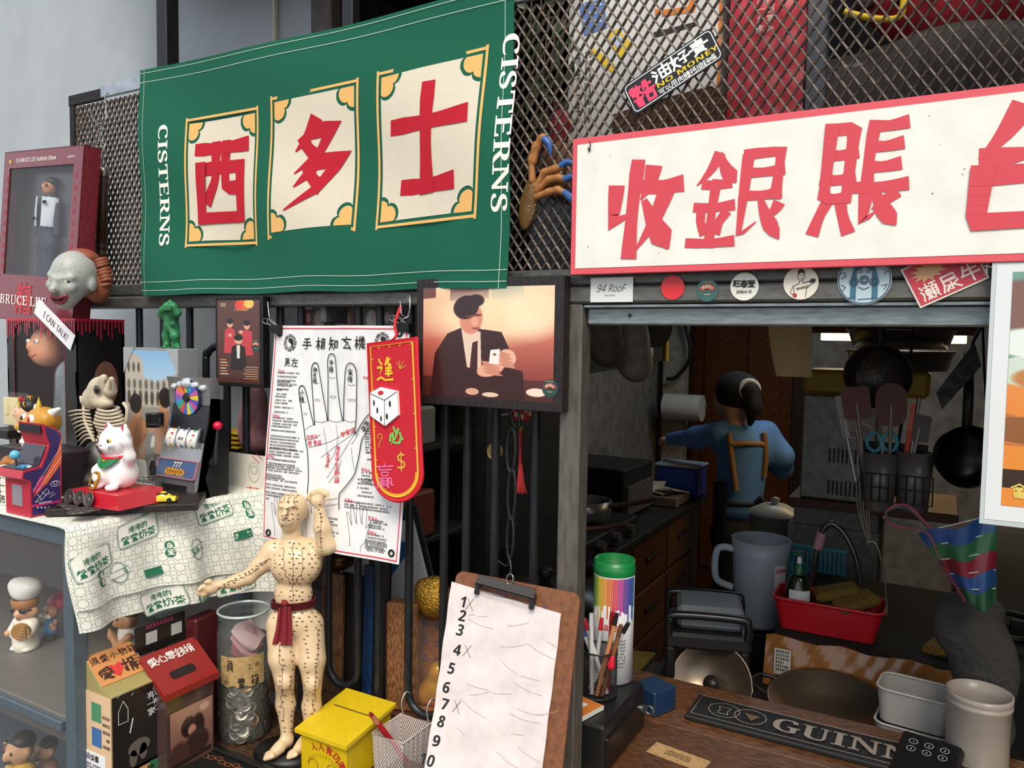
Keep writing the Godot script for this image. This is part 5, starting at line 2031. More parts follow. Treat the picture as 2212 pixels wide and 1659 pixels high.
# ------------------------------------------------------------------ the display cabinet under the cloth
const TOP:=1.335
func lattice() -> ImageTexture:
	var n:=128
	var im:=Image.create(n,n,false,Image.FORMAT_RGB8)
	for y in n:
		for x in n:
			var p:=v2(float(x)/n-.5,float(y)/n-.5)
			var g:=Color("#e9e7dc")
			var r:=p.length()
			var q:=v2(.5-absf(p.x),.5-absf(p.y))
			if absf(r-.36)<.016 or absf(q.length()-.22)<.014:
				g=Color("#2f6349")
			elif r>.36 and (absf(p.x)<.014 or absf(p.y)<.014):
				g=Color("#2f6349")
			im.set_pixel(x,y,g)
	return ImageTexture.create_from_image(im)
func cabinet() -> void:
	var x1:=-1.017
	var x0:=-1.9
	var z1:=.318
	var z0:=.006
	var f:=thing("display_cabinet","blue grey steel display cabinet with glass sides under the patterned green and white cloth","cabinet",at(v3((x0+x1)/2,0,z1/2)))
	var paint:=M("#5c6a74",.4,.25,"soft",v3(8,8,8))
	var b: B
	for q in [[x1,z1,.0],[x1,z0,.0],[x0,z1,.0],[x0,z0,.0]]:
		b=W(f)
		b.box(v3(q[0]-(.011 if q[0]==x1 else -.011),.667,q[1]-(.011 if q[1]==z1 else -.011)),v3(.022,1.334,.022),.0015)
		part(f,"corner_post",b,paint)
	b=W(f)
	b.box(v3((x0+x1)/2,TOP-.014,(z0+z1)/2),v3(x1-x0+.002,.026,z1-z0+.002),.002)
	part(f,"top_panel",b,paint)
	var sy:=Z(60,1515,z1).y
	b=W(f)
	b.box(v3((x0+x1)/2,sy-.008,(z0+z1)/2),v3(x1-x0-.002,.016,z1-z0-.002),.001)
	part(f,"shelf",b,M("#77726b",.5,.2,"soft"))
	b=W(f)
	b.box(v3((x0+x1)/2,.735,(z0+z1)/2),v3(x1-x0-.002,.02,z1-z0-.002),.001)
	part(f,"base_panel",b,paint)
	b=W(f)
	b.box(v3((x0+x1)/2,.98,z0+.004),v3(x1-x0-.05,.66,.005))
	part(f,"back_panel",b,M("#6e655f",.6))
	b=W(f)
	b.box(v3((x0+x1)/2,sy-.012,z1+.002),v3(x1-x0-.046,.014,.008),.001)
	part(f,"door_rail",b,paint)
	b=W(f)
	b.quad(v3(x0+.02,.745,z1-.003),v3(x1-.022,.745,z1-.003),v3(x1-.022,TOP-.026,z1-.003),v3(x0+.02,TOP-.026,z1-.003))
	part(f,"glass_pane",b,GL(.10))
	b=W(f)
	b.quad(v3(x1-.004,.745,z1-.022),v3(x1-.004,.745,z0+.022),v3(x1-.004,TOP-.026,z0+.022),v3(x1-.004,TOP-.026,z1-.022))
	part(f,"glass_pane",b,GL(.08))
	for lay in 2:
		var drop:=.108 if lay==0 else .140
		var inset:=.0 if lay==0 else -.004
		var wt:=x1-x0
		var total:=wt+drop
		var L:=.345
		var c:=thing("tablecloth" if lay==0 else "tablecloth",["upper green and white lattice patterned cloth with milk tea lettering, draped over the cabinet","lower layer of lattice patterned cloth showing beneath the upper one on the cabinet's side"][lay],"tablecloth",at(v3(x1,TOP,.1)))
		var warp:=func(p: Vector2):
			var u:=clampf(p.x/L,-.2,1.2)
			var z:=.327-p.x
			if p.y<=.0:
				return v3(x1+p.y+.002+(.03*u*u*u)*clampf(1.0+p.y/.1,0,1),TOP+.0022+inset*.3+.0006*sin(p.x*60.0),z)
			var q:=p.y*(1.0+.18*u*u)
			var out:=.004+inset*.6+.075*u*u*u*pow(clampf(q/.05,0,1),.7)+(.007*sin(p.x*42.0+.7)+.004*sin(p.x*83.0))*clampf(q/.06,.0,1.3)+.012*q/drop
			return v3(x1+.002+out,TOP+.002-q-.0015*clampf(q/.004,0,1),z+.006*sin(q*30.0))
		var y_from:=-wt if lay==0 else -.01
		var b2:=W(c)
		b2.sheet(func(p: Vector2): return warp.call(v2(p.x*L,lerpf(drop,y_from,p.y) if p.y>.5 or lay==1 else lerpf(drop,y_from,p.y))),70,110 if lay==0 else 34,.0006)
		var m:=MT(lattice(),.75,{"scale": v3(L/.0165,(drop-y_from)/.0165,1)})
		part(c,"cloth",b2,m)
		var lw:=func(o: Vector2,rot: float,lift: float): return func(p: Vector2):
			var q:=p.rotated(deg_to_rad(rot))
			var s:=v2(o.x+q.x,o.y-q.y)
			var e:=.0015
			var n: Vector3=((warp.call(s+v2(e,0))-warp.call(s)) as Vector3).cross(warp.call(s-v2(0,e))-warp.call(s)).normalized()
			return warp.call(s)+n*lift
		var green:=W(c)
		var white:=W(c)
		var plates:=[[.105,.022],[.23,.012],[.034,.05]] if lay==0 else [[.13,.128],[.245,.122]]
		for q in plates:
			var o:=v2(q[0],q[1])
			var w1: Callable=lw.call(o,10.0,.0009)
			var w2: Callable=lw.call(o,10.0,.0013)
			var P:=rrect(.062,.034,.006,3)
			for i in 8:
				for j in 5:
					for poly in Geometry2D.intersect_polygons(P,pva([v2(-.031+i*.00775,-.017+j*.0068),v2(-.031+(i+1)*.00775,-.017+j*.0068),v2(-.031+(i+1)*.00775,-.017+(j+1)*.0068),v2(-.031+i*.00775,-.017+(j+1)*.0068)])):
						fill(white,poly,w1)
			P.append(P[0])
			line(green,Array(P),.0007,w2)
			var P2:=rrect(.059,.031,.005,3)
			P2.append(P2[0])
			line(green,Array(P2),.0004,w2)
			ink(green,"港港的",-.014,.002,.0085,w2,{"w": .11,"adv": 1.15})
			ink(green,"鴛鴦奶茶",-.026,-.0125,.0115,w2,{"w": .11,"adv": 1.18})
		for q in ([[.075,.075],[.19,.062],[.268,.052]] if lay==0 else [[.19,.135]]):
			var o:=v2(q[0],q[1])
			var w1: Callable=lw.call(o,8.0,.0009)
			var w2: Callable=lw.call(o,8.0,.0013)
			if q[0]==.268 or q[0]==.19 and lay==1:
				rect(green,-.014,-.0062,.014,.0062,w1)
				ink(white,"西多士",-.0125,-.004,.0078,w2,{"w": .11,"adv": 1.1})
			else:
				fill(white,disc(.012,20,.015),w1)
				ring(green,Vector2.ZERO,v2(.012,.015),.0006,w2)
				ring(green,Vector2.ZERO,v2(.0105,.0135),.0004,w2)
				rect(white,-.015,-.0045,.015,.0045,lw.call(o,14.0,.0014))
				line(green,[v2(-.015,-.0045),v2(.015,-.0045),v2(.015,.0045),v2(-.015,.0045),v2(-.015,-.0045)],.0005,lw.call(o,14.0,.0017))
				ink(green,"菠蘿油",-.013,-.0035,.0075,lw.call(o,14.0,.0018),{"w": .11,"adv": 1.12})
		if lay==0:
			for q in [[.045,.075],[.15,.055],[.287,.02],[.125,.085,1]]:
				var o:=v2(q[0],q[1])
				if q.size()==3:
					rect(green,-.013,-.006,.013,.006,lw.call(o,6.0,.0009))
					ink(white,"西多士",-.0118,-.004,.0074,lw.call(o,6.0,.0013),{"w": .11,"adv": 1.08})
				else:
					fill(green,disc(.0062,14),lw.call(o-v2(0,.0055),.0,.0009))
					fill(green,disc(.0062,14),lw.call(o+v2(0,.0055),.0,.001))
					column(white,"魚蛋",-.0036,.0105,.0082,lw.call(o,.0,.0014),{"w": .11,"adv": 1.15})
		part(c,"green_print",green,M("#1f6e4e",.75))
		part(c,"white_print",white,M("#e9e7dc",.75))
	cabinet_figures(sy)

func figure(called: String,label: String,p: Vector3,yaw: float,s: float) -> Node3D:
	var f:=thing(called,label,"figurine",Transform3D(Basis(Vector3.UP,deg_to_rad(yaw))*Basis.from_scale(Vector3.ONE),p))
	f.set_meta("size",s)
	return f
func eyes(f: Node3D,s: float,y: float,z: float,dx: float,r: float,col:="#1a1513") -> void:
	for k in [-1.0,1.0]:
		var b:=B.new()
		b.ell(v3(dx*k,y,z)*s,v3(r,r*1.1,r*.5)*s,8)
		part(f,"eye",b,M(col,.3))
func cabinet_figures(sy: float) -> void:
	var skin:=M("#d6a377",.4,.0,"",Vector3.ONE,{"coat": .3})
	var p:=Z(58,1440,.215)
	p.y=sy
	var h:=Z(58,1245,.215).y-sy
	var f:=figure("chef_figurine","big headed chef figurine in white hat and sunglasses holding a waffle, inside the cabinet",p,18,h)
	var b:=B.new()
	Body.new(.05*h/2,1.5).bone(v3(0,.08,0)*h,v3(0,.36,0)*h,.165*h,.13*h).bone(v3(-.13,.36,0)*h,v3(-.17,.24,.08)*h,.055*h,.05*h).bone(v3(.13,.36,0)*h,v3(.15,.26,.1)*h,.055*h,.05*h).into(b)
	part(f,"coat",b,M("#e8e1d0",.4))
	b=B.new()
	Body.new(.02*h,1.2).ball(v3(0,.53,0)*h,v3(.155,.14,.14)*h).ball(v3(0,.51,.14)*h,v3(.03,.035,.035)*h).ball(v3(-.155,.53,0)*h,v3(.025,.04,.03)*h).ball(v3(.155,.53,0)*h,v3(.025,.04,.03)*h).into(b)
	part(f,"head",b,skin)
	b=B.new()
	b.lathe([v2(.152*h,.59*h),v2(.162*h,.60*h),v2(.168*h,.69*h),v2(.15*h,.70*h)],Vector3.ZERO,22)
	part(f,"hat_band",b,M("#c07a38",.5,.0,"grime",v3(60,60,60)))
	b=B.new()
	Body.new(.022*h,1.6).ball(v3(0,.78,0)*h,v3(.17,.12,.16)*h).ball(v3(.06,.86,0)*h,v3(.17,.11,.15)*h).ball(v3(-.1,.88,.02)*h,v3(.11,.09,.11)*h).into(b)
	part(f,"chef_hat",b,M("#ece9e2",.4))
	b=B.new()
	for k in [-1.0,1.0]:
		b.ell(v3(.065*k,.56,.13)*h,v3(.06,.038,.022)*h,12)
	b.cyl(v3(-.15,.57,.06)*h,v3(-.1,.565,.13)*h,.012*h,-1.0,6)
	b.cyl(v3(.15,.57,.06)*h,v3(.1,.565,.13)*h,.012*h,-1.0,6)
	part(f,"sunglasses",b,M("#0d0d0e",.15))
	b=B.new()
	b.ell(v3(0,.445,.128)*h,v3(.035,.008,.012)*h,8)
	part(f,"mouth",b,M("#9c4a3a",.5))
	b=B.new()
	b.cyl(v3(.08,.31,.15)*h,v3(.1,.30,.2)*h,.115*h,.115*h,20)
	for i in 5:
		for k in 2:
			var o:=v3(.09+(i-2)*.04*(1-k),.305+(i-2)*.04*k,.2)*h
			var ln:=v3(.09*k,.09*(1-k),0)*h
			b.tube([o-ln,o+ln],.008*h,5)
	part(f,"waffle",b,M("#c08a3e",.6,.0,"grime",v3(80,80,80)))
	for k in [-1.0,1.0]:
		b=B.new()
		b.ell(v3((-.17 if k<0 else .16),.24,.12)*h,v3(.045,.045,.045)*h,10)
		part(f,"hand",b,skin)
		b=B.new()
		b.ell(v3(.09*k,.035,.05)*h,v3(.075,.045,.11)*h,12)
		part(f,"shoe",b,M("#e4e0d6",.35))
	p=Z(112,1430,.17)
	p.y=sy
	h=Z(112,1285,.17).y-sy
	f=figure("figurine","figurine with big round red hat, white moustache and blue trousers beside the chef",p,10,h)
	b=B.new()
	Body.new(.025*h,1.5).bone(v3(0,.22,0)*h,v3(0,.42,0)*h,.15*h,.12*h).into(b)
	part(f,"trousers",b,M("#3a86b4",.4))
	b=B.new()
	b.ell(v3(0,.62,0)*h,v3(.17,.16,.15)*h,16)
	part(f,"head",b,M("#c08a68",.4))
	b=B.new()
	b.lathe([v2(0,.995*h),v2(.16*h,.96*h),v2(.27*h,.82*h),v2(.29*h,.68*h),v2(.26*h,.66*h),v2(.12*h,.72*h)],v3(0,0,-.08*h),24,Basis(Vector3.RIGHT,-.25))
	part(f,"red_hat",b,M("#a8243c",.4))
	b=B.new()
	for k in [-1.0,1.0]:
		b.ell(v3(.08*k,.55,.14)*h,v3(.09,.055,.05)*h,10)
	part(f,"moustache",b,M("#e6ded2",.5))
	eyes(f,h,.66,.14,.06,.025)
	for k in [-1.0,1.0]:
		b=B.new()
		Body.new(.02*h,1.2).bone(v3(.14*k,.42,0)*h,v3(.2*k,.3,.1)*h,.05*h,.045*h).bone(v3(.2*k,.3,.1)*h,v3(.2*k,.4,.16)*h,.045*h,.04*h).into(b)
		part(f,"arm",b,M("#c08a68",.4))
		b=B.new()
		b.ell(v3(.09*k,.06,.05)*h,v3(.08,.065,.12)*h,10)
		part(f,"shoe",b,M("#20242c",.35))
	var by:=.7465
	for q in [[42,1592,.2,"#c9a13a","moustached figurine in a yellow shirt in the cabinet's lower compartment",.10],[98,1600,.15,"#8a6a52","pale figurine with a brown shirt at the right of the cabinet's lower compartment",.11],[12,1600,.10,"#7a4a58","figurine in a plum coloured shirt behind the yellow shirted one in the cabinet",.12]]:
		p=Z(q[0],q[1],q[2])
		h=(p.y-by)/.92
		p.y=by
		f=figure("figurine",q[4],p,5,h)
		b=B.new()
		Body.new(.03*h,1.4).bone(v3(0,.1,0)*h,v3(0,.5,0)*h,.2*h,.16*h).bone(v3(-.17,.5,0)*h,v3(-.2,.3,.08)*h,.06*h).bone(v3(.17,.5,0)*h,v3(.2,.3,.08)*h,.06*h).into(b)
		part(f,"shirt",b,M(q[3],.5))
		b=B.new()
		Body.new(.018*h,1.2).ball(v3(0,.78,0)*h,v3(.13,.165,.14)*h).ball(v3(0,.76,.15)*h,v3(.028,.05,.04)*h).ball(v3(-.135,.77,0)*h,v3(.025,.045,.03)*h).ball(v3(.135,.77,0)*h,v3(.025,.045,.03)*h).into(b)
		part(f,"head",b,M("#c99a72",.45))
		b=B.new()
		Body.new(.02*h,1.2).ball(v3(0,.86,-.03)*h,v3(.14,.11,.14)*h).into(b)
		part(f,"hair",b,M("#231a17",.5))
		b=B.new()
		b.ell(v3(0,.70,.14)*h,v3(.06,.02,.025)*h,10)
		part(f,"moustache",b,M("#2a1e19",.6))
		eyes(f,h,.80,.135,.055,.018)
	p=Z(262,1400,.14)
	p.y=sy
	var hh:=Z(262,1300,.14).y-sy
	f=figure("figurine","figurine with praying hands, dark blond hair and a white vest behind the cabinet's side glass",p+v3(.02,0,0),-30,hh)
	h=hh
	b=B.new()
	Body.new(.03*h,1.4).bone(v3(0,.1,0)*h,v3(0,.42,0)*h,.26*h,.2*h).into(b)
	part(f,"vest",b,M("#ddd6cb",.5))
	b=B.new()
	Body.new(.025*h,1.2).ball(v3(0,.70,.02)*h,v3(.2,.22,.2)*h).ball(v3(0,.64,.22)*h,v3(.07,.06,.06)*h).ball(v3(-.2,.68,0)*h,v3(.04,.08,.05)*h).ball(v3(.2,.68,0)*h,v3(.04,.08,.05)*h).into(b)
	part(f,"head",b,M("#b9855c",.4))
	b=B.new()
	Body.new(.025*h,1.2).ball(v3(0,.85,-.03)*h,v3(.21,.14,.2)*h).into(b)
	part(f,"hair",b,M("#4a3a20",.5))
	b=B.new()
	Body.new(.025*h,1.1).bone(v3(-.24,.42,.02)*h,v3(-.2,.22,.2)*h,.08*h,.07*h).bone(v3(-.2,.22,.2)*h,v3(-.01,.42,.3)*h,.07*h,.05*h).bone(v3(.24,.42,.02)*h,v3(.2,.22,.2)*h,.08*h,.07*h).bone(v3(.2,.22,.2)*h,v3(.01,.42,.3)*h,.07*h,.05*h).bone(v3(0,.42,.3)*h,v3(0,.55,.33)*h,.045*h,.03*h).into(b)
	part(f,"arms",b,M("#b9855c",.4))
	eyes(f,h,.74,.2,.08,.03)

# ------------------------------------------------------------------ toys and curios on top of the cabinet
func cabinet_top() -> void:
	dark_box()
	figure_box()
	mask_head()
	fish_skeleton()
	grey_print_box()
	soldier()
	slot_machine()
	bottle()
	lucky_cat()
	toy_car()
	arcade()
	small_figures()

func dark_box() -> void:
	var x0:=-1.56
	var x1:=-1.338
	var z0:=.02
	var z1:=.112
	var y0:=TOP+.003
	var y1:=1.6235
	var f:=thing("doll_box","black window box with red paint drips holding a doll, on the cabinet","box",at(v3((x0+x1)/2,y0,(z0+z1)/2)))
	var xr:=Z(140,800,z1).x
	var m:=M("#171416",.35,.0,"soft",v3(4,4,4),{"coat": .3})
	var b:=W(f)
	b.box(v3((x0+x1)/2,(y0+y1)/2,z0+.003),v3(x1-x0,y1-y0,.006))
	b.box(v3(x1-.002,(y0+y1)/2,(z0+z1)/2),v3(.004,y1-y0,z1-z0))
	b.box(v3(x0+.002,(y0+y1)/2,(z0+z1)/2),v3(.004,y1-y0,z1-z0))
	b.box(v3((x0+x1)/2,y1-.002,(z0+z1)/2),v3(x1-x0,.004,z1-z0))
	b.box(v3((x0+x1)/2,y0+.002,(z0+z1)/2),v3(x1-x0,.004,z1-z0))
	var ya:=Z(100,690,z1).y
	var xa:=Z(30,760,z1).x
	var arch:=pva([v2(xa,y0+.02)])
	for i in 13:
		var a:=PI-PI*i/12
		arch.append(v2((xa+xr)/2+cos(a)*(xr-xa)/2,ya-.02+sin(a)*.022))
	arch.append(v2(xr,y0+.02))
	var front:=pva([v2(x0,y0),v2(x0,y1),v2(x1,y1),v2(x1,y0),v2(xr+.0001,y0),v2(xr+.0001,y0+.02)])
	var back:=arch.duplicate()
	back.reverse()
	for q in back:
		front.append(q)
	front.append(v2(xa,y0+.02))
	front.append(v2(xr,y0+.0199))
	front.append(v2(xr,y0))
	b.prism(front,at(v3(0,0,z1)),.003)
	part(f,"carton",b,m)
	b=W(f)
	b.box(v3((x0+x1)/2,(y0+y1)/2,z0+.008),v3(x1-x0-.01,y1-y0-.01,.002))
	b.box(v3(xr+.006,(y0+y1)/2,(z0+z1)/2),v3(.002,y1-y0-.01,z1-z0-.012))
	part(f,"inner_lining",b,M("#6a2236",.4))
	b=W(f)
	var wp:=plane(at(v3(0,0,z1)),.0005)
	line(b,Array(arch),.0009,wp)
	var ws:=plane(frame(v3(x1,0,z1),v3(0,0,-1),Vector3.UP),.0005)
	for side in 2:
		var n:=30 if side==0 else 13
		var L:=(x1-x0) if side==0 else (z1-z0)
		for i in n:
			var x:=(i+.5)*L/n
			var wd:=L/n*R.randf_range(.35,.75)
			var d:=R.randf_range(.005,.034) if i % 3 != 0 else R.randf_range(.02,.042)
			var ox:=x0+x if side==0 else x
			var P:=pva([v2(ox-L/n*.75,y1),v2(ox-wd*.45,y1-.006),v2(ox-wd*.35,y1-d)])
			for k in 5:
				var a:=PI+PI*k/4
				P.append(v2(ox+cos(a)*wd*.42,y1-d+sin(a)*wd*.5))
			P.append_array([v2(ox+wd*.35,y1-d),v2(ox+wd*.45,y1-.006),v2(ox+L/n*.75,y1)])
			var ww:=(func(p: Vector2): return wp.call(p)+v3(0,0,.00003*(i % 5))) if side==0 else (func(p: Vector2): return ws.call(p)+v3(.00003*(i % 5),0,0))
			fill(b,P,ww)
	part(f,"red_drips",b,M("#b5203a",.35))
	b=W(f)
	b.quad(v3(xa,y0+.02,z1-.0035),v3(xr,y0+.02,z1-.0035),v3(xr,ya,z1-.0035),v3(xa,ya,z1-.0035))
	part(f,"window_film",b,GL(.10,Color(.9,.85,.88)))
	b=W(f)
	fill(b,disc(.024,24,.042),func(p: Vector2): return v3(x1+.0005,1.505+p.y,.058-p.x))
	part(f,"oval_print",b,M("#7c5548",.4,.0,"grime",v3(25,25,25)))
	var d:=thing("doll","doll with a large head and grey wrapped clothes inside the dripping box","doll",at(v3(-1.455,y0+.004,.062)))
	var p:=Z(103,745,.07)-d.position
	b=B.new()
	Body.new(.003,1.4).ball(p,v3(.031,.036,.029)).ball(p+v3(.002,-.018,.004),v3(.026,.022,.026)).ball(p+v3(-.004,-.003,.031),v3(.006,.006,.006)).into(b)
	part(d,"head",b,M("#d0906e",.4))
	b=B.new()
	Body.new(.004,1.4).ball(p+v3(0,.02,-.012),v3(.033,.026,.026)).into(b)
	part(d,"hair",b,M("#4c2a22",.7))
	for k in [-1.0,1.0]:
		b=B.new()
		b.ell(p+v3(-.004+.014*k,.006,.026),v3(.0062,.0055,.004),10)
		part(d,"eye",b,M("#e8e4dc",.2))
		b=B.new()
		b.ell(p+v3(-.004+.014*k,.006,.0288),v3(.003,.003,.002),8)
		part(d,"iris",b,M("#44727c",.2))
	b=B.new()
	b.tube(curve([p+v3(-.016,-.017,.0265),p+v3(-.002,-.022,.030),p+v3(.013,-.017,.0275)]),.0022,6)
	part(d,"mouth",b,M("#a84c46",.4))
	b=B.new()
	Body.new(.006,1.4).bone(v3(.03,.02,0),v3(.03,p.y-.055,0),.04,.032).bone(v3(.03,p.y-.06,0),v3(.065,.07,.01),.016,.012).bone(v3(.03,p.y-.06,0),v3(-.01,.07,.01),.016,.012).into(b)
	part(d,"clothes",b,M("#6d7c80",.25,.0,"grime",v3(30,30,30),{"coat": .6}))
	var t:=frame(Z(72,676,z1+.004),Z(150,757,z1+.004)-Z(72,676,z1+.004),Z(90,653,z1+.004)-Z(72,676,z1+.004))
	var e:=v2(pl(t,150,757).x,pl(t,90,653).y)
	var s:=thing("paper_strip","white paper strip reading I CAN TALK! stuck slantwise on the dripping box","label",t)
	b=B.new()
	b.box(v3(e.x/2,e.y/2,-.0016),v3(e.x,e.y,.0012))
	part(s,"paper",b,M("#e8e8ea",.5))
	b=B.new()
	latin(b,"I CAN TALK!",e.x*.22,e.y*.3,e.y*.40,plane(Transform3D(),-.0005),{"sx": .95})
	part(s,"lettering",b,M("#5a1420",.6))

func figure_box() -> void:
	var o:=Z(-12,632,.085)
	var t:=frame(o,Z(150,648,.10)-o,Z(30,327,.075)-o)
	t.origin.y=1.6255
	var h:=pl(t,32,327).y
	var w:=pl(t,180,341).x
	var f:=thing("figure_box","maroon window box with a doll in white vest, leaning on the dripping box","box",t)
	var m:=M("#84222f",.4,.0,"grime",v3(14,14,14),{"coat": .4})
	var wx0:=.022
	var wx1:=w-.03
	var wy0:=h*.27
	var wy1:=h*.9
	var b:=B.new()
	var dp:=.03
	for q in [[0,0,w,wy0],[0,wy1,w,h],[0,wy0,wx0,wy1],[wx1,wy0,w,wy1]]:
		b.box(v3((q[0]+q[2])/2.0,(q[1]+q[3])/2.0,-.001),v3(q[2]-q[0],q[3]-q[1],.002))
	b.box(v3(w/2,h/2,-dp),v3(w,h,.002))
	b.box(v3(.001,h/2,-dp/2),v3(.002,h,dp))
	b.box(v3(w-.001,h/2,-dp/2),v3(.002,h,dp))
	b.box(v3(w/2,.001,-dp/2),v3(w,.002,dp))
	b.box(v3(w/2,h-.001,-dp/2),v3(w,.002,dp))
	part(f,"carton",b,m)
	b=B.new()
	b.box(v3(w/2,h/2,-dp+.003),v3(w-.006,h-.006,.002))
	part(f,"inner_tray",b,M("#2b2628",.3,.0,"soft"))
	b=B.new()
	b.quad(v3(wx0,wy0,-.0022),v3(wx1,wy0,-.0022),v3(wx1,wy1,-.0022),v3(wx0,wy1,-.0022))
	part(f,"window_film",b,GL(.08))
	var wp:=plane(Transform3D(),.0005)
	b=B.new()
	latin(b,"1/6 BRUCE LEE Fashion Show",w*.16,h*.932,h*.024,wp,{"bold": true,"sx": 1.0})
	latin(b,"(series 1)",w*.82,h*.935,h*.013,wp,{"bold": true})
	latin(b,"BRUCE LEE",w*.06,h*.095,h*.055,plane(Transform3D(),.0012),{"font": "Droid Serif","bold": true,"sx": 1.25})
	part(f,"white_lettering",b,M("#e4d9d2",.5))
	b=B.new()
	ink(b,"龍",w*.28,h*.05,h*.17,wp,{"w": .11})
	for i in 9:
		ink(b,"龍",w*.035,h*(.82-i*.065),h*.03,wp,{"w": .06})
		if i<8:
			ink(b,"龍",w*.91,h*(.82-i*.065),h*.03,wp,{"w": .06})
	part(f,"red_lettering",b,M("#c02a34",.5))
	b=B.new()
	fill(b,pva([v2(0,.008),v2(.009,.008),v2(.009,.003),v2(.0045,-.001),v2(0,.003)]),plane(at(v3(w*.07,h*.925,0)),.0006))
	part(f,"emblem",b,M("#c9b23a",.5))
	var d:=thing("action_figure","boxed action figure in a white sleeveless jacket, navy shirt and sunglasses","action figure",t*at(v3((wx0+wx1)/2,wy0,-.022)))
	var k:=(wy1-wy0)
	var nv:=M("#2a2c40",.7)
	b=B.new()
	Body.new(.0024,1.3).bone(v3(-.05,.0,0)*k,v3(-.06,.30,0)*k,.055*k,.065*k).bone(v3(-.06,.30,0)*k,v3(-.03,.45,0)*k,.065*k,.07*k).bone(v3(.07,.0,0)*k,v3(.07,.30,0)*k,.055*k,.065*k).bone(v3(.07,.3,0)*k,v3(.05,.45,0)*k,.065*k,.07*k).into(b)
	part(d,"trousers",b,nv)
	b=B.new()
	Body.new(.0024,1.3).bone(v3(.0,.48,0)*k,v3(0,.68,0)*k,.075*k,.085*k).bone(v3(-.13,.66,0)*k,v3(-.17,.40,.01)*k,.035*k,.03*k).bone(v3(.13,.66,0)*k,v3(.17,.40,.01)*k,.035*k,.03*k).bone(v3(0,.7,0)*k,v3(0,.755,0)*k,.04*k,.035*k).into(b)
	part(d,"shirt",b,nv)
	for s in [-1.0,1.0]:
		b=B.new()
		b.sheet(func(p: Vector2):
			var a:=lerpf(.25,1.75,p.x)
			return v3(sin(a)*(.135+.02*sin(p.y*3.0))*s,.46+.27*p.y,cos(a)*.085+.012)*k+v3(0,.0006*sin(p.x*20.0),0),12,12,.0012)
		part(d,"jacket_half",b,M("#c3ccd6",.7,.0,"soft"))
	b=B.new()
	b.box(v3(-.06,.53,.108)*k,v3(.05,.02,.004)*k)
	b.box(v3(.09,.68,.098)*k,v3(.06,.025,.004)*k)
	part(d,"badge",b,M("#17181c",.6))
	b=B.new()
	Body.new(.0016,1.2).ball(v3(0,.83,.01)*k,v3(.055,.07,.06)*k).ball(v3(0,.785,.025)*k,v3(.035,.03,.04)*k).ball(v3(0,.825,.068)*k,v3(.01,.02,.014)*k).bone(v3(0,.73,0)*k,v3(0,.79,0)*k,.03*k).into(b)
	part(d,"head",b,M("#b87a52",.45))
	b=B.new()
	Body.new(.002,1.2).ball(v3(0,.88,-.005)*k,v3(.065,.045,.065)*k).ball(v3(.0,.85,-.03)*k,v3(.064,.06,.05)*k).into(b)
	part(d,"hair",b,M("#16110f",.5))
	b=B.new()
	for s in [-1.0,1.0]:
		b.ell(v3(.027*s,.845,.064)*k,v3(.026,.02,.01)*k,12)
	part(d,"sunglasses",b,M("#7a3c14",.15))

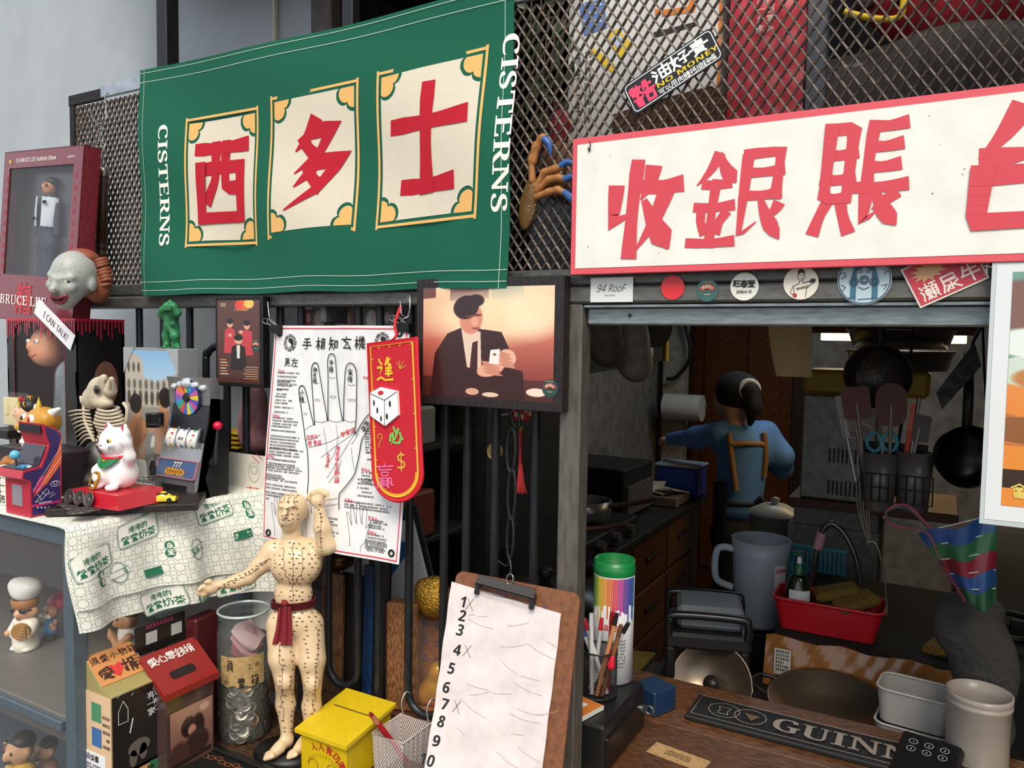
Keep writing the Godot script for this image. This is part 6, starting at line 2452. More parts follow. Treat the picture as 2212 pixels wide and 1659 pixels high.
func mask_head() -> void:
	var c:=Z(158,606,.125)
	c.y=maxf(c.y,1.626+.030)
	var f:=thing("mask_head","pale grey sculpted clown head with swept back rust brown hair on the dripping box","sculpture",Transform3D(Basis(Vector3.UP,deg_to_rad(16))*Basis(Vector3.RIGHT,deg_to_rad(8))*Basis(Vector3.BACK,deg_to_rad(-8)),c))
	var k:=.0435
	var b:=B.new()
	Body.new(.0021,1.4).ball(v3(0,.25,-.1)*k,v3(.82,.92,.9)*k).ball(v3(0,-.35,.3)*k,v3(.58,.62,.55)*k).ball(v3(0,-.82,.42)*k,v3(.34,.3,.32)*k).bone(v3(0,.02,.8)*k,v3(0,-.28,.98)*k,.1*k,.17*k).ball(v3(-.4,-.18,.62)*k,v3(.24,.2,.2)*k).ball(v3(.4,-.18,.62)*k,v3(.24,.2,.2)*k).bone(v3(-.5,.22,.62)*k,v3(-.1,.12,.82)*k,.09*k).bone(v3(.5,.22,.62)*k,v3(.1,.12,.82)*k,.09*k).ball(v3(-.82,-.1,-.1)*k,v3(.1,.24,.18)*k).ball(v3(.84,-.1,-.1)*k,v3(.1,.24,.18)*k).into(b)
	part(f,"face",b,M("#bcbeb8",.45,.0,"grime",v3(40,40,40)))
	b=B.new()
	Body.new(.003,1.2).ball(v3(0,.2,-.75)*k,v3(.85,.95,.5)*k).ball(v3(.55,-.2,-.7)*k,v3(.5,.7,.45)*k).ball(v3(-.55,-.2,-.7)*k,v3(.5,.7,.45)*k).ball(v3(0,.95,-.45)*k,v3(.6,.3,.45)*k).into(b)
	for i in 26:
		var a:=-1.0+2.0*i/25
		var y:=R.randf_range(-.7,.9)
		var sx:=.62+.36*(1.0-absf(y))
		var s:=1.0 if i % 2==0 else -1.0
		b.tube(curve([v3(s*sx*.9,y,-.42)*k,v3(s*(sx+.16),y+.12,-.62)*k,v3(s*(sx+.05),y+.1+a*.1,-.95)*k,v3(s*sx*.5,y,-1.22)*k],5),[.03*k,.06*k,.08*k,.09*k,.09*k,.09*k,.09*k,.09*k,.08*k,.08*k,.07*k,.06*k,.05*k,.04*k,.03*k,.02*k],6)
	part(f,"hair",b,M("#8a4a30",.55))
	for s in [-1.0,1.0]:
		b=B.new()
		b.ell(v3(.33*s,.06,.70)*k,v3(.19,.11,.1)*k,12)
		part(f,"eye_socket",b,M("#33282a",.5))
		b=B.new()
		b.ell(v3(.33*s,.05,.75)*k,v3(.12,.075,.07)*k,12)
		part(f,"eyeball",b,M("#d8cfa0",.2))
	b=B.new()
	b.ell(v3(0,-.27,1.0)*k,v3(.17,.12,.14)*k,12)
	part(f,"nose_tip",b,M("#7c2230",.4))
	b=B.new()
	b.tube(curve([v3(-.38,-.5,.74)*k,v3(-.15,-.6,.88)*k,v3(.15,-.6,.88)*k,v3(.38,-.5,.74)*k,v3(.2,-.8,.78)*k,v3(-.2,-.8,.78)*k,v3(-.38,-.5,.74)*k],5),.055*k,7)
	part(f,"lips",b,M("#7c2230",.4))
	b=B.new()
	b.ell(v3(0,-.67,.78)*k,v3(.24,.1,.06)*k,10)
	part(f,"mouth_opening",b,M("#3a1a1c",.5))

func fish_skeleton() -> void:
	var z:=.15
	var base:=Y(205,1040,TOP+.003)
	base.z=z
	base.x=Z(205,1010,z).x
	var f:=thing("fish_skeleton","cream coloured fish skeleton model standing upright on a dark carved base","skeleton",at(v3(base.x,TOP+.003,z)))
	var bone:=M("#d9cbb0",.55,.0,"grime",v3(40,40,40))
	var P:=func(X: float,Yy: float,dz: float): return Z(X/3.318,620+Yy/3.318,z+dz)-f.position
	var b:=B.new()
	var bo:=Body.new(.0022,1.3)
	var mm:=(Z(200,850,z)-Z(199,850,z)).length()
	bo.ball(P.call(700,760,0),v3(.021,.024,.014),Basis(Vector3.BACK,.3)).ball(P.call(650,800,0),v3(.016,.018,.012)).bone(P.call(720,700,0),P.call(745,650,.004),.014,.006).bone(P.call(790,740,0),P.call(800,660,.004),.011,.0045).ball(P.call(740,830,0),v3(.022,.010,.012)).bone(P.call(600,820,0),P.call(580,790,0),.006,.003)
	bo.into(b)
	part(f,"skull",b,bone)
	b=B.new()
	for i in 7:
		var u:=i/6.0
		b.cyl(P.call(735-8*u,655+50*u,.010),P.call(750-8*u,662+50*u,.011),.0015,.0003,6)
		b.cyl(P.call(790-6*u,665+48*u,.010),P.call(775-6*u,668+48*u,.011),.0015,.0003,6)
	part(f,"teeth",b,bone).set_meta("kind","stuff")
	b=B.new()
	b.ell(P.call(692,735,.013),v3(.0075,.0075,.003),14)
	part(f,"eye_socket",b,M("#4a3f38",.4))
	b=B.new()
	b.ell(P.call(690,735,.0155),v3(.0045,.0045,.002),12)
	part(f,"eye",b,M("#1c1614",.2))
	b=B.new()
	b.tube(curve([P.call(720,860,-.010),P.call(745,960,-.022),P.call(760,1060,-.022),P.call(720,1130,-.012),P.call(690,1165,0)]),.0034,8)
	part(f,"spine",b,bone)
	for i in 11:
		var y:=868.0+i*25.0
		var half:=112.0-.9*absf(i-4.0)*10.0
		var cx:=775.0+3.0*i if i<7 else 796.0-16.0*(i-7)
		b=B.new()
		b.tube(curve([P.call(cx-half*.5,y-4,-.020),P.call(cx-half,y+2,-.004),P.call(cx-half*.75,y+16,.012),P.call(cx,y+24,.017),P.call(cx+half*.75,y+12,.012),P.call(cx+half,y-2,-.004),P.call(cx+half*.55,y-10,-.020)],4),.0024,7)
		part(f,"rib",b,bone)
	for i in 9:
		var y:=880.0+i*26.0
		b=B.new()
		b.tube(curve([P.call(640+i*5,y+6,.004),P.call(560+i*8,y+4-i,.006),P.call(485+i*10,y+14+i*5,.004)],4),[.0019,.0019,.002,.002,.0019,.0018,.0015,.0011,.0005],6)
		part(f,"fin_ray",b,bone)
	b=B.new()
	b.tube(curve([P.call(600,840,.002),P.call(610,960,.005),P.call(650,1050,.005),P.call(690,1140,.003)]),.003,7)
	b.tube(curve([P.call(885,830,0),P.call(912,880,0),P.call(900,980,0),P.call(885,1050,0)]),.003,7)
	part(f,"fin_edge",b,bone)
	b=B.new()
	bo=Body.new(.0035,1.3)
	var q: Vector3=P.call(690,1165,0)
	bo.bone(v3(q.x,.004,0),q,.028,.016)
	for i in 14:
		bo.ball(v3(q.x+R.randf_range(-.03,.03),R.randf_range(.008,maxf(.03,q.y)),R.randf_range(-.02,.02)),Vector3.ONE*R.randf_range(.008,.016))
	bo.into(b)
	part(f,"carved_base",b,M("#2a2220",.4,.0,"grime",v3(20,20,20)))

func grey_print_box() -> void:
	var z:=.07
	var a:=Z(272,1000,z)
	var x1:=Z(387,900,z).x
	var y1:=Z(330,752,z).y
	var y0:=TOP+.003
	var w:=x1-a.x
	var h:=y1-y0
	var f:=thing("print_box","grey sided canvas print of two bare chested men before a stone arcade","picture",at(v3(a.x,y0,z)))
	var b:=B.new()
	b.box(v3(w/2,h/2,-.02),v3(w,h,.04),.001)
	part(f,"frame",b,M("#8b8d90",.5))
	var p:=Pic.new(200,380,Color("#8fb4d0"))
	p.grad(Color("#7faed2"),Color("#c4d4dc"),.0,.4).grad(Color("#9a9690"),Color("#5c5650"),.4,1.0)
	p.poly([[0,.05],[.2,.02],[.34,.08],[.36,.2],[.6,.24],[1,.16],[1,.42],[0,.44]],Color("#b4ac9e"))
	for i in 9:
		p.ell(.06+i*.115,.36,.03,.05,Color("#4a443e"),.2)
		p.ell(.06+i*.115,.26,.028,.035,Color("#6a645c"),.2)
	for i in 3:
		p.ell(.06+i*.1,.13,.025,.035,Color("#5c564e"),.2)
	p.blur(1)
	for q in [[.22,.46,1.0],[.74,.40,-1.0]]:
		var s: float=q[2]
		p.poly([[q[0]-.16,q[1]+.42],[q[0]-.19,q[1]+.12],[q[0]-.08,q[1]+.05],[q[0]+.1,q[1]+.05],[q[0]+.19,q[1]+.14],[q[0]+.14,q[1]+.42]],Color("#a5714e"))
		p.poly([[q[0]+.1*s,q[1]+.08],[q[0]+.34*s,q[1]+.1],[q[0]+.36*s,q[1]+.15],[q[0]+.12*s,q[1]+.18]],Color("#b98560"))
		p.ell(q[0],q[1]-.02,.09,.075,Color("#b98560"),.1).ell(q[0]-.03*s,q[1]-.05,.11,.07,Color("#201814"),.15)
		p.ell(q[0],q[1]+.2,.05,.07,Color("#8c5c3e"),.8)
	p.poly([[.02,.84],[.38,.84],[.42,1],[0,1]],Color("#d6d2ca")).poly([[.54,.78],[.92,.78],[1,1],[.5,1]],Color("#33302e"))
	b=B.new()
	b.quad(v3(.004,.004,.0005),v3(w-.004,.004,.0005),v3(w-.004,h-.004,.0005),v3(.004,h-.004,.0005))
	part(f,"picture",b,MT(p.tex(),.35))
	for c in [[.0,h,1.0],[w,h,-1.0]]:
		b=B.new()
		b.prism(pva([v2(c[0]-.0005*c[2],c[1]+.0005),v2(c[0]+.03*c[2],c[1]+.0005),v2(c[0]-.0005*c[2],c[1]-.045)]),at(v3(0,0,.0016)),.0006)
		part(f,"corner_protector",b,M("#9ea2a6",.2))

func soldier() -> void:
	var z:=.052
	var g:=Z(367,752,.06)
	var o:=v3(Z(368,745,z).x,Z(330,752,.07).y+.0006,z)
	var f:=thing("toy_soldier","green plastic toy soldier holding binoculars, standing on the grey print box","toy soldier",at(o))
	var P:=func(X: float,Yy: float,dz:=.0): return Z(X/3.318,620+Yy/3.318,z+dz)-o
	var b:=B.new()
	var bo:=Body.new(.0014,1.3)
	var hip: Vector3=P.call(1228,285)
	bo.bone(P.call(1228,270),P.call(1228,190),.0115,.013).bone(P.call(1215,290),P.call(1195,350),.0095,.007).bone(P.call(1195,350),P.call(1200,422),.007,.0055).bone(P.call(1245,290),P.call(1255,350,.006),.0095,.0075).bone(P.call(1255,350,.006),P.call(1265,422),.007,.0055)
	bo.bone(P.call(1200,190),P.call(1160,200,.008),.007,.006).bone(P.call(1160,200,.008),P.call(1165,165,.014),.006,.005).bone(P.call(1165,165,.014),P.call(1200,148,.018),.005,.0045)
	bo.bone(P.call(1255,190),P.call(1272,185,.006),.007,.006).bone(P.call(1272,185,.006),P.call(1245,140,.012),.006,.0045).bone(P.call(1245,140,.012),P.call(1218,105,.010),.0045,.0035)
	bo.ball(P.call(1222,148),v3(.0088,.010,.0095)).ball(P.call(1222,132),v3(.0115,.0065,.0125)).bone(P.call(1195,428),P.call(1180,432,.010),.005,.004).bone(P.call(1268,428),P.call(1280,432,.010),.005,.004)
	bo.into(b)
	part(f,"body",b,M("#2f7a4c",.4))
	b=B.new()
	b.cyl(P.call(1196,150,.014),P.call(1192,150,.026),.0032,.004,10)
	b.cyl(P.call(1212,148,.014),P.call(1208,148,.026),.0032,.004,10)
	part(f,"binoculars",b,M("#2c7246",.4))
	b=B.new()
	b.ell(v3(0,.0008,.003),v3(.022,.0016,.015),18)
	b.box(P.call(1240,262,.012),v3(.008,.006,.005),.001)
	b.box(P.call(1222,262,.012),v3(.006,.006,.005),.001)
	part(f,"base_and_pouches",b,M("#2c7246",.4))

func slot_machine() -> void:
	var y0:=TOP+.003
	var xr:=Z(428,1064,.115).x
	var wd:=.098
	var T:=frame(v3(xr,0,0),v3(0,0,-1),Vector3.UP)
	var f:=thing("slot_machine","silver toy slot machine with prize wheel, three reels and a red balled lever","slot machine",at(v3(xr-wd/2,y0,.06)))
	var S:=func(px: float,py: float): return pl(T,px,py)
	var zb:=-.045
	var prof:=pva([v2(zb,y0),v2(-.118,y0),S.call(421,1040),S.call(432,1000),S.call(437,975),S.call(450,925),S.call(454,900),S.call(452,838),S.call(447,818)])
	var ytop: float=(prof[8] as Vector2).y
	prof[1]=v2((prof[2] as Vector2).x-.001,y0)
	var back:=PackedVector2Array()
	for i in range(8,1,-1):
		back.append(prof[i]+v2(.020,.0))
	prof.remove_at(0)
	var rest:=prof.duplicate()
	prof.insert(0,v2((rest[0] as Vector2).x+.03,y0))
	var shell:=prof.duplicate()
	shell.append_array(back)
	var b:=W(f)
	b.prism(shell,T,wd)
	part(f,"cabinet_shell",b,M("#a9aaac",.25,.75,"soft"))
	b=W(f)
	var bx: PackedVector2Array=pls(T,[[456,861],[496,864],[494,1064],[424,1064]])
	bx[2].y=y0
	bx[3].y=y0
	b.prism(bx,T.translated(v3(0,0,.0005)),wd*.9)
	part(f,"side_box",b,M("#1a1a1c",.4))
	var face:=func(a: Vector2,c: Vector2): # frame on the slanted front between two profile points
		var p0:=T*v3(a.x,a.y,0)-v3(wd,0,0)
		var p1:=T*v3(c.x,c.y,0)-v3(wd,0,0)
		return frame(p0,Vector3.RIGHT,p1-p0)
	var seg:=[[2,3,"belly"],[3,4,"ledge"],[4,5,"reels"],[5,6,"table"],[6,7,"wheel"]]
	var fr:={}
	for q in seg:
		fr[q[2]]=[face.call(prof[q[0]],prof[q[1]]),(prof[q[0]] as Vector2).distance_to(prof[q[1]])]
	var inv:=f.transform.affine_inverse()
	var t: Transform3D=inv*(fr.belly[0] as Transform3D)
	var h: float=fr.belly[1]
	b=B.new(t)
	b.box(v3(wd/2,h/2,.001),v3(wd-.004,h,.002),.0005)
	part(f,"belly_panel",b,M("#24406f",.3,.0,"",Vector3.ONE,{"coat": .5}))
	var wp:=plane(t,.0026)
	b=B.new()
	latin(b,"LUCKY SLOT",wd/2,h*.12,h*.2,wp,{"bold": true,"center": true,"sx": 1.0})
	part(f,"lettering",b,M("#e0a63a",.4))
	b=B.new()
	latin(b,"777",wd/2,h*.58,h*.3,wp,{"bold": true,"center": true,"slant": .2})
	part(f,"lettering",b,M("#ded2b4",.4))
	b=B.new()
	for i in 14:
		b.cyl(t*v3(wd*(.3+.03*i),h*(.36+.06*sin(i*1.9)),.002),t*v3(wd*(.3+.03*i),h*(.36+.06*sin(i*1.9)),.0032),.004,-1.0,10)
	part(f,"coin_print",b,M("#c98a2c",.4)).set_meta("kind","stuff")
	b=B.new(t)
	for q in [[wd/2,.001,wd,.002],[wd/2,h,wd,.002],[.001,h/2,.002,h],[wd-.001,h/2,.002,h]]:
		b.box(v3(q[0],q[1],.002),v3(q[2],q[3],.003),.0004)
	part(f,"belly_frame",b,M("#b06a78",.4))
	b=W(f)
	var pt: Vector3=T*v3((prof[2] as Vector2).x,y0+.012,0)
	b.box(pt+v3(-wd/2,0,.001),v3(wd*.6,.018,.004))
	part(f,"coin_outlet",b,M("#1c1c1e",.4))
	b=W(f)
	b.box(pt+v3(-wd/2,-.010,.006),v3(wd*.9,.004,.022),.001)
	part(f,"coin_tray",b,M("#b0b0b0",.25,.8))
	t=inv*(fr.reels[0] as Transform3D)
	h=fr.reels[1]
	for i in 3:
		b=B.new(t)
		var cx:=wd*(.24+.26*i)
		b.cyl(v3(cx-.0115,h*.48,-.014),v3(cx+.0115,h*.48,-.014),.0215,-1.0,30)
		var rl:=part(f,"reel",b,M("#e4e2dc",.3))
		var sy:=[["7","#c22432"],["BAR","#3b3b40"],["7","#c22432"]]
		var b2:=B.new()
		var warp:=func(p: Vector2):
			var a:=p.y/.0217
			return t*v3(p.x,h*.48+sin(a)*.0218,-.014+cos(a)*.0218)
		latin(b2,sy[i][0],cx,-.005,.011 if i != 1 else .005,warp,{"bold": true,"center": true,"slant": .15})
		part(rl,"symbol",b2,M(sy[i][1],.3))
		b2=B.new()
		for yy in [.014,-.016]:
			for j in 6:
				fill(b2,disc(.0035,8),func(p: Vector2): return warp.call(p+v2(cx+.001*sin(j*2.0),yy))+v3(0,0,.0001+.00005*j))
				break
		part(rl,"symbol",b2,M(["#d8a23a","#4c6aa8","#5a9a4c"][i],.3))
	b=B.new(t)
	for i in 4:
		b.box(v3(wd*(.11+.26*i),h/2,.005),v3(.0035,h*.86,.005),.0008)
	part(f,"reel_divider",b,M("#8d8e90",.25,.8))
	t=inv*(fr.table[0] as Transform3D)
	h=fr.table[1]
	b=B.new(t)
	b.box(v3(wd/2,h/2,.001),v3(wd*.9,h*.86,.002))
	part(f,"pay_table",b,M("#4a6ea0",.3))
	wp=plane(t,.0024)
	b=B.new()
	for i in 3:
		rect(b,wd*(.09+.2*i),h*.2,wd*(.25+.2*i),h*.82,wp)
	part(f,"pay_columns",b,M("#e3e1da",.3))
	b=B.new()
	rect(b,wd*.72,h*.18,wd*.92,h*.84,wp)
	part(f,"prize_panel",b,M("#e2c14a",.3))
	b=B.new()
	for i in 3:
		for j in 4:
			dashes(b,wd*(.1+.2*i),wd*(.24+.2*i),h*(.24+.14*j),h*.09,plane(t,.003))
	part(f,"small_print",b,M("#7c3038",.4)).set_meta("kind","stuff")
	t=inv*(fr.wheel[0] as Transform3D)
	h=fr.wheel[1]
	var c:=v3(wd*.5,h*.62,.004)
	var r:=.031
	b=B.new(t)
	b.cyl(c-v3(0,0,.004),c,r,r*.97,40)
	part(f,"wheel_rim",b,M("#1f2c48",.3))
	var cols:=["#d8c43a","#b85a9a","#4a58b0","#3a8ac0","#3f9c6a","#d8c43a","#c94a4a","#e0823a","#d8689a","#8a5ab0","#3a8ac0","#3f9c6a","#c94a4a","#3a64b8","#e0c43a","#4fa0c8","#c0508a","#5a50a8"]
	for i in 18:
		b=B.new(t*at(c,0,0,20.0*i))
		fill(b,pva([v2(.008,-.0013),v2(r*.88,-.0052),v2(r*.9,0),v2(r*.88,.0052),v2(.008,.0013)]),plane(Transform3D(),.0006))
		part(f,"wheel_segment",b,M(cols[i],.35))
	b=B.new(t)
	b.cyl(c,c+v3(0,0,.004),.0075,.006,18)
	part(f,"wheel_hub",b,M("#26262a",.3))
	for q in [[.5,1.12,.028],[.16,.98,.016],[.86,.98,.016],[.68,1.06,.018],[.32,1.06,.018]]:
		b=B.new(t)
		var gc:=v3(wd*q[0],h*q[1],.0)
		b.lathe([v2(0,-.5*q[2]),v2(.5*q[2],.0),v2(.3*q[2],.3*q[2]),v2(0,.34*q[2])],gc,6)
		part(f,"gem_crest",b,M("#c9cccf",.1,.4))
	b=W(f)
	var p0: Vector3=T*v3(pl(T,460,1000).x,pl(T,460,1000).y,.001)
	var p1:=X(470,925,p0.x+.006)
	b.cyl(p0-v3(.003,0,0),p0+v3(.006,0,0),.0085,.0075,18)
	part(f,"lever_hub",b,M("#222224",.3))
	b=W(f)
	b.cyl(p0+v3(.004,0,0),p1,.0032,.0022,10)
	part(f,"lever",b,M("#3c3d40",.3,.5))
	b=W(f)
	b.ell(p1+v3(0,.004,0),v3(.0075,.0072,.0075),16)
	part(f,"lever_ball",b,M("#d8163a",.25))

func bottle() -> void:
	var y0:=TOP+.003
	var o:=Z(330,1050,.06)
	o=v3(Z(336,1000,.12).x,y0,.12)
	var f:=thing("glass_bottle","empty clear glass bottle with black cap and black print, left of the slot machine","bottle",at(o))
	var h:=Z(340,893,.12).y-y0
	var r:=h*.20
	var prof:=[v2(0,.004),v2(r*.9,.002),v2(r,.008),v2(r,h*.52),v2(r*.93,h*.60),v2(r*.6,h*.70),v2(r*.46,h*.76),v2(r*.45,h*.87)]
	var b:=B.new()
	b.lathe(prof,Vector3.ZERO,32)
	part(f,"glass",b,GL(.16,Color(.8,.86,.84)))
	b=B.new()
	b.lathe([v2(r*.46,h*.83),v2(r*.50,h*.83),v2(r*.51,h*.87),v2(r*.5,h*.875),v2(r*.5,h*.89),v2(r*.52,h*.9),v2(r*.52,h*.99),v2(r*.53,h),v2(0,h)],Vector3.ZERO,26)
	part(f,"cap",b,M("#141416",.3))
	var face:=deg_to_rad(46)
	var wp:=func(p: Vector2):
		var a:=face+p.x/r
		return v3(sin(a)*(r+.0004),p.y,cos(a)*(r+.0004))
	b=B.new()
	fill(b,pva([v2(-.004,h*.26),v2(.004,h*.27),v2(.005,h*.36),v2(.002,h*.45),v2(-.003,h*.44),v2(-.006,h*.36)]),wp)
	for i in 6:
		dashes(b,-r*.7,r*.7,h*(.08+i*.03),.0022,wp)
	latin(b,"NO.8",0,h*.05,.003,wp,{"center": true})
	for i in 4:
		ring(b,v2(0,h*.36),v2(.010+.002*i,.016+.002*i),.0004,wp,20,30,150)
	part(f,"print",b,M("#1a1a1c",.4)).set_meta("kind","stuff")

const SLAB_TOP:=1.3495
func lucky_cat() -> void:
	var A:=Y(96,1108,1.345)
	var C:=Y(428,1095,1.345)
	var t:=frame(A,C-A,(C-A).cross(Vector3.UP))
	t=Transform3D(Basis((C-A).normalized(),Vector3.UP,(C-A).normalized().cross(Vector3.UP)),A)
	var L:=(C-A).length()
	var b:=B.new()
	b.box(v3(L/2,-.0008,-.075),v3(L,.010,.15),.001)
	solo("wooden_plank","dark stained wooden plank laid diagonally on the cloth under the lucky cat","plank",b,M("#38281f",.5,.0,"grain",v3(6,30,30)),Transform3D(t.basis,v3(A.x,SLAB_TOP-.0042,A.z)))
	var o:=Y(250,1086,SLAB_TOP)
	var f:=thing("lucky_cat","white beckoning cat figurine with raised paw and green bib on a red base","cat figurine",at(v3(o.x,SLAB_TOP+.0006,o.z),4))
	var CT:=Transform3D(Basis.from_scale(Vector3.ONE*.8),v3(0,.0042,-.001))
	b=B.new()
	b.prism(pva([v2(-.056,0),v2(.054,0),v2(.050,.021),v2(-.050,.021)]),at(v3(0,0,.036)),.076)
	part(f,"red_base",b,M("#c8152a",.3,.0,"",Vector3.ONE,{"coat": .5}))
	var g:=v3(0,.021,-.004)
	var white:=M("#efedec",.22,.0,"",Vector3.ONE,{"coat": .6})
	b=B.new(CT)
	var bo:=Body.new(.0021,1.5)
	bo.ball(g+v3(0,.028,-.004),v3(.037,.031,.030)).ball(g+v3(0,.05,0),v3(.026,.024,.022))
	bo.ball(g+v3(0,.086,.004),v3(.031,.0275,.0265)).ball(g+v3(0,.079,.022),v3(.013,.010,.011))
	bo.bone(g+v3(-.02,.106,0),g+v3(-.023,.117,.001),.009,.0035).bone(g+v3(.02,.106,0),g+v3(.023,.117,.001),.009,.0035)
	bo.bone(g+v3(.026,.045,0),g+v3(.040,.062,.006),.011,.009).bone(g+v3(.040,.062,.006),g+v3(.042,.086,.012),.009,.008).ball(g+v3(.041,.092,.017),v3(.008,.0095,.008))
	bo.bone(g+v3(-.024,.046,.006),g+v3(-.030,.032,.018),.010,.009).bone(g+v3(-.030,.032,.018),g+v3(-.016,.022,.031),.009,.0075)
	bo.ball(g+v3(-.020,.007,.028),v3(.011,.007,.012)).ball(g+v3(.020,.007,.028),v3(.011,.007,.012))
	bo.into(b)
	part(f,"body",b,white)
	for s in [-1.0,1.0]:
		b=B.new(CT)
		b.prism(pva([v2(-.005,0),v2(.005,0),v2(.001,.012)]),at(g+v3(.0205*s,.107,.0085),0,-12,-8.0*s),.0015)
		part(f,"inner_ear",b,M("#d1203c",.4))
		b=B.new(CT)
		b.ell(g+v3(.0125*s,.090,.0262),v3(.0058,.0048,.003),12,Basis(Vector3.UP,.35*s))
		part(f,"eye",b,M("#d8b53a",.2))
		b=B.new(CT)
		b.ell(g+v3(.0122*s,.090,.0283),v3(.0025,.0038,.0016),10)
		part(f,"pupil",b,M("#0d0d0d",.2))
		b=B.new(CT)
		for i in 3:
			b.tube([g+v3(.013*s,.080-i*.0022,.0295),g+v3(.024*s,.082-i*.004,.0235)],.0004,4)
		part(f,"whiskers",b,M("#2a2422",.5))
	b=B.new(CT)
	b.ell(g+v3(0,.0825,.0335),v3(.0025,.0018,.0015),8)
	b.tube(curve([g+v3(-.005,.0745,.0315),g+v3(-.0025,.0732,.033),g+v3(0,.0765,.0338),g+v3(.0025,.0732,.033),g+v3(.005,.0745,.0315)],4),.0005,5)
	part(f,"nose_and_mouth",b,M("#a8404a",.4))
	b=B.new(CT)
	b.tube(arc3(g+v3(0,.0625,.001),v3(.0255,-.001,0),v3(0,-.004,.0235),0,350,34),.003,8,true)
	part(f,"collar",b,M("#c8172c",.35))
	b=B.new(CT)
	b.sheet(func(p: Vector2):
		var a:=lerpf(-.95,.95,p.x)
		var y:=.0605-(1.0-p.y)*.020*cos(a*1.5)
		return g+v3(sin(a)*(.0265+(1.0-p.y)*.006),y,cos(a)*(.0245+(1.0-p.y)*.0085)),16,8,.0014)
	part(f,"green_bib",b,M("#16703c",.35))
	b=B.new(CT)
	b.ell(g+v3(0,.054,.0275),v3(.003,.003,.003),10)
	part(f,"bell",b,M("#d8b03a",.25,.7))
	var kt:=at(g+v3(-.017,.018,.036),4,-14,-14)
	b=B.new(CT*kt)
	b.prism(rrect(.019,.034,.0093,6),Transform3D(),.003)
	part(f,"gold_coin",b,M("#c99a32",.3,.6))
	b=B.new(CT)
	var ww:=plane(kt,.0006)
	ink(b,"千",-.006,.003,.0105,ww,{"w": .15,"brush": true})
	ink(b,"萬",-.006,-.006,.0085,ww,{"w": .12})
	ink(b,"両",-.006,-.0145,.0085,ww,{"w": .12})
	part(f,"coin_lettering",b,M("#231a10",.5))
	var coin:=B.new()
	coin.lathe([v2(0,-.0008),v2(.0098,-.0008),v2(.0108,-.0005),v2(.0108,.0005),v2(.0098,.0009),v2(.0092,.0006),v2(0,.0006)],Vector3.ZERO,28)
	coin.lathe([v2(.004,.0006),v2(.0035,.0010),v2(0,.0011)],v3(.0005,0,.001),10)
	var cm:=M("#7d7670",.35,.8,"grime",v3(60,60,60))
	var first: Node3D
	var places:=[[172,1078,1],[192,1076,1],[212,1078,1]]
	var cl:=["left of the three grey coins leaning on the lucky cat's red base","middle one of the three grey coins leaning on the lucky cat's red base","right of the three grey coins leaning on the lucky cat's red base"]
	for i in 3:
		var w:=f.transform*v3(-.046+i*.021,.0115,.0405)
		var tr:=Transform3D(f.transform.basis*Basis(Vector3.RIGHT,deg_to_rad(72)),w)
		if i==0:
			first=solo("coin",cl[0],"coin",coin,cm,tr,"coins leaning on the red base")
		else:
			dup(first,tr,cl[i])
	var gl:="grey coin lying flat on the dark plank before the lucky cat"
	for q in [[140,1090],[152,1096],[170,1101],[185,1099],[200,1100],[178,1106],[163,1106]]:
		var w:=Y(q[0],q[1],SLAB_TOP+.0016)
		dup(first,at(w,R.randf_range(0,360),3,2),gl,"coins lying on the plank")

func toy_car() -> void:
	var o:=Y(350,1084,SLAB_TOP)
	var f:=thing("toy_car","small yellow toy sports car on the dark plank beside the slot machine","toy car",Transform3D(Basis(Vector3.UP,deg_to_rad(38)),v3(o.x,SLAB_TOP+.0005,o.z)))
	var b:=B.new()
	b.sheet(func(p: Vector2):
		var x:=lerpf(-.021,.021,p.x)
		var u:=p.x
		var hh:=.0065+.0058*exp(-pow((u-.55)/.24,2.0)*1.6)*1.0+.0012*sin(PI*u)
		var a:=PI*p.y
		return v3(x,.002+hh*pow(sin(a),.55),-cos(a)*(.0095-.0012*absf(u-.5))*(1.0-.2*pow(sin(a),3.0))),26,16)
	b.box(v3(0,.0035,0),v3(.041,.003,.018),.001)
	part(f,"body",b,M("#dcc414",.25,.0,"",Vector3.ONE,{"coat": .6}))
	b=B.new()
	b.box(v3(.0015,.0118,0),v3(.015,.0036,.0145),.0015)
	part(f,"windows",b,M("#16181c",.15))
	for q in [[-.0125,1.0],[-.0125,-1.0],[.0125,1.0],[.0125,-1.0]]:
		b=B.new()
		b.cyl(v3(q[0],.0036,.0078*q[1]),v3(q[0],.0036,.0102*q[1]),.0036,-1.0,16)
		part(f,"wheel",b,M("#1a1a1a",.5))
	b=B.new()
	b.box(v3(0,.0098,0),v3(.043,.0005,.0045))
	part(f,"stripe",b,M("#22242a",.4))

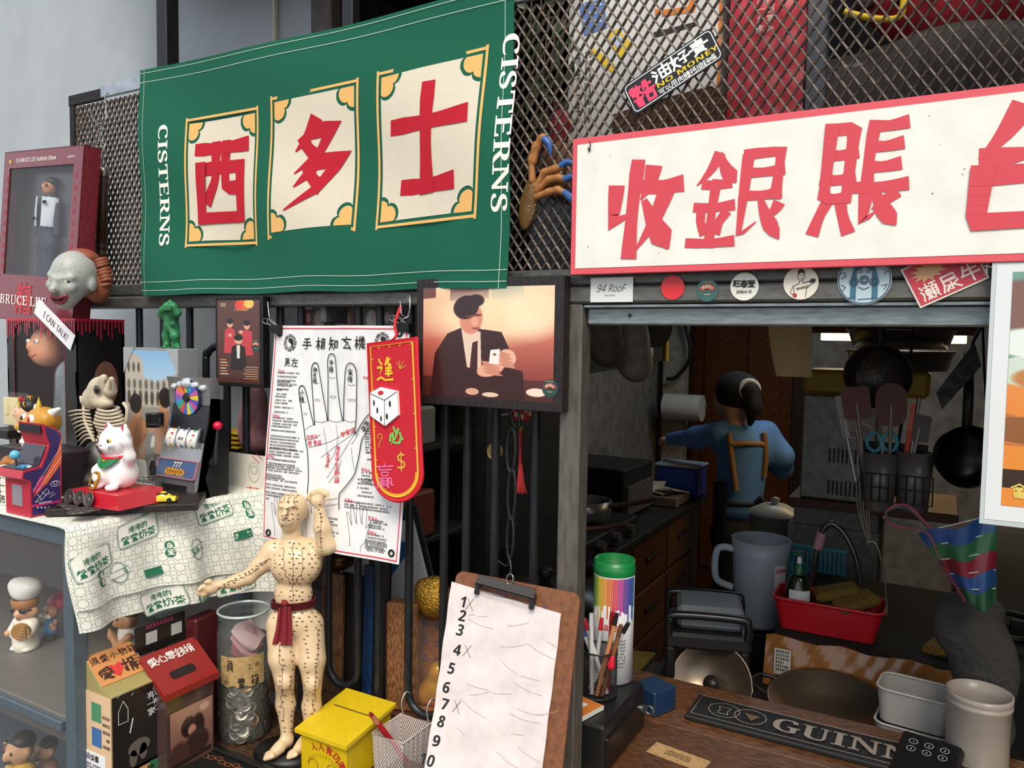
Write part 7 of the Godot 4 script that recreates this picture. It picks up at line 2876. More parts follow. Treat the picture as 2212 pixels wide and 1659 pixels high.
func arcade() -> void:
	var xs:=Y(133,1106,TOP+.003).x
	var T:=frame(v3(xs,0,0),v3(0,0,-1),Vector3.UP)
	var S:=func(px: float,py: float): return pl(T,px,py)
	var y0:=TOP+.0032
	var raw:=[[133,1106],[133,936],[120,925],[92,916],[97,940],[105,962],[98,985],[88,1008],[50,1018],[46,1035],[64,1042],[66,1112]]
	var prof: PackedVector2Array=pls(T,raw)
	prof[0].y=y0
	prof[11].y=y0
	var wd:=.062
	var f:=thing("toy_arcade_machine","miniature red and purple arcade machine with blue ball joystick, at the cabinet's front left","toy arcade",at(v3(xs-wd/2,y0,-prof[0].x)))
	var b:=W(f)
	b.prism(prof,T,wd)
	part(f,"body",b,M("#b8283c",.35))
	b=W(f)
	var lo:=prof[0]
	var cc:=Vector2.ZERO
	for q in prof:
		cc+=q/prof.size()
	var ins:=PackedVector2Array()
	for q in Geometry2D.offset_polygon(prof,-.0022):
		ins=q
		break
	b.prism(ins,T.translated(v3(.0005,0,0)),.0004)
	part(f,"side_art",b,M("#33265e",.35))
	var wp:=plane(T,.0011)
	b=W(f)
	fill(b,pls(T,[[132,1000],[132,945],[120,985],[70,1075],[100,1045]]),wp)
	part(f,"orange_flash",b,M("#e0663c",.35))
	b=W(f)
	fill(b,pls(T,[[68,1068],[85,1030],[96,1028],[88,1048],[100,1046]]),func(p: Vector2): return wp.call(p)+v3(.0001,0,0))
	rect(b,(S.call(67,1090) as Vector2).x,(S.call(100,1090) as Vector2).y,(S.call(130,1090) as Vector2).x,(S.call(100,1085) as Vector2).y,func(p: Vector2): return wp.call(p)+v3(.0001,0,0))
	part(f,"pink_flash",b,M("#c0306a",.35))
	b=W(f)
	var w2:=func(p: Vector2): return wp.call(p)+v3(.0003,0,0)
	for L in [[[75,1085],[100,1055],[105,1062],[88,1080],[75,1085]],[[80,1068],[88,1078]],[[90,1062],[98,1070]],[[104,1068],[114,1062]],[[106,1074],[118,1066]],[[70,1060],[130,965]],[[80,1060],[132,985]]]:
		line(b,Array(pls(T,L)),.0006,w2)
	var sc: Vector2=S.call(118,1044)
	ring(b,sc,v2(.0068,.0038),.0006,w2,20)
	ring(b,sc+v2(0,.001),v2(.003,.0022),.0006,w2,14)
	for i in 6:
		ring(b,S.call(80+i*8.0,1096),v2(.0011,.0011),.0006,w2,8)
	var tx: Vector2=S.call(82,1089)
	latin(b,"THUMBCADE",tx.x,tx.y,.0022,w2,{"bold": true})
	part(f,"white_line_art",b,M("#e6dfe0",.4))
	b=W(f)
	var a: Vector3=T*v3((S.call(88,1008) as Vector2).x,(S.call(88,1008) as Vector2).y,0)
	var c: Vector3=T*v3((S.call(105,962) as Vector2).x,(S.call(105,962) as Vector2).y,0)
	var st:=frame(a-v3(wd-.004,0,0),Vector3.RIGHT,c-a)
	var sh:=(c-a).length()
	b=B.new(f.transform.affine_inverse()*st)
	b.box(v3((wd-.008)/2,sh*.5,.0008),v3(wd-.008,sh*.92,.0016))
	part(f,"screen",b,M("#3a3640",.12))
	b=W(f)
	var m0: Vector2=S.call(92,916)
	var m1: Vector2=S.call(97,940)
	b.box(v3(xs-wd/2,(m0.y+m1.y)/2,-(m0.x+m1.x)/2+.0015),v3(wd-.008,absf(m0.y-m1.y)*.7,.003))
	part(f,"marquee",b,M("#26222c",.3))
	var cp0: Vector2=S.call(50,1018)
	var cp1: Vector2=S.call(88,1008)
	var pt:=frame(v3(xs-wd+.004,cp0.y,-cp0.x),Vector3.RIGHT,v3(0,cp1.y-cp0.y,-(cp1.x-cp0.x)))
	var ph:=cp0.distance_to(cp1)
	var inv:=f.transform.affine_inverse()
	b=B.new(inv*pt)
	b.box(v3((wd-.008)/2,ph/2,.0006),v3(wd-.008,ph*.92,.0012))
	part(f,"control_panel",b,M("#2c2a38",.3))
	b=B.new(inv*pt)
	b.cyl(v3(wd*.32,ph*.5,0),v3(wd*.32,ph*.5,.013),.0016,-1.0,8)
	part(f,"joystick_rod",b,M("#3a3a3e",.4))
	b=B.new(inv*pt)
	b.ell(v3(wd*.32,ph*.5,.017),v3(.0068,.0068,.0068),16)
	part(f,"joystick_ball",b,M("#5fb6d4",.25))
	for q in [[.52,.35,"#3a8ac0"],[.64,.42,"#4a9cd0"],[.76,.6,"#d8dce0"],[.5,.62,"#3a8ac0"],[.62,.7,"#4a9cd0"]]:
		b=B.new(inv*pt)
		b.cyl(v3(wd*q[0],ph*q[1],0),v3(wd*q[0],ph*q[1],.0026),.0034,.0032,14)
		part(f,"button",b,M(q[2],.25))
	b=W(f)
	var d0: Vector2=S.call(65,1075)
	b.box(v3(xs-wd/2,d0.y,-d0.x+.0004),v3(.024,.030,.0024),.0006)
	part(f,"coin_door",b,M("#8d8890",.35))

func small_figures() -> void:
	var y0:=TOP+.003
	var rt:=Z(95,972,.21).y
	var rp:=v3(Z(95,1000,.21).x-.03,y0,.185)
	var b:=B.new()
	b.box(v3(0,(rt-y0)/2,0),v3(.17,rt-y0,.07),.002)
	solo("display_riser","dark plum display riser carrying the lion head and the woman in hair rollers","stand",b,M("#2a1d26",.35,.0,"grime",v3(12,12,12)),at(rp))
	var o:=Z(95,972,.205)
	o.y=rt+.0005
	var f:=thing("lion_dance_figurine","small yellow and white lion dance figurine with gaping mouth on the riser","figurine",at(o,-8))
	var k:=.062
	b=B.new()
	Body.new(.0026,1.3).ball(v3(0,.72,0)*k,v3(.5,.4,.42)*k).ball(v3(-.1,.62,.38)*k,v3(.34,.14,.26)*k).ball(v3(.35,.8,.05)*k,v3(.2,.22,.2)*k).into(b)
	part(f,"head",b,M("#d99a2c",.4,.0,"grime",v3(40,40,40)))
	b=B.new()
	Body.new(.0026,1.3).ball(v3(-.1,.22,.25)*k,v3(.34,.12,.28)*k).bone(v3(0,.1,0)*k,v3(0,.35,-.1)*k,.26*k,.24*k).into(b)
	part(f,"jaw_and_body",b,M("#e6ded2",.5))
	b=B.new()
	b.ell(v3(-.1,.38,.22)*k,v3(.3,.13,.2)*k,12)
	part(f,"mouth_lining",b,M("#8a4a58",.5))
	for s in [-1.0,1.0]:
		b=B.new()
		b.ell(v3(.22*s-.06,.82,.34)*k,v3(.15,.13,.08)*k,12)
		part(f,"eye_rim",b,M("#eee8dc",.4))
		b=B.new()
		b.ell(v3(.22*s-.06,.82,.39)*k,v3(.08,.08,.06)*k,10)
		part(f,"eye",b,M("#b02030" if s>0 else "#2c241f",.2))
		b=B.new()
		Body.new(.002,1.2).bone(v3(.4*s,.95,-.05)*k,v3(.72*s,1.1,-.1)*k,.14*k,.05*k).into(b)
		part(f,"ear",b,M("#e6e0da",.5))
	b=B.new()
	b.lathe([v2(.1*k,1.05*k),v2(.06*k,1.2*k),v2(0,1.4*k)],v3(0,0,.1*k),12)
	part(f,"horn",b,M("#c9a23a",.3,.4))
	b=B.new()
	for i in 12:
		b.ell(v3(-.36+.055*i,.53+.02*sin(i*2.0),.56-.03*absf(i-5.5))*k,v3(.05,.05,.05)*k,8)
	part(f,"fur_trim",b,M("#efe9de",.8))
	o=Z(62,955,.195)
	o.y=rt+.0005
	f=thing("figurine","figurine of a woman with colourful hair rollers, white dress and red neckerchief on the riser","figurine",at(o,-35))
	k=(Z(62,856,.195).y-rt)
	b=B.new()
	Body.new(.002,1.3).bone(v3(0,.05,0)*k,v3(0,.36,0)*k,.14*k,.09*k).bone(v3(-.08,.36,0)*k,v3(-.18,.22,.05)*k,.045*k,.04*k).bone(v3(.08,.36,0)*k,v3(.18,.22,.05)*k,.045*k,.04*k).into(b)
	part(f,"dress",b,M("#e6e1d8",.5))
	b=B.new()
	Body.new(.002,1.2).ball(v3(0,.66,.03)*k,v3(.19,.22,.2)*k).ball(v3(0,.64,.23)*k,v3(.035,.05,.035)*k).ball(v3(0,.5,.08)*k,v3(.11,.08,.11)*k).into(b)
	part(f,"head",b,M("#dcae8c",.4))
	b=B.new()
	Body.new(.002,1.2).ball(v3(0,.78,-.05)*k,v3(.22,.19,.2)*k).into(b)
	part(f,"hair",b,M("#191414",.5))
	for i in 13:
		var a:=TAU*i/13.0*.9
		b=B.new()
		var c:=v3(cos(a*1.0)*.17*(1.0 if i % 2==0 else .72),.84+.11*sin(i*1.7),.12*sin(a)+.03)*k
		b.tube(arc3(c,v3(.05,.01,.02)*k,v3(-.01,.05,.01)*k,0,330,12),.014*k,5,true)
		part(f,"hair_roller",b,M(["#d8a43a","#c83a4a","#d8a43a","#d0d0d8"][i % 4],.4))
	b=B.new()
	b.tube(arc3(v3(0,.43,.02)*k,v3(.1,0,0)*k,v3(0,-.02,.1)*k,0,345,18),.03*k,6,true)
	part(f,"neckerchief",b,M("#b81f2c",.6))
	eyes(f,k,.69,.215,.07,.018)
	b=B.new()
	b.ell(v3(0,.56,.2)*k,v3(.045,.022,.02)*k,8)
	part(f,"lips",b,M("#b02030",.3))
	o=Z(20,962,.16)
	o.y=rt+.0005
	f=thing("display_case","clear plastic case on a black and orange plinth holding a cream miniature house front","display case",at(o))
	b=B.new()
	b.box(v3(0,.008,0),v3(.066,.016,.04),.001)
	part(f,"plinth",b,M("#1f1c1c",.3))
	b=B.new()
	b.box(v3(0,.046,-.01),v3(.05,.05,.012),.001)
	for i in 2:
		b.box(v3(-.012+i*.024,.05,-.003),v3(.012,.018,.002))
	part(f,"house_front",b,M("#d3c598",.6))
	b=B.new()
	b.box(v3(0,.048,0),v3(.062,.064,.036))
	part(f,"clear_cover",b,GL(.08))
	o=Z(25,1006,.30)
	o=v3(Z(25,1000,.28).x,y0,.275)
	var hy:=Z(25,1012,.275).y-y0
	f=thing("fried_chicken_model","small heap of crumbly orange fried chicken on a brown stand behind the toy arcade","model food",at(o))
	b=B.new()
	b.box(v3(0,hy/2,0),v3(.05,hy,.034),.002)
	part(f,"stand",b,M("#6b3e22",.5,.0,"grain",v3(20,4,20)))
	b=B.new()
	var bo:=Body.new(.002,1.0)
	for i in 34:
		bo.ball(v3(R.randf_range(-.02,.02),hy+.004+absf(R.randfn(0,.007)),R.randf_range(-.012,.012)),Vector3.ONE*R.randf_range(.003,.0065))
	bo.into(b)
	part(f,"chicken",b,M("#b8742c",.6,.0,"grime",v3(50,50,50)))
	var tb:=B.new()
	tb.box(v3(0,.010,0),v3(.015,.020,.012),.0018)
	var n:=0
	var names:=["bottom","middle","top"]
	for j in 3:
		for i in 3:
			var tp:=Y(40-i*21,1098,y0)
			tp=v3(Y(38,1098,y0).x-.0175*i,y0+.0003+j*.0203,Y(38,1098,y0).z-.004)
			var tl:=thing("mahjong_tile","ivory mahjong tile, %s row, %s, stacked beside the toy arcade" % [names[j],["nearest the arcade","second from the arcade","third from the arcade"][i]],"mahjong tile",at(tp),"stacked mahjong tiles")
			var q:=B.new()
			q.box(v3(0,.010,.002),v3(.0165,.0198,.008),.0015)
			part(tl,"face",q,M("#e9e4d6",.25))
			q=B.new()
			q.box(v3(0,.010,-.0045),v3(.0165,.0198,.005),.0012)
			part(tl,"backing",q,M("#e0d8c4" if n % 2 else "#2f7a5a",.25))
			q=B.new()
			ink(q,"中萬西千八一発百口"[n % 9] if GLYPH.has("中萬西千八一発百口"[n % 9]) else "中",-.0055,.0045,.011,plane(at(v3(0,0,.006))),{"w": .12})
			part(tl,"engraving",q,M(["#b02838","#27503a","#2a2a30"][n % 3],.4))
			n+=1

# ------------------------------------------------------------------ the ledge before the bars
const LEDGE:=.96
func ledge() -> void:
	var b:=B.new()
	b.box(v3(-.72,LEDGE-.02,.215),v3(.58,.04,.47),.003)
	b.box(v3(-.72,.46,.19),v3(.54,.92,.38),.003)
	solo("counter_ledge","low wooden ledge before the bars, carrying jar, figurine and donation boxes","counter",b,M("#6b4a30",.55,.0,"grain",v3(3,16,16)))
	acupuncture_figure()
	jar()
	donation_boxes()
	yellow_box()
	basket()
	clipboard()
	var o:=Z(492,1290,.004)
	var t:=frame(o,Vector3.RIGHT,Vector3.UP)
	var e:=v2(pl(t,610,1290).x,pl(t,500,977).y)
	var f:=thing("certificate","cream thank you certificate with red lettering and red seal, partly behind the palm chart","certificate",t)
	b=B.new()
	b.box(v3(e.x/2,e.y/2-.02,-.001),v3(e.x,e.y+.04,.0015))
	part(f,"sheet",b,M("#e8e3d6",.5,.0,"soft"))
	var wp:=plane(Transform3D(),.0004)
	b=B.new()
	var q:=pl(t,532,1068)
	ink(b,"感謝",q.x,q.y,.0145,wp,{"w": .1})
	q=pl(t,572,1268)
	for i in 4:
		line(b,[q+v2(0,i*.004),q+v2(.013,i*.004)],.0013,wp)
		line(b,[q+v2(i*.0043,0),q+v2(i*.0043,.012)],.0013,wp)
	line(b,Array(pls(t,[[545,985],[560,1000]])),.0012,wp)
	line(b,Array(pls(t,[[555,980],[566,992]])),.0012,wp)
	part(f,"red_print",b,M("#c23a3c",.6))
	b=B.new()
	for k in [[525,1085],[523,1107],[535,1128],[545,1148],[540,1170]]:
		q=pl(t,k[0],k[1])
		dashes(b,q.x,q.x+.045,q.y,.005,wp)
	q=pl(t,549,1020)
	ring(b,q,v2(.0125,.017),.0005,wp)
	ring(b,q+v2(0,.004),v2(.007,.007),.0005,wp)
	part(f,"small_print",b,M("#4a463f",.6)).set_meta("kind","stuff")
	o=Y(478,1615,LEDGE+.012)
	f=thing("black_tray","black framed tray with faint orange ornament lying before the coin jar","tray",at(v3(o.x,LEDGE+.0005,o.z)))
	b=B.new()
	b.box(v3(.03,.004,.10),v3(.21,.008,.19),.001)
	part(f,"panel",b,M("#1d1c1b",.35))
	b=B.new()
	for k in [[.03,.0055,.22,.011],[.03,.1945,.22,.011]]:
		b.box(v3(k[0],.008,k[1]),v3(k[2],.014,k[3]),.002)
	for x in [-.074,.134]:
		b.box(v3(x,.008,.10),v3(.011,.014,.19),.002)
	part(f,"rim",b,M("#141414",.3))
	b=B.new()
	for i in 9:
		ring(b,v2(-.03+i*.012,-.022+.003*sin(i*2.0)),v2(.006,.004),.0009,func(p: Vector2): return v3(p.x,.0085,-p.y),12)
	part(f,"ornament",b,M("#b5683a",.4))

func acupuncture_figure() -> void:
	var d0:=1.165
	var sc:=d0/FOC
	var base:=Y(592,1632,LEDGE)
	var f:=thing("acupuncture_figurine","standing acupuncture figurine of a bald nude man with red sash, one arm raised, other spread","figurine",at(v3(base.x,LEDGE+.0005,base.z)))
	var P:=func(px: float,py: float,dz:=.0): return D(px,py,d0-dz)
	var cb:=eye.basis
	var V:=[]
	var sk:=M("#dfc29a",.42,.0,"soft",v3(16,16,16),{"coat": .25})
	var bo:=Body.new(.0028,.75)
	bo.ball(P.call(640,1218,.004),v3(56,50,40)*sc,cb*Basis(Vector3.BACK,.06)).ball(P.call(612,1222,.018),v3(26,26,16)*sc,cb).ball(P.call(664,1220,.014),v3(26,26,16)*sc,cb)
	bo.ball(P.call(634,1282,.002),v3(41,44,29)*sc,cb).ball(P.call(636,1340,.0),v3(51,42,36)*sc,cb).bone(P.call(632,1190),P.call(629,1150),22*sc,19*sc)
	bo.bone(P.call(630,1175,-.004),P.call(588,1188,-.002),17*sc,21*sc).bone(P.call(640,1175,-.004),P.call(686,1184,-.002),17*sc,20*sc)
	bo.bone(P.call(608,1350,.002),P.call(610,1420,.012),32*sc,29*sc).bone(P.call(610,1420,.012),P.call(615,1478,.012),28*sc,20*sc).ball(P.call(614,1474,.026),v3(15,16,9)*sc,cb)
	bo.bone(P.call(615,1488,.006),P.call(617,1520,-.002),19*sc,20.5*sc).bone(P.call(617,1520,-.002),P.call(620,1592,.0),20*sc,11.5*sc)
	bo.bone(P.call(668,1350,-.004),P.call(674,1425,.004),32*sc,29*sc).bone(P.call(674,1425,.004),P.call(675,1482,.004),28*sc,20*sc).ball(P.call(674,1478,.018),v3(15,16,9)*sc,cb)
	bo.bone(P.call(675,1492,-.002),P.call(673,1525,-.010),19*sc,20.5*sc).bone(P.call(673,1525,-.010),P.call(668,1582,-.008),20*sc,11.5*sc)
	bo.bone(P.call(620,1597,.0),P.call(592,1626,.02),13*sc,11*sc).bone(P.call(620,1602,-.004),P.call(624,1610,-.012),13*sc,10*sc).bone(P.call(604,1615,.016),P.call(584,1634,.032),12*sc,8*sc)
	bo.bone(P.call(668,1588,-.008),P.call(642,1622,.008),13*sc,11*sc).bone(P.call(654,1606,.004),P.call(636,1628,.02),12*sc,8*sc)
	bo.bone(P.call(588,1190,0),P.call(562,1222,.004),21*sc,18*sc).bone(P.call(562,1222,.004),P.call(538,1246,.008),18*sc,15*sc).bone(P.call(538,1246,.008),P.call(510,1256,.012),15.5*sc,14*sc).bone(P.call(510,1256,.012),P.call(476,1263,.016),14*sc,9*sc)
	bo.bone(P.call(688,1184,0),P.call(708,1180,.016),20*sc,17*sc).bone(P.call(706,1180,.016),P.call(696,1140,.02),18*sc,17*sc).bone(P.call(696,1140,.02),P.call(690,1100,.022),17*sc,11*sc)
	var b:=W(f)
	V+=bo.into(b)
	bo=Body.new(.0016,1.4)
	var hb:=cb*Basis(Vector3.UP,-.25)*Basis(Vector3.BACK,.05)
	bo.ball(P.call(632,1097,0),v3(31,33,36)*sc,hb).ball(P.call(625,1118,.010),v3(24,27,24)*sc,hb).ball(P.call(622,1137,.015),v3(13,10,11)*sc,hb)
	bo.bone(P.call(618,1098,.029),P.call(614,1115,.036),3.5*sc,6*sc).bone(P.call(606,1093,.024),P.call(634,1092,.024),4.5*sc,4.5*sc)
	bo.bone(P.call(610,1126,.030),P.call(624,1126,.028),3.2*sc,3.2*sc).bone(P.call(611,1131,.028),P.call(624,1131,.027),3*sc,3*sc)
	bo.ball(P.call(656,1108,.0),v3(5,12,7)*sc,hb).bone(P.call(629,1135),P.call(630,1160),19*sc,20*sc)
	V+=bo.into(b)
	for hnd in [[[476,1263,.016],[456,1270,.02],[[450,1263,436,1268,430,1274],[448,1268,432,1275,427,1281],[450,1273,436,1280,430,1285],[454,1277,444,1283,438,1286]],[462,1264,452,1256,444,1258]],[[690,1100,.022],[688,1082,.024],[[696,1072,706,1066,710,1078],[692,1070,696,1060,703,1066],[685,1070,686,1060,692,1064],[678,1072,675,1064,680,1066]],[676,1086,667,1076,668,1068]]]:
		bo=Body.new(.0013,1.1)
		var w0: Array=hnd[0]
		var pm: Array=hnd[1]
		bo.bone(P.call(w0[0],w0[1],w0[2]),P.call(pm[0],pm[1],pm[2]),9*sc,11*sc).ball(P.call(pm[0],pm[1],pm[2]),v3(14,13,8)*sc,cb)
		for i in 4:
			var g: Array=hnd[2][i]
			var z: float=pm[2]+.002-.002*i
			bo.bone(P.call(pm[0],pm[1],pm[2]),P.call(g[0],g[1],z),5*sc,4.4*sc).bone(P.call(g[0],g[1],z),P.call(g[2],g[3],z+.003),4.3*sc,3.8*sc).bone(P.call(g[2],g[3],z+.003),P.call(g[4],g[5],z+.006),3.7*sc,3*sc)
		var th: Array=hnd[3]
		bo.bone(P.call(th[0],th[1],pm[2]+.002),P.call(th[2],th[3],pm[2]+.006),5.5*sc,4.5*sc).bone(P.call(th[2],th[3],pm[2]+.006),P.call(th[4],th[5],pm[2]+.008),4.4*sc,3.4*sc)
		V+=bo.into(b)
	bo=Body.new(.0015,1.1)
	for i in 5:
		bo.bone(P.call(590-i*3.5,1625+i*1.5,.028),P.call(582-i*4.5+8,1633+i*1.6,.036),4.5*sc,3.6*sc)
		bo.bone(P.call(640-i*3.5,1622+i*1.5,.018),P.call(632-i*4.5+8,1630+i*1.6,.026),4.5*sc,3.6*sc)
	V+=bo.into(b)
	part(f,"body",b,sk)
	var near:={}
	for v: Vector3 in V:
		var q:=eye.affine_inverse()*v
		var key:=Vector2i(int((1106.0-FOC*q.x/q.z)/5.0),int((829.5+FOC*q.y/q.z)/5.0))
		if not near.has(key) or (near[key] as Vector3).distance_squared_to(eye.origin)>v.distance_squared_to(eye.origin):
			near[key]=v
	var hit:=func(px: float,py: float):
		var k:=Vector2i(int(px/5.0),int(py/5.0))
		return near.get(k)
	b=W(f)
	var fw:=cb.z
	var rows:=[]
	for i in 16:
		for x in [632,622,648,604,666,590,682]:
			rows.append([x+(4 if i % 2 else 0),1172+i*11.5])
	for i in 22:
		rows.append([606+6*sin(i),1350+i*11])
		rows.append([636-8*absf(sin(i*.4)),1350+i*11])
		rows.append([660+4*sin(i*1.3),1350+i*10])
		rows.append([690-.8*i,1350+i*10])
	for i in 12:
		rows.append([580-i*9,1205+i*5.4])
		rows.append([572-i*9,1216+i*5.0])
		rows.append([690+5*sin(i),1190-i*9])
	for i in 26:
		rows.append([606+(i % 5)*9,1068+int(i/5)*14])
	for q in rows:
		var h=hit.call(q[0],q[1])
		if h != null:
			for k in 2:
				b.box((h as Vector3)+cb.x*(k*.0018)+fw*.0002+cb.y*R.randf_range(-.0004,.0004),v3(.0014,.0011,.0011))
	part(f,"point_marks",b,M("#4a2c1a",.6)).set_meta("kind","stuff")
	b=W(f)
	for L in [[[612,1080],[612,1065]],[[624,1085],[626,1062]],[[636,1088],[642,1066]],[[608,1085],[600,1078]],[[614,1180],[612,1210],[616,1240],[626,1262]],[[650,1182],[654,1212],[650,1242],[636,1262]],[[632,1172],[631,1200],[632,1260],[633,1300]],[[604,1360],[602,1400],[606,1450],[608,1500],[612,1560]],[[684,1350],[688,1400],[684,1450],[682,1500],[676,1550]],[[580,1205],[540,1240],[500,1255]],[[690,1180],[694,1140],[692,1108]]]:
		for i in L.size()-1:
			var n:=16
			var prev=null
			for k in n+1:
				var h=hit.call(lerpf(L[i][0],L[i+1][0],float(k)/n),lerpf(L[i][1],L[i+1][1],float(k)/n))
				if h != null and prev != null and (h as Vector3).distance_to(prev)>.0005 and (h as Vector3).distance_to(prev)<.02:
					b.cyl(prev+fw*.0001,h+fw*.0001,.00045,-1.0,4,false)
				if h != null:
					prev=h
	part(f,"meridian_lines",b,M("#4a3222",.6))
	var red:=M("#8e1f2c",.8,.0,"fine",v3(40,40,40))
	b=W(f)
	var c:=(P.call(634,1302,0) as Vector3)
	var ring3:=[]
	for i in 30:
		var a:=TAU*i/30
		ring3.append(c+cb.x*cos(a)*46*sc+cb.z*sin(a)*35*sc+cb.y*(-3.0*cos(a*1.0)+4.0*cos(a))*sc)
	b.smooth()
	for i in 30:
		var p0: Vector3=ring3[i]
		var p1: Vector3=ring3[(i+1) % 30]
		var u:=cb.y*7.5*sc
		var o0:=(p0-c).normalized()*.0012
		var o1:=(p1-c).normalized()*.0012
		b.quad(p0+o0-u,p0+o0+u,p1+o1+u,p1+o1-u)
		b.quad(p0-o0+u,p0+o0+u,p1+o1+u,p1-o1+u)
		b.quad(p0-o0-u,p0+o0-u,p1+o1-u,p1-o1-u)
	part(f,"sash_band",b,red)
	for q in [[608,1312,604,1360,598,1392,9.0,15.0],[620,1310,620,1360,618,1394,10.0,17.0]]:
		b=W(f)
		b.sheet(func(p: Vector2):
			var v:=1.0-p.y
			var m:=v2(q[0],q[1]).lerp(v2(q[2],q[3]),minf(1,v*2.0)).lerp(v2(q[4],q[5]),maxf(0,v*2.0-1.0))
			return P.call(m.x+(p.x-.5)*lerpf(q[6],q[7],v)*1.4,m.y,.032+.003*sin(p.x*6.0)-.002*v),8,14,.0012)
		part(f,"sash_end",b,red)
	b=W(f)
	b.ell(P.call(615,1303,.031),v3(.006,.0055,.004),10)
	part(f,"sash_knot",b,red)
	b=B.new()
	b.lathe([v2(0,0),v2(.048,0),v2(.05,.004),v2(.044,.011),v2(0,.012)],v3(.012,0,-.008),26,Basis.from_scale(v3(1,1,.8)))
	part(f,"black_base",b,M("#171616",.45,.0,"grime",v3(20,20,20)))

func jar() -> void:
	var o:=Y(528,1585,LEDGE)
	o.y=LEDGE+.0005
	var f:=thing("tip_jar","tall clear glass tip jar full of coins and pink banknotes with a handwritten paper label","jar",at(o))
	var h:=.203
	var r:=.0405
	var b:=B.new()
	b.lathe([v2(0,.003),v2(r*.9,.001),v2(r,.01),v2(r,h*.84),v2(r*.9,h*.90),v2(r*.86,h*.93),v2(r*.95,h*.955),v2(r*.86,h*.97),v2(r*.96,h)],Vector3.ZERO,40)
	part(f,"glass",b,GL(.18,Color(.85,.9,.88)))
	b=B.new()
	b.tube(arc3(v3(0,h,0),v3(r*.96,0,0),v3(0,0,r*.96),0,354,44),.0022,8,true)
	part(f,"rim",b,M("#b9c4bf",.08,.0,"",Vector3.ONE,{"coat": 1.0}))
	var fa:=.78
	var wp:=func(p: Vector2):
		var a:=fa+p.x/r
		return v3(sin(a)*(r+.0008),p.y,cos(a)*(r+.0008))
	b=B.new()
	b.sheet(func(p: Vector2): return wp.call(v2(lerpf(-.036,.035,p.x),lerpf(h*.47+.0015*sin(p.x*25.0),h*.70,p.y))),30,8,.0004)
	part(f,"paper_label",b,M("#c4a26a",.8,.0,"grime",v3(14,14,14)))
	b=B.new()
	var wq:=func(p: Vector2): return wp.call(p)*v3(1.012,1,1.012)
	for q in [["員",-.024,.128,.016],["工",.008,.130,.008],["の",.019,.132,.008],["小",-.028,.105,.011],["費",-.007,.101,.016],["箱",.013,.105,.015]]:
		ink(b,q[0],q[1],q[2]-.008,q[3],wq,{"w": .085,"sx": .75})
	part(f,"handwriting",b,M("#1d1812",.7))
	for q in [[.0,.15,.4,"#d98a96"],[.012,.165,1.0,"#e6c3c6"],[-.014,.145,-.3,"#cf6f80"],[.005,.15,.9,"#e0a4aa"]]:
		b=B.new()
		b.T=at(v3(q[0],q[1],-.006+q[0]*.5),45+20*q[2],10,35.0*q[2])
		b.sheet(func(p: Vector2): return v3((p.x-.5)*.034,(p.y-.5)*.052,.006*sin(p.x*5.0+p.y*3.0)),10,10,.0003)
		part(f,"banknote",b,M(q[3],.7,.0,"fine",v3(30,30,30)))
	var cb:=B.new()
	cb.lathe([v2(0,-.0008),v2(.0098,-.0008),v2(.0106,-.0004),v2(.0106,.0005),v2(.0098,.0009),v2(.0092,.0005),v2(.005,.0005),v2(.004,.0009),v2(0,.0010)],Vector3.ZERO,22)
	var m:=M("#857c70",.32,.8,"grime",v3(50,50,50))
	var first: Node3D
	for i in 150:
		var a:=.8+R.randf_range(-1.75,1.75)
		var y:=.012+.088*(i/150.0)
		var facing:=R.randf()<.45
		var rad:=r-.0045 if facing else r-R.randf_range(.0125,.017)
		var tl:=deg_to_rad(R.randf_range(60,88) if facing else R.randf_range(5,40))
		var bs:=Basis(Vector3.UP,a)*Basis(Vector3.RIGHT,tl) if facing else Basis(Vector3.UP,R.randf()*TAU)*Basis(Vector3.RIGHT,tl*.6)
		if facing:
			rad=r-.004-.0045*cos(tl)
		var tr:=Transform3D(bs,o+v3(sin(a)*rad,y,cos(a)*rad))
		if first==null:
			first=solo("coin","worn silver coin heaped inside the glass tip jar","coin",cb,m,tr,"coins in the tip jar")
		else:
			var c:=dup(first,tr)
			if i % 7==0:
				(c as MeshInstance3D).material_override=M("#8a6a40",.35,.8,"grime",v3(50,50,50))
	b=B.new()
	b.lathe([v2(0,.004),v2(r-.012,.005),v2(r-.015,.095),v2(0,.1)],Vector3.ZERO,20)
	solo("coin_heap","dense inner heap of coins filling the middle of the glass tip jar","coins",b,M("#5c554c",.5,.6,"rust",v3(40,40,40),{"bump": ["crumple",.4]}),at(o)).set_meta("kind","stuff")

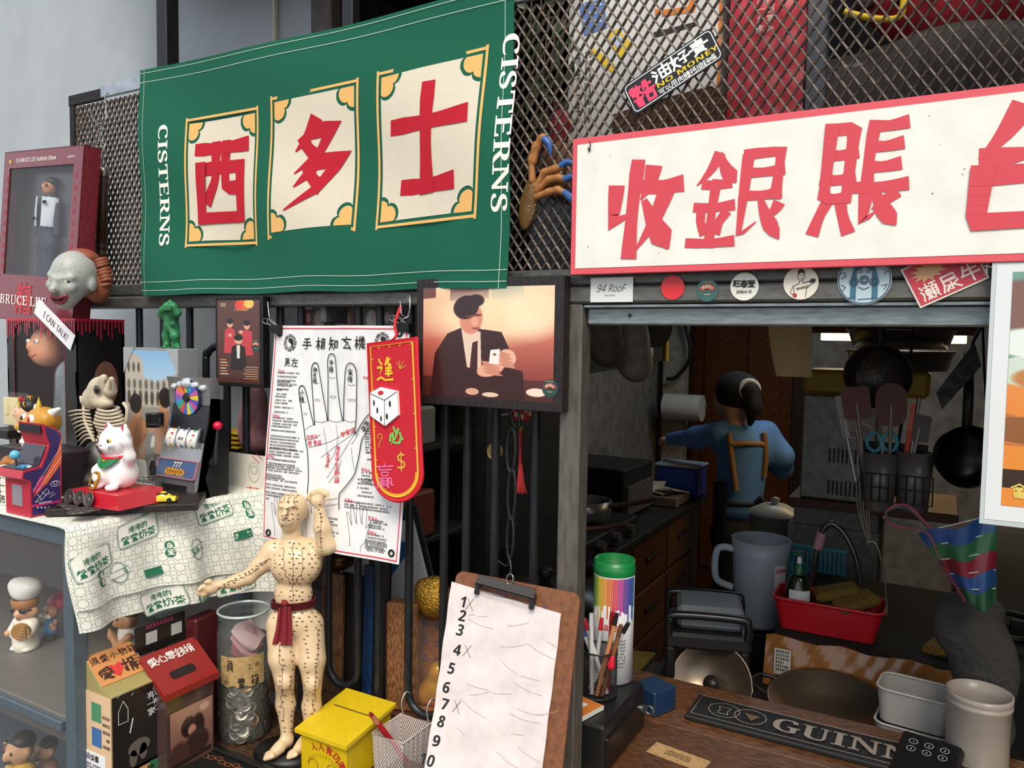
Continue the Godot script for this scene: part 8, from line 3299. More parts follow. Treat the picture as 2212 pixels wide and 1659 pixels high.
func donation_boxes() -> void:
	var cx:=-.961
	var z1:=.30
	var z0:=X(341,1470,cx).z
	var ys:=Z(241,1508,z1).y
	var x0:=Z(182,1490,z1).x
	var yh:=Z(189,1425,z1).y
	var f:=thing("donation_box","clear donation box with orange slanting top, red heart and black printed front","donation box",at(v3((cx+x0)/2,LEDGE+.0005,(z0+z1)/2)))
	var T:=frame(v3(0,0,z1),Vector3.RIGHT,Vector3.UP)
	var L:=z1-z0
	var b:=W(f)
	b.prism(pva([v2(x0,LEDGE+.0005),v2(cx,LEDGE+.0005),v2(cx,ys),v2(lerpf(x0,cx,.62),ys+.008),v2(x0+.002,yh),v2(x0,yh)]),T,L)
	part(f,"body",b,M("#a3965f",.15,.0,"",Vector3.ONE,{"coat": .5}))
	var S:=frame(v3(cx+.0005,LEDGE,z1),v3(0,0,-1),Vector3.UP)
	var hS:=ys-LEDGE
	b=W(f)
	b.T=b.T*S
	b.box(v3(L/2,hS*.60,.0004),v3(L,hS*.78,.0008))
	part(f,"dark_print",b,M("#2b2524",.3,.0,"grime"))
	b=W(f)
	b.T=b.T*S
	b.box(v3(L/2,hS*.13,.0004),v3(L,hS*.22,.0008))
	part(f,"orange_band",b,M("#d09a68",.4))
	var iv:=f.transform.affine_inverse()
	var wp:=plane(iv*S,.0012)
	b=B.new()
	column(b,"有一家",L*.74,hS*.92,.011,wp,{"w": .09})
	column(b,"小人有心",L*.86,hS*.97,.009,wp,{"w": .09})
	line(b,[v2(L*.12,hS*.72),v2(L*.12,hS*.84),v2(L*.22,hS*.93),v2(L*.32,hS*.84),v2(L*.32,hS*.72),v2(L*.12,hS*.72)],.0009,wp)
	line(b,[v2(L*.36,hS*.60),v2(L*.42,hS*.72)],.002,wp)
	for q in [[.1,.98],[.16,1.0],[.4,.95]]:
		line(b,[v2(L*q[0],hS*q[1]),v2(L*q[0]+.003,hS*q[1]+.003)],.0007,wp)
	part(f,"white_drawing",b,M("#e6e1da",.4))
	b=B.new()
	for q in [[.55,.42,.017,.012],[.42,.33,.006,.012],[.64,.36,.006,.012]]:
		fill(b,disc(q[2],16,q[3]) ,plane(iv*S*at(v3(L*q[0],hS*q[1],0)),.0013))
	part(f,"animal_print",b,M("#6a5f56",.4))
	b=B.new()
	ink(b,"浪愛小物",L*.24,hS*.12,.010,wp,{"w": .1})
	dashes(b,L*.24,L*.72,hS*.06,.004,wp)
	part(f,"black_print",b,M("#2a1d18",.5))
	b=B.new()
	rect(b,L*.02,hS*.03,L*.2,hS*.2,wp)
	part(f,"pink_square",b,M("#7a2f48",.4))
	b=B.new()
	rect(b,L*.77,hS*.06,L*.97,hS*.22,wp)
	part(f,"green_square",b,M("#39764a",.4))
	var sl:=frame(v3(lerpf(x0,cx,.62),ys+.0085,z1),v3(0,0,-1),v3(x0-lerpf(x0,cx,.62),yh-ys-.008,0))
	var hl:=v2(x0-lerpf(x0,cx,.62),yh-ys-.008).length()
	b=B.new(iv*sl)
	b.box(v3(L/2,hl/2,.0005),v3(L*.96,hl,.001))
	part(f,"orange_card",b,M("#cf8d52",.4))
	wp=plane(iv*sl,.0016)
	b=B.new()
	ink(b,"愛",L*.08,hl*.14,hl*.38,wp,{"w": .13,"brush": true})
	ink(b,"捐",L*.58,hl*.14,hl*.38,wp,{"w": .13,"brush": true})
	ink(b,"浪愛小物箱",L*.05,hl*.66,hl*.22,wp,{"w": .1,"adv": 1.25})
	for i in 4:
		dashes(b,L*.8,L*.96,hl*(.2+.1*i),hl*.06,wp)
	part(f,"black_lettering",b,M("#3a1f14",.5))
	b=B.new()
	var H:=PackedVector2Array()
	for i in 24:
		var a:=TAU*i/24
		H.append(v2(16*pow(sin(a),3.0),13*cos(a)-5*cos(2*a)-2*cos(3*a)-cos(4*a))*hl*.0145+v2(L*.44,hl*.34))
	fill(b,H,wp)
	part(f,"heart",b,M("#d23a34",.4))
	var N:=frame(v3(x0,LEDGE,z1+.0005),Vector3.RIGHT,Vector3.UP)
	var wn:=cx-x0
	b=B.new(iv*N)
	b.box(v3(wn/2,hS*.5,.0004),v3(wn*.98,hS*.98,.0008))
	part(f,"side_print",b,M("#d9b893",.4))
	b=B.new(iv*N)
	b.box(v3(wn*.4,hS*.20,.0012),v3(wn*.74,hS*.42,.0006))
	part(f,"white_card",b,M("#e4e6ea",.4))
	wp=plane(iv*N,.002)
	b=B.new()
	ink(b,"浪愛水",wn*.1,hS*.33,.009,wp,{"w": .09})
	for i in 6:
		dashes(b,wn*.1,wn*.7,hS*(.13+i*.03),.0028,wp)
	for i in 5:
		dashes(b,wn*.72,wn*.95,hS*(.5+i*.07),.004,wp)
	part(f,"small_print",b,M("#45332c",.5)).set_meta("kind","stuff")
	b=B.new()
	rect(b,wn*.3,hS*.72,wn*.65,hS*.9,plane(iv*N,.0012))
	part(f,"green_square",b,M("#4c8a62",.4))
	b=B.new()
	rect(b,wn*.3,hS*.48,wn*.65,hS*.66,plane(iv*N,.0012))
	part(f,"blue_square",b,M("#3f6aa0",.4))
	cx=-.935
	var a:=X(355,1504,cx)
	var c:=X(473,1452,cx)
	L=a.z-c.z
	x0=cx-.055
	yh=Z(319,1433,a.z).y+.004
	f=thing("donation_box","brown tinted donation box with red sloping lid and white lettering, beside the coin jar","donation box",at(v3((cx+x0)/2,LEDGE+.0005,(a.z+c.z)/2)))
	iv=f.transform.affine_inverse()
	T=frame(v3(0,0,a.z-.006),Vector3.RIGHT,Vector3.UP)
	b=W(f)
	b.prism(pva([v2(x0+.005,LEDGE+.0005),v2(cx-.005,LEDGE+.0005),v2(cx-.005,a.y-.004),v2(x0+.005,yh-.004)]),T,L-.012)
	part(f,"body",b,M("#4a3836",.12,.0,"",Vector3.ONE,{"coat": .6}))
	b=W(f)
	b.prism(pva([v2(x0,yh-.006),v2(cx,a.y-.010),v2(cx,a.y),v2(x0,yh)]),frame(v3(0,0,a.z),Vector3.RIGHT,Vector3.UP),L)
	part(f,"red_lid",b,M("#8f2420",.3,.0,"soft"))
	sl=frame(v3(cx,a.y,a.z),v3(0,0,-1),v3(x0-cx,yh-a.y,0))
	hl=v2(x0-cx,yh-a.y).length()
	b=B.new()
	fill(b,PackedVector2Array(Array(rrect(L*.44,hl*.2,hl*.07,4)).map(func(p): return p+v2(L*.48,hl*.34))),plane(iv*sl,.0006))
	part(f,"slot",b,M("#1c0f0e",.6))
	b=B.new()
	ink(b,"愛心零錢捐",L*.06,hl*.68,hl*.2,plane(iv*sl,.0007),{"w": .13,"adv": 1.08})
	part(f,"lettering",b,M("#dcd2cc",.5))
	S=frame(v3(cx-.0045,LEDGE,a.z),v3(0,0,-1),Vector3.UP)
	var p:=Pic.new(160,200,Color("#8c6452"))
	p.grad(Color("#a87c68"),Color("#6a463c")).ell(.42,.36,.16,.16,Color("#2c1c1a"),.2).ell(.64,.42,.14,.2,Color("#33211e"),.2).ell(.5,.44,.08,.08,Color("#b88468"),.4).ell(.62,.7,.24,.2,Color("#3a2622"),.3).ell(.2,.8,.2,.2,Color("#4a302a"),.4).ell(.8,.12,.1,.06,Color("#caa08c"),.3)
	p.poly([[.04,.9],[.96,.86],[.96,.95],[.04,.98]],Color("#2c201e"))
	b=B.new(iv*S)
	b.quad(v3(L*.12,.012,.001),v3(L*.9,.012,.001),v3(L*.9,.098,.001),v3(L*.12,.098,.001))
	part(f,"picture",b,MT(p.tex(),.2,{"coat": .5}))
	var sx:=-1.006
	T=frame(X(292,1412,sx),v3(0,0,-1),Vector3.UP)
	var e:=pl(T,400,1310)
	f=thing("payment_sign","dark clear edged sign with two pale squares leaning on the cabinet's side","sign",T)
	b=B.new()
	b.box(v3(e.x/2,e.y*.36,-.001),v3(e.x,e.y,.0025),.0008)
	part(f,"plate",b,M("#23201f",.2,.0,"soft"))
	b=B.new()
	b.box(v3(e.x/2,-.068,-.001),v3(.02,.16,.002))
	part(f,"stand",b,M("#2a2625",.3))
	b=B.new()
	for x in [.2,.7]:
		rect(b,e.x*x,e.y*.15,e.x*(x+.22),e.y*.55,plane(Transform3D(),.0006))
	part(f,"pale_square",b,M("#b9b6b0",.4))
	b=B.new()
	dashes(b,e.x*.2,e.x*.75,e.y*.68,.006,plane(Transform3D(),.0006))
	part(f,"pink_print",b,M("#b8406a",.5))
	b=B.new()
	b.box(Vector3.ZERO,v3(.003,.13,.075),.001)
	solo("brown_print","brown photograph card standing against the cabinet behind the red lidded box","print",b,M("#7c5a4e",.25,.0,"grime",v3(9,9,9)),at(X(355,1425,-1.0)+v3(.004,-.055,0)))
	b=B.new()
	b.box(v3(0,.10,0),v3(.022,.20,.05),.003)
	var bp:=X(447,1420,-1.0)
	solo("red_folder","dark red bound folder standing upright by the cabinet's rear post","folder",b,M("#4a1216",.4),at(v3(-.998,LEDGE+.0005,bp.z+.01),8))

func yellow_box() -> void:
	var z1:=.115
	var n:=Z(748,1613,z1)
	var l:=Z(636,1572,z1)
	var bk:=X(866,1512,n.x)
	bk.z=maxf(bk.z,.002)
	var w:=n.x-l.x
	var dp:=z1-bk.z
	var f:=thing("yellow_box","yellow painted wooden offering box with sloping lid, coin slot and red lettering","offering box",at(v3((n.x+l.x)/2,LEDGE+.0005,z1-dp/2)))
	var y:=M("#d8b60c",.45,.0,"soft",v3(9,9,9))
	var T:=frame(v3(n.x-.006,0,0),v3(0,0,-1),Vector3.UP)
	var b:=W(f)
	b.prism(pva([v2(-z1+.008,LEDGE+.0005),v2(-bk.z-.006,LEDGE+.0005),v2(-bk.z-.006,bk.y-.006),v2(-z1+.008,n.y-.006)]),T,w-.012)
	part(f,"body",b,y)
	b=W(f)
	b.prism(pva([v2(-z1,n.y-.006),v2(-bk.z,bk.y-.006),v2(-bk.z,bk.y),v2(-z1,n.y)]),frame(v3(n.x,0,0),v3(0,0,-1),Vector3.UP),w)
	part(f,"lid",b,M("#dcbc1a",.4,.0,"soft",v3(9,9,9)))
	var s:=frame(v3(l.x,n.y,z1),Vector3.RIGHT,v3(0,bk.y-n.y,-dp))
	var iv:=f.transform.affine_inverse()
	b=B.new(iv*s)
	b.box(v3(w*.5,dp*.62,.0004),v3(w*.72,.0022,.0008))
	part(f,"coin_slot",b,M("#6b5a0c",.6))
	var F:=frame(v3(l.x,LEDGE,z1-.0078),Vector3.RIGHT,Vector3.UP)
	b=B.new()
	for i in 5:
		var a:=deg_to_rad(118-22.0*i)
		ink(b,"人人有功德"[i],-.006,0,.012,plane(iv*F*at(v3(w*.5+cos(a)*.034,n.y-LEDGE-.051+sin(a)*.026,0),0,0,rad_to_deg(a)-90),.0005),{"w": .13,"brush": true})
	part(f,"red_lettering",b,M("#b3201c",.6))
	b=B.new()
	for i in 15:
		var a:=deg_to_rad(15+150.0*i/14)
		line(b,[v2(w*.5+cos(a)*.028,n.y-LEDGE-.052+sin(a)*.018),v2(w*.5+cos(a)*.032,n.y-LEDGE-.052+sin(a)*.022)],.0006,plane(iv*F,.0005))
	for x in [.3,.66]:
		ring(b,v2(w*x,n.y-LEDGE-.05),v2(.009,.009),.0008,plane(iv*F,.0005),20,-20,200)
	part(f,"line_drawing",b,M("#5c4a10",.6))

func basket() -> void:
	var zb:=.004
	var A:=Z(866,1542,zb)
	var C:=Z(931,1562,zb)
	var w:=C.x-A.x
	var zf:=X(871,1590,C.x).z
	var dp:=zf-zb
	var f:=thing("wire_basket","small white expanded metal basket hooked on the bars, holding a red pencil","basket",at(v3((A.x+C.x)/2,A.y-.10,zb+dp/2)))
	var wm:=M("#d9cfcb",.45,.2)
	var h:=.10
	var b:=B.new()
	b.flat()
	for s in 4:
		var W0:=w if s % 2==0 else dp
		var D0:=dp if s % 2==0 else w
		var nx:=13
		var ny:=15
		for j in ny*2:
			for i in nx*2:
				var up:=(i+j) % 2==0
				var q:=[]
				for k in 2:
					var u:=-.5+float(i+k)/(nx*2)
					var v:=float(j)/(ny*2)+((.5/ny) if (k==1)==up else .0)
					var tp:=lerpf(.86,1.0,v)
					q.append(v3(u*W0*tp,v*h,D0/2*tp).rotated(Vector3.UP,PI/2*s))
				var d: Vector3=(q[1]-q[0]).normalized()
				var n:=v3(0,0,1).rotated(Vector3.UP,PI/2*s)
				var e:=d.cross(n)*.00055
				b.quad(q[0]+e,q[1]+e,q[1]-e,q[0]-e)
				b.quad(q[0]+e,q[0]+e-n*.0008,q[1]+e-n*.0008,q[1]+e)
	part(f,"mesh_sides",b,wm).set_meta("kind","stuff")
	b=B.new()
	b.box(v3(0,.0008,0),v3(w*.86,.0012,dp*.86))
	part(f,"bottom_plate",b,wm)
	b=B.new()
	b.tube([v3(-w/2,h,-dp/2),v3(w/2,h,-dp/2),v3(w/2,h,dp/2),v3(-w/2,h,dp/2)],.0013,6,true)
	part(f,"rim",b,wm)
	for k in [-1.0,1.0]:
		b=B.new()
		var x: float=w*.42*k
		b.tube(curve([v3(x,h,-dp/2),v3(x,h+.022,-dp/2+.004),v3(x+.002,h+.034,-dp/2-.004),v3(x+.002,h+.028,-dp/2-.014)]),.0013,6)
		part(f,"hook",b,M("#c9c5c2",.3,.6))
	var p:=thing("red_pencil","stubby red pencil with a bare wooden tip leaning in the wire basket","pencil",at(f.position+v3(-.004,.004,.004)))
	var top:=Z(799,1540,zf+.012)
	var bot:=Z(845,1600,zf*.7)
	var d:=(bot-top).normalized()
	b=W(p)
	b.cyl(top+d*.022,bot+d*.055,.0044,-1.0,7)
	part(p,"lacquered_shaft",b,M("#b01f28",.35))
	b=W(p)
	b.cyl(top+d*.006,top+d*.022,.0034,.0044,7)
	part(p,"wooden_cone",b,M("#b8704a",.6))
	b=W(p)
	b.cyl(top,top+d*.006,.0022,.0034,7)
	part(p,"tip",b,M("#8c1c22",.4))

func clipboard() -> void:
	var o:=Z(918,1700,.105)
	var t:=frame(o,Vector3.RIGHT,Z(985,1232,.045)-o)
	var w:=pl(t,1234,1400).x+.004
	var h:=pl(t,985,1232).y
	var f:=thing("clipboard","worn brown clipboard holding a numbered paper list from 1 to 10, hung on the bars","clipboard",t)
	var x0:=.006
	var b:=B.new()
	var rr:=rrect(w-x0,h+.02,.012,6)
	b.prism(rr,at(v3((w+x0)/2,(h-.02)/2,-.002)),.0035)
	part(f,"board",b,M("#8a5636",.6,.0,"grime",v3(12,12,12)))
	var pw:=pl(t,1205,1400).x
	var bend:=func(p: Vector2): return .0015+.010*pow(1.0-p.y/h,2.0)*pow(1.0-p.x/pw,2.0)+.0012*sin(p.x*60.0+p.y*35.0)*(1.0-p.y/h)+.0008*sin(p.y*110.0-p.x*40.0)
	var wp:=func(p: Vector2): return v3(p.x,p.y,bend.call(p)+.0006)
	b=B.new()
	b.sheet(func(p: Vector2):
		var y:=lerpf(-.015,h-.016-.012*p.x,p.y)
		var x:=lerpf(.002,pw-.004*(1.0-p.y)-.01*pow(maxf(.0,p.y-.9)*10.0,2.0)*(1.0 if p.x>.5 else .0)*.0,p.x)
		return v3(x,y,bend.call(v2(x,y))),40,50,.0012)
	part(f,"paper",b,M("#e3d7d4",.6,.0,"soft",v3(9,9,9)))
	b=B.new()
	for i in 26:
		var c:=v2(R.randf_range(.03,pw-.01),R.randf_range(.0,h-.04))
		var a:=R.randf_range(-.7,.3)
		var l:=R.randf_range(.01,.045)
		line(b,Array(smooth2(pva([c,c+v2(cos(a),sin(a))*l*.5+v2(0,.002),c+v2(cos(a+.2),sin(a+.2))*l]),3)),.0004,wp)
	part(f,"creases",b,M("#a5978f",.7)).set_meta("kind","stuff")
	b=B.new()
	var ys:=[[1004,1300],[1000,1330],[996,1361],[990,1403],[978,1443],[968,1484],[964,1520],[958,1557],[949,1598],[938,1640]]
	for i in 10:
		var q:=pl(t,ys[i][0],ys[i][1])
		latin(b,str(i+1),q.x-.006,q.y-.007,.0145,wp,{"bold": true,"center": i==9,"sx": 1.05,"slant": .15})
	part(f,"numbers",b,M("#16161a",.7))
	b=B.new()
	for q in [[1017,1305],[1012,1405],[990,1525]]:
		var c:=pl(t,q[0],q[1])
		line(b,[c+v2(-.004,.007),c+v2(.005,-.008)],.0006,wp)
		line(b,[c+v2(.005,.008),c+v2(-.006,-.008)],.0006,wp)
	part(f,"crosses",b,M("#2a2a30",.7))
	b=B.new()
	for q in [[1072,1282],[1090,1285],[1178,1312]]:
		var c:=pl(t,q[0],q[1])
		for k in 4:
			line(b,[c+v2(R.randf_range(-.003,.003),R.randf_range(-.003,.003)),c+v2(R.randf_range(-.003,.003),R.randf_range(-.004,.004))],.0006,wp)
	part(f,"purple_handwriting",b,M("#4a3a9a",.7))
	var c0:=pl(t,1036,1252)
	var c1:=pl(t,1162,1285)
	var ang:=(c1-c0).angle()
	var ct:=at(v3(c0.x,c0.y,.006),0,0,rad_to_deg(ang))
	var cw:=c0.distance_to(c1)
	b=B.new(ct)
	b.cyl(v3(0,-.003,0),v3(cw,-.003,0),.0042,-1.0,14)
	b.box(v3(cw/2,.003,.002),v3(cw*.98,.010,.0018),.0006)
	part(f,"chrome_clip",b,M("#5f5852",.2,.9))
	for x in [.0,cw]:
		b=B.new(ct)
		b.box(v3(x+(.003 if x==.0 else -.003),-.012,.001),v3(.007,.014,.006),.0015)
		part(f,"black_foot",b,M("#151515",.4))
	b=B.new(ct)
	b.tube(curve([v3(.004,-.012,.002),v3(cw*.3,-.0135,.0025),v3(cw*.7,-.0125,.0025),v3(cw-.004,-.014,.002)]),.0008,5)
	part(f,"clip_wire",b,M("#8d8680",.2,.9))
	b=B.new(ct)
	b.tube(arc3(v3(cw*.56,.012,.003),v3(.005,0,0),v3(0,.007,0),0,340,14),.0012,6,true)
	part(f,"hanging_loop",b,M("#8d8680",.2,.9))

# ------------------------------------------------------------------ behind the bars,and the inner counter
const CT:=1.0
func bx(o: Node3D,called: String,c: Vector3,s: Vector3,m: Material,bev:=.002) -> MeshInstance3D:
	var b:=W(o)
	b.box(c,s,bev)
	return part(o,called,b,m)
func tb(o: Node3D,called: String,pts: Array,r: Variant,m: Material,k:=8,sm:=true) -> MeshInstance3D:
	var b:=W(o)
	b.tube(curve(pts,6) if sm else pts,r,k)
	return part(o,called,b,m)
func lt(o: Node3D,called: String,prof: Array,c: Vector3,m: Material,bs:=Basis(),k:=30) -> MeshInstance3D:
	var b:=W(o)
	b.lathe(prof,c,k,bs)
	return part(o,called,b,m)
func behind_bars() -> void:
	var wood:=M("#8a5a38",.5,.0,"grain",v3(4,22,22))
	var c:=thing("wooden_counter","brown wooden counter top of planks running from behind the bars to the hatch","counter",at(v3(-.2,0,-.1)))
	for i in 4:
		bx(c,"plank",v3(.09,CT-.015,-.306+i*.166),v3(1.02,.03,.1645),M(["#94613c","#865836","#9c6a43","#8e5e3d"][i],.5,.0,"grain",v3(2.5,30,30)),.001)
	bx(c,"plank",v3(-.735,CT-.015,-.21),v3(.63,.03,.36),wood,.001)
	bx(c,"base_panel",v3(-.25,.48,-.2),v3(1.5,.96,.02),M("#4a3424",.7))
	for q in [[716,1480,44,240,-.035,"#9a6b43","brown wooden plank standing upright behind the first looped bar","plank"],[757,1478,46,235,-.045,"#191919","black lever file standing behind the first looped bar","file"],[792,1475,22,250,-.05,"#1f4f8a","thin blue folder standing between the looped bars","folder"],[815,1470,44,270,-.055,"#1c1d20","black board standing behind the bars beside the blue folder","board"]]:
		var a:=Z(q[0]-q[2]/2.0,q[1],q[4])
		var d:=Z(q[0]+q[2]/2.0,q[1],q[4])
		var h: float=Z(q[0],q[1]-q[3],q[4]).y-CT
		var b:=B.new()
		b.box(v3(0,h/2,0),v3(d.x-a.x,h,.008),.001)
		solo(q[7],q[6],q[7],b,M(q[5],.5,.0,"grain",v3(30,3,30)),Transform3D(Basis(Vector3.RIGHT,-.03),v3((a.x+d.x)/2,CT+.001,q[4])))
	var p:=Z(862,1430,-.165)
	var f:=thing("clip_file","white lined board with a blue triangle leaning among dark folders behind the bars","board",Transform3D(Basis(Vector3.BACK,.36)*Basis(Vector3.RIGHT,-.06),v3(p.x,CT+.046,p.z)))
	var b:=B.new()
	b.box(v3(0,.105,0),v3(.20,.21,.004),.001)
	part(f,"sheet",b,M("#c4c6c9",.5))
	b=B.new()
	for i in 16:
		line(b,[v2(-.09,.02+i*.011),v2(.09,.02+i*.011)],.0006,plane(at(v3(0,0,.002))))
	part(f,"ruled_lines",b,M("#8d959c",.6))
	b=B.new()
	fill(b,pva([v2(.02,.12),v2(.09,.165),v2(.03,.19)]),plane(at(v3(0,0,.002)),.0009))
	part(f,"blue_triangle",b,M("#1f5a94",.5))
	b=B.new()
	b.box(v3(0,.11,-.006),v3(.22,.24,.005),.001)
	part(f,"black_backing",b,M("#17181a",.5))
	b=B.new()
	p=Z(868,1500,-.05)
	var hh:=Z(868,1300,-.05).y-CT
	b.box(v3(0,hh/2,0),v3(.052,hh,.03),.003)
	solo("wood_block","pale orange wooden block standing behind the second looped bar","wood block",b,M("#b87a48",.5,.0,"grain",v3(30,5,30)),at(v3(p.x,CT+.0005,-.055),20))
	p=Z(925,1500,-.075)
	f=thing("clear_gift_box","clear box with orange floral backing and gold ornament behind the bars","gift box",at(v3(p.x,CT+.0005,-.08)))
	var ht:=Z(925,1345,-.06).y-CT
	var w:=.075
	b=B.new()
	b.box(v3(0,ht/2,-.028),v3(w,ht,.003))
	b.box(v3(0,.002,0),v3(w,.004,.06))
	part(f,"orange_backing",b,M("#b86a34",.5,.0,"grime",v3(20,20,20)))
	b=B.new()
	for i in 9:
		var o:=v3(-.028+(i % 3)*.026,ht*(.45+.2*(i/3)),-.0255)
		for k in 5:
			b.ell(o+v3(cos(TAU*k/5),sin(TAU*k/5),0)*.005,v3(.0035,.0035,.0008),7)
	part(f,"flower_print",b,M("#7d4a5c",.5)).set_meta("kind","stuff")
	b=B.new()
	Body.new(.003,1.2).ball(v3(.012,.03,.0),v3(.026,.026,.018)).ball(v3(.016,.06,0),v3(.016,.018,.014)).ball(v3(-.008,.02,.008),v3(.016,.014,.012)).into(b)
	part(f,"gold_ornament",b,M("#c48a2c",.35,.4))
	b=B.new()
	b.box(v3(-.02,.02,.004),v3(.022,.03,.02),.006)
	part(f,"red_cushion",b,M("#a82430",.6))
	b=B.new()
	b.box(v3(0,ht/2,0),v3(w+.001,ht,.062))
	part(f,"clear_cover",b,GL(.1))
	b=B.new()
	Body.new(.003,1.3).ball(v3(0,.03,0),v3(.031,.031,.026)).ball(v3(.006,.056,0),v3(.014,.012,.012)).ball(v3(-.012,.045,.005),v3(.02,.018,.016)).into(b)
	solo("gold_bag_ornament","shiny gold wrinkled pouch ornament resting on the clear gift box","ornament",b,M("#c79a3c",.22,.8,"grime",v3(40,40,40),{"bump": ["crumple",.3]}),at(v3(p.x+.006,CT+ht+.002,-.08)))
	p=Z(722,1215,-.05)
	f=thing("bronze_bowl","bronze bowl standing on the upright plank behind the palm chart's lower edge","bowl",at(v3(p.x,Z(716,1240,-.035).y+.002,-.06)))
	b=B.new()
	b.lathe([v2(0,0),v2(.02,.001),v2(.034,.014),v2(.037,.03),v2(.034,.031),v2(.018,.006),v2(0,.005)],Vector3.ZERO,26)
	part(f,"bowl",b,M("#7a5a26",.3,.7,"rust"))
	b=B.new()
	p=Z(548,965,-.09)
	Body.new(.005,1.3).ball(v3(0,.05,0),v3(.034,.05,.024)).ball(v3(.004,.10,0),v3(.026,.03,.018)).ball(v3(.01,.02,0),v3(.03,.02,.024)).into(b)
	var sill:=p.y-.01
	solo("pink_bag","crumpled pink plastic bag on the inner sill left of the palm chart","bag",b,M("#c98a92",.5,.0,"grime",v3(12,12,12)),at(v3(p.x,sill,-.09)))
	f=thing("inner_sill","narrow dark inner sill behind the bars at the left, carrying bags and a yellow basket","shelf",at(v3(-1.2,sill-.006,-.1)))
	bx(f,"board",v3(-1.2,sill-.006,-.11),v3(.42,.01,.15),M("#3b3836",.6))
	for x in [-1.39,-1.02]:
		bx(f,"bracket",v3(x,sill-.03,-.13),v3(.01,.04,.10),M("#2c2b2a",.5))
	f=thing("yellow_basket","small yellow slatted plastic basket on the inner sill behind the slot machine","basket",at(v3(Z(505,905,-.1).x,sill,-.1)))
	for i in 4:
		b=B.new()
		b.box(v3(0,.006+i*.009,0),v3(.075,.006,.05),.002)
		part(f,"band",b,M("#c9a81c",.5))
	p=Z(745,690,-.05)
	f=thing("picture_strip","narrow strip of printed meat and packages pinned behind the bars above the palm chart","print",at(p))
	var pc:=Pic.new(256,40,Color("#8a7f78"))
	for i in 7:
		pc.ell(.08+i*.14,.5,.05,.42,Color(["#b8505a","#d8cfc8","#7a2c34","#c98a7a","#a03c46","#e0dad4","#5a6a80"][i]),.2).ell(.1+i*.14,.4,.02,.2,Color("#e0b8b0"),.5)
	b=B.new()
	b.sheet(func(u: Vector2): return v3((u.x-.5)*.2,(u.y-.5)*.034,.001*sin(u.x*9.0)),12,3,.001)
	part(f,"card",b,MT(pc.tex(),.4))
	bx(f,"hanging_tab",p+v3(0,.008,.026),v3(.012,.03,.052),M("#555555",.5))

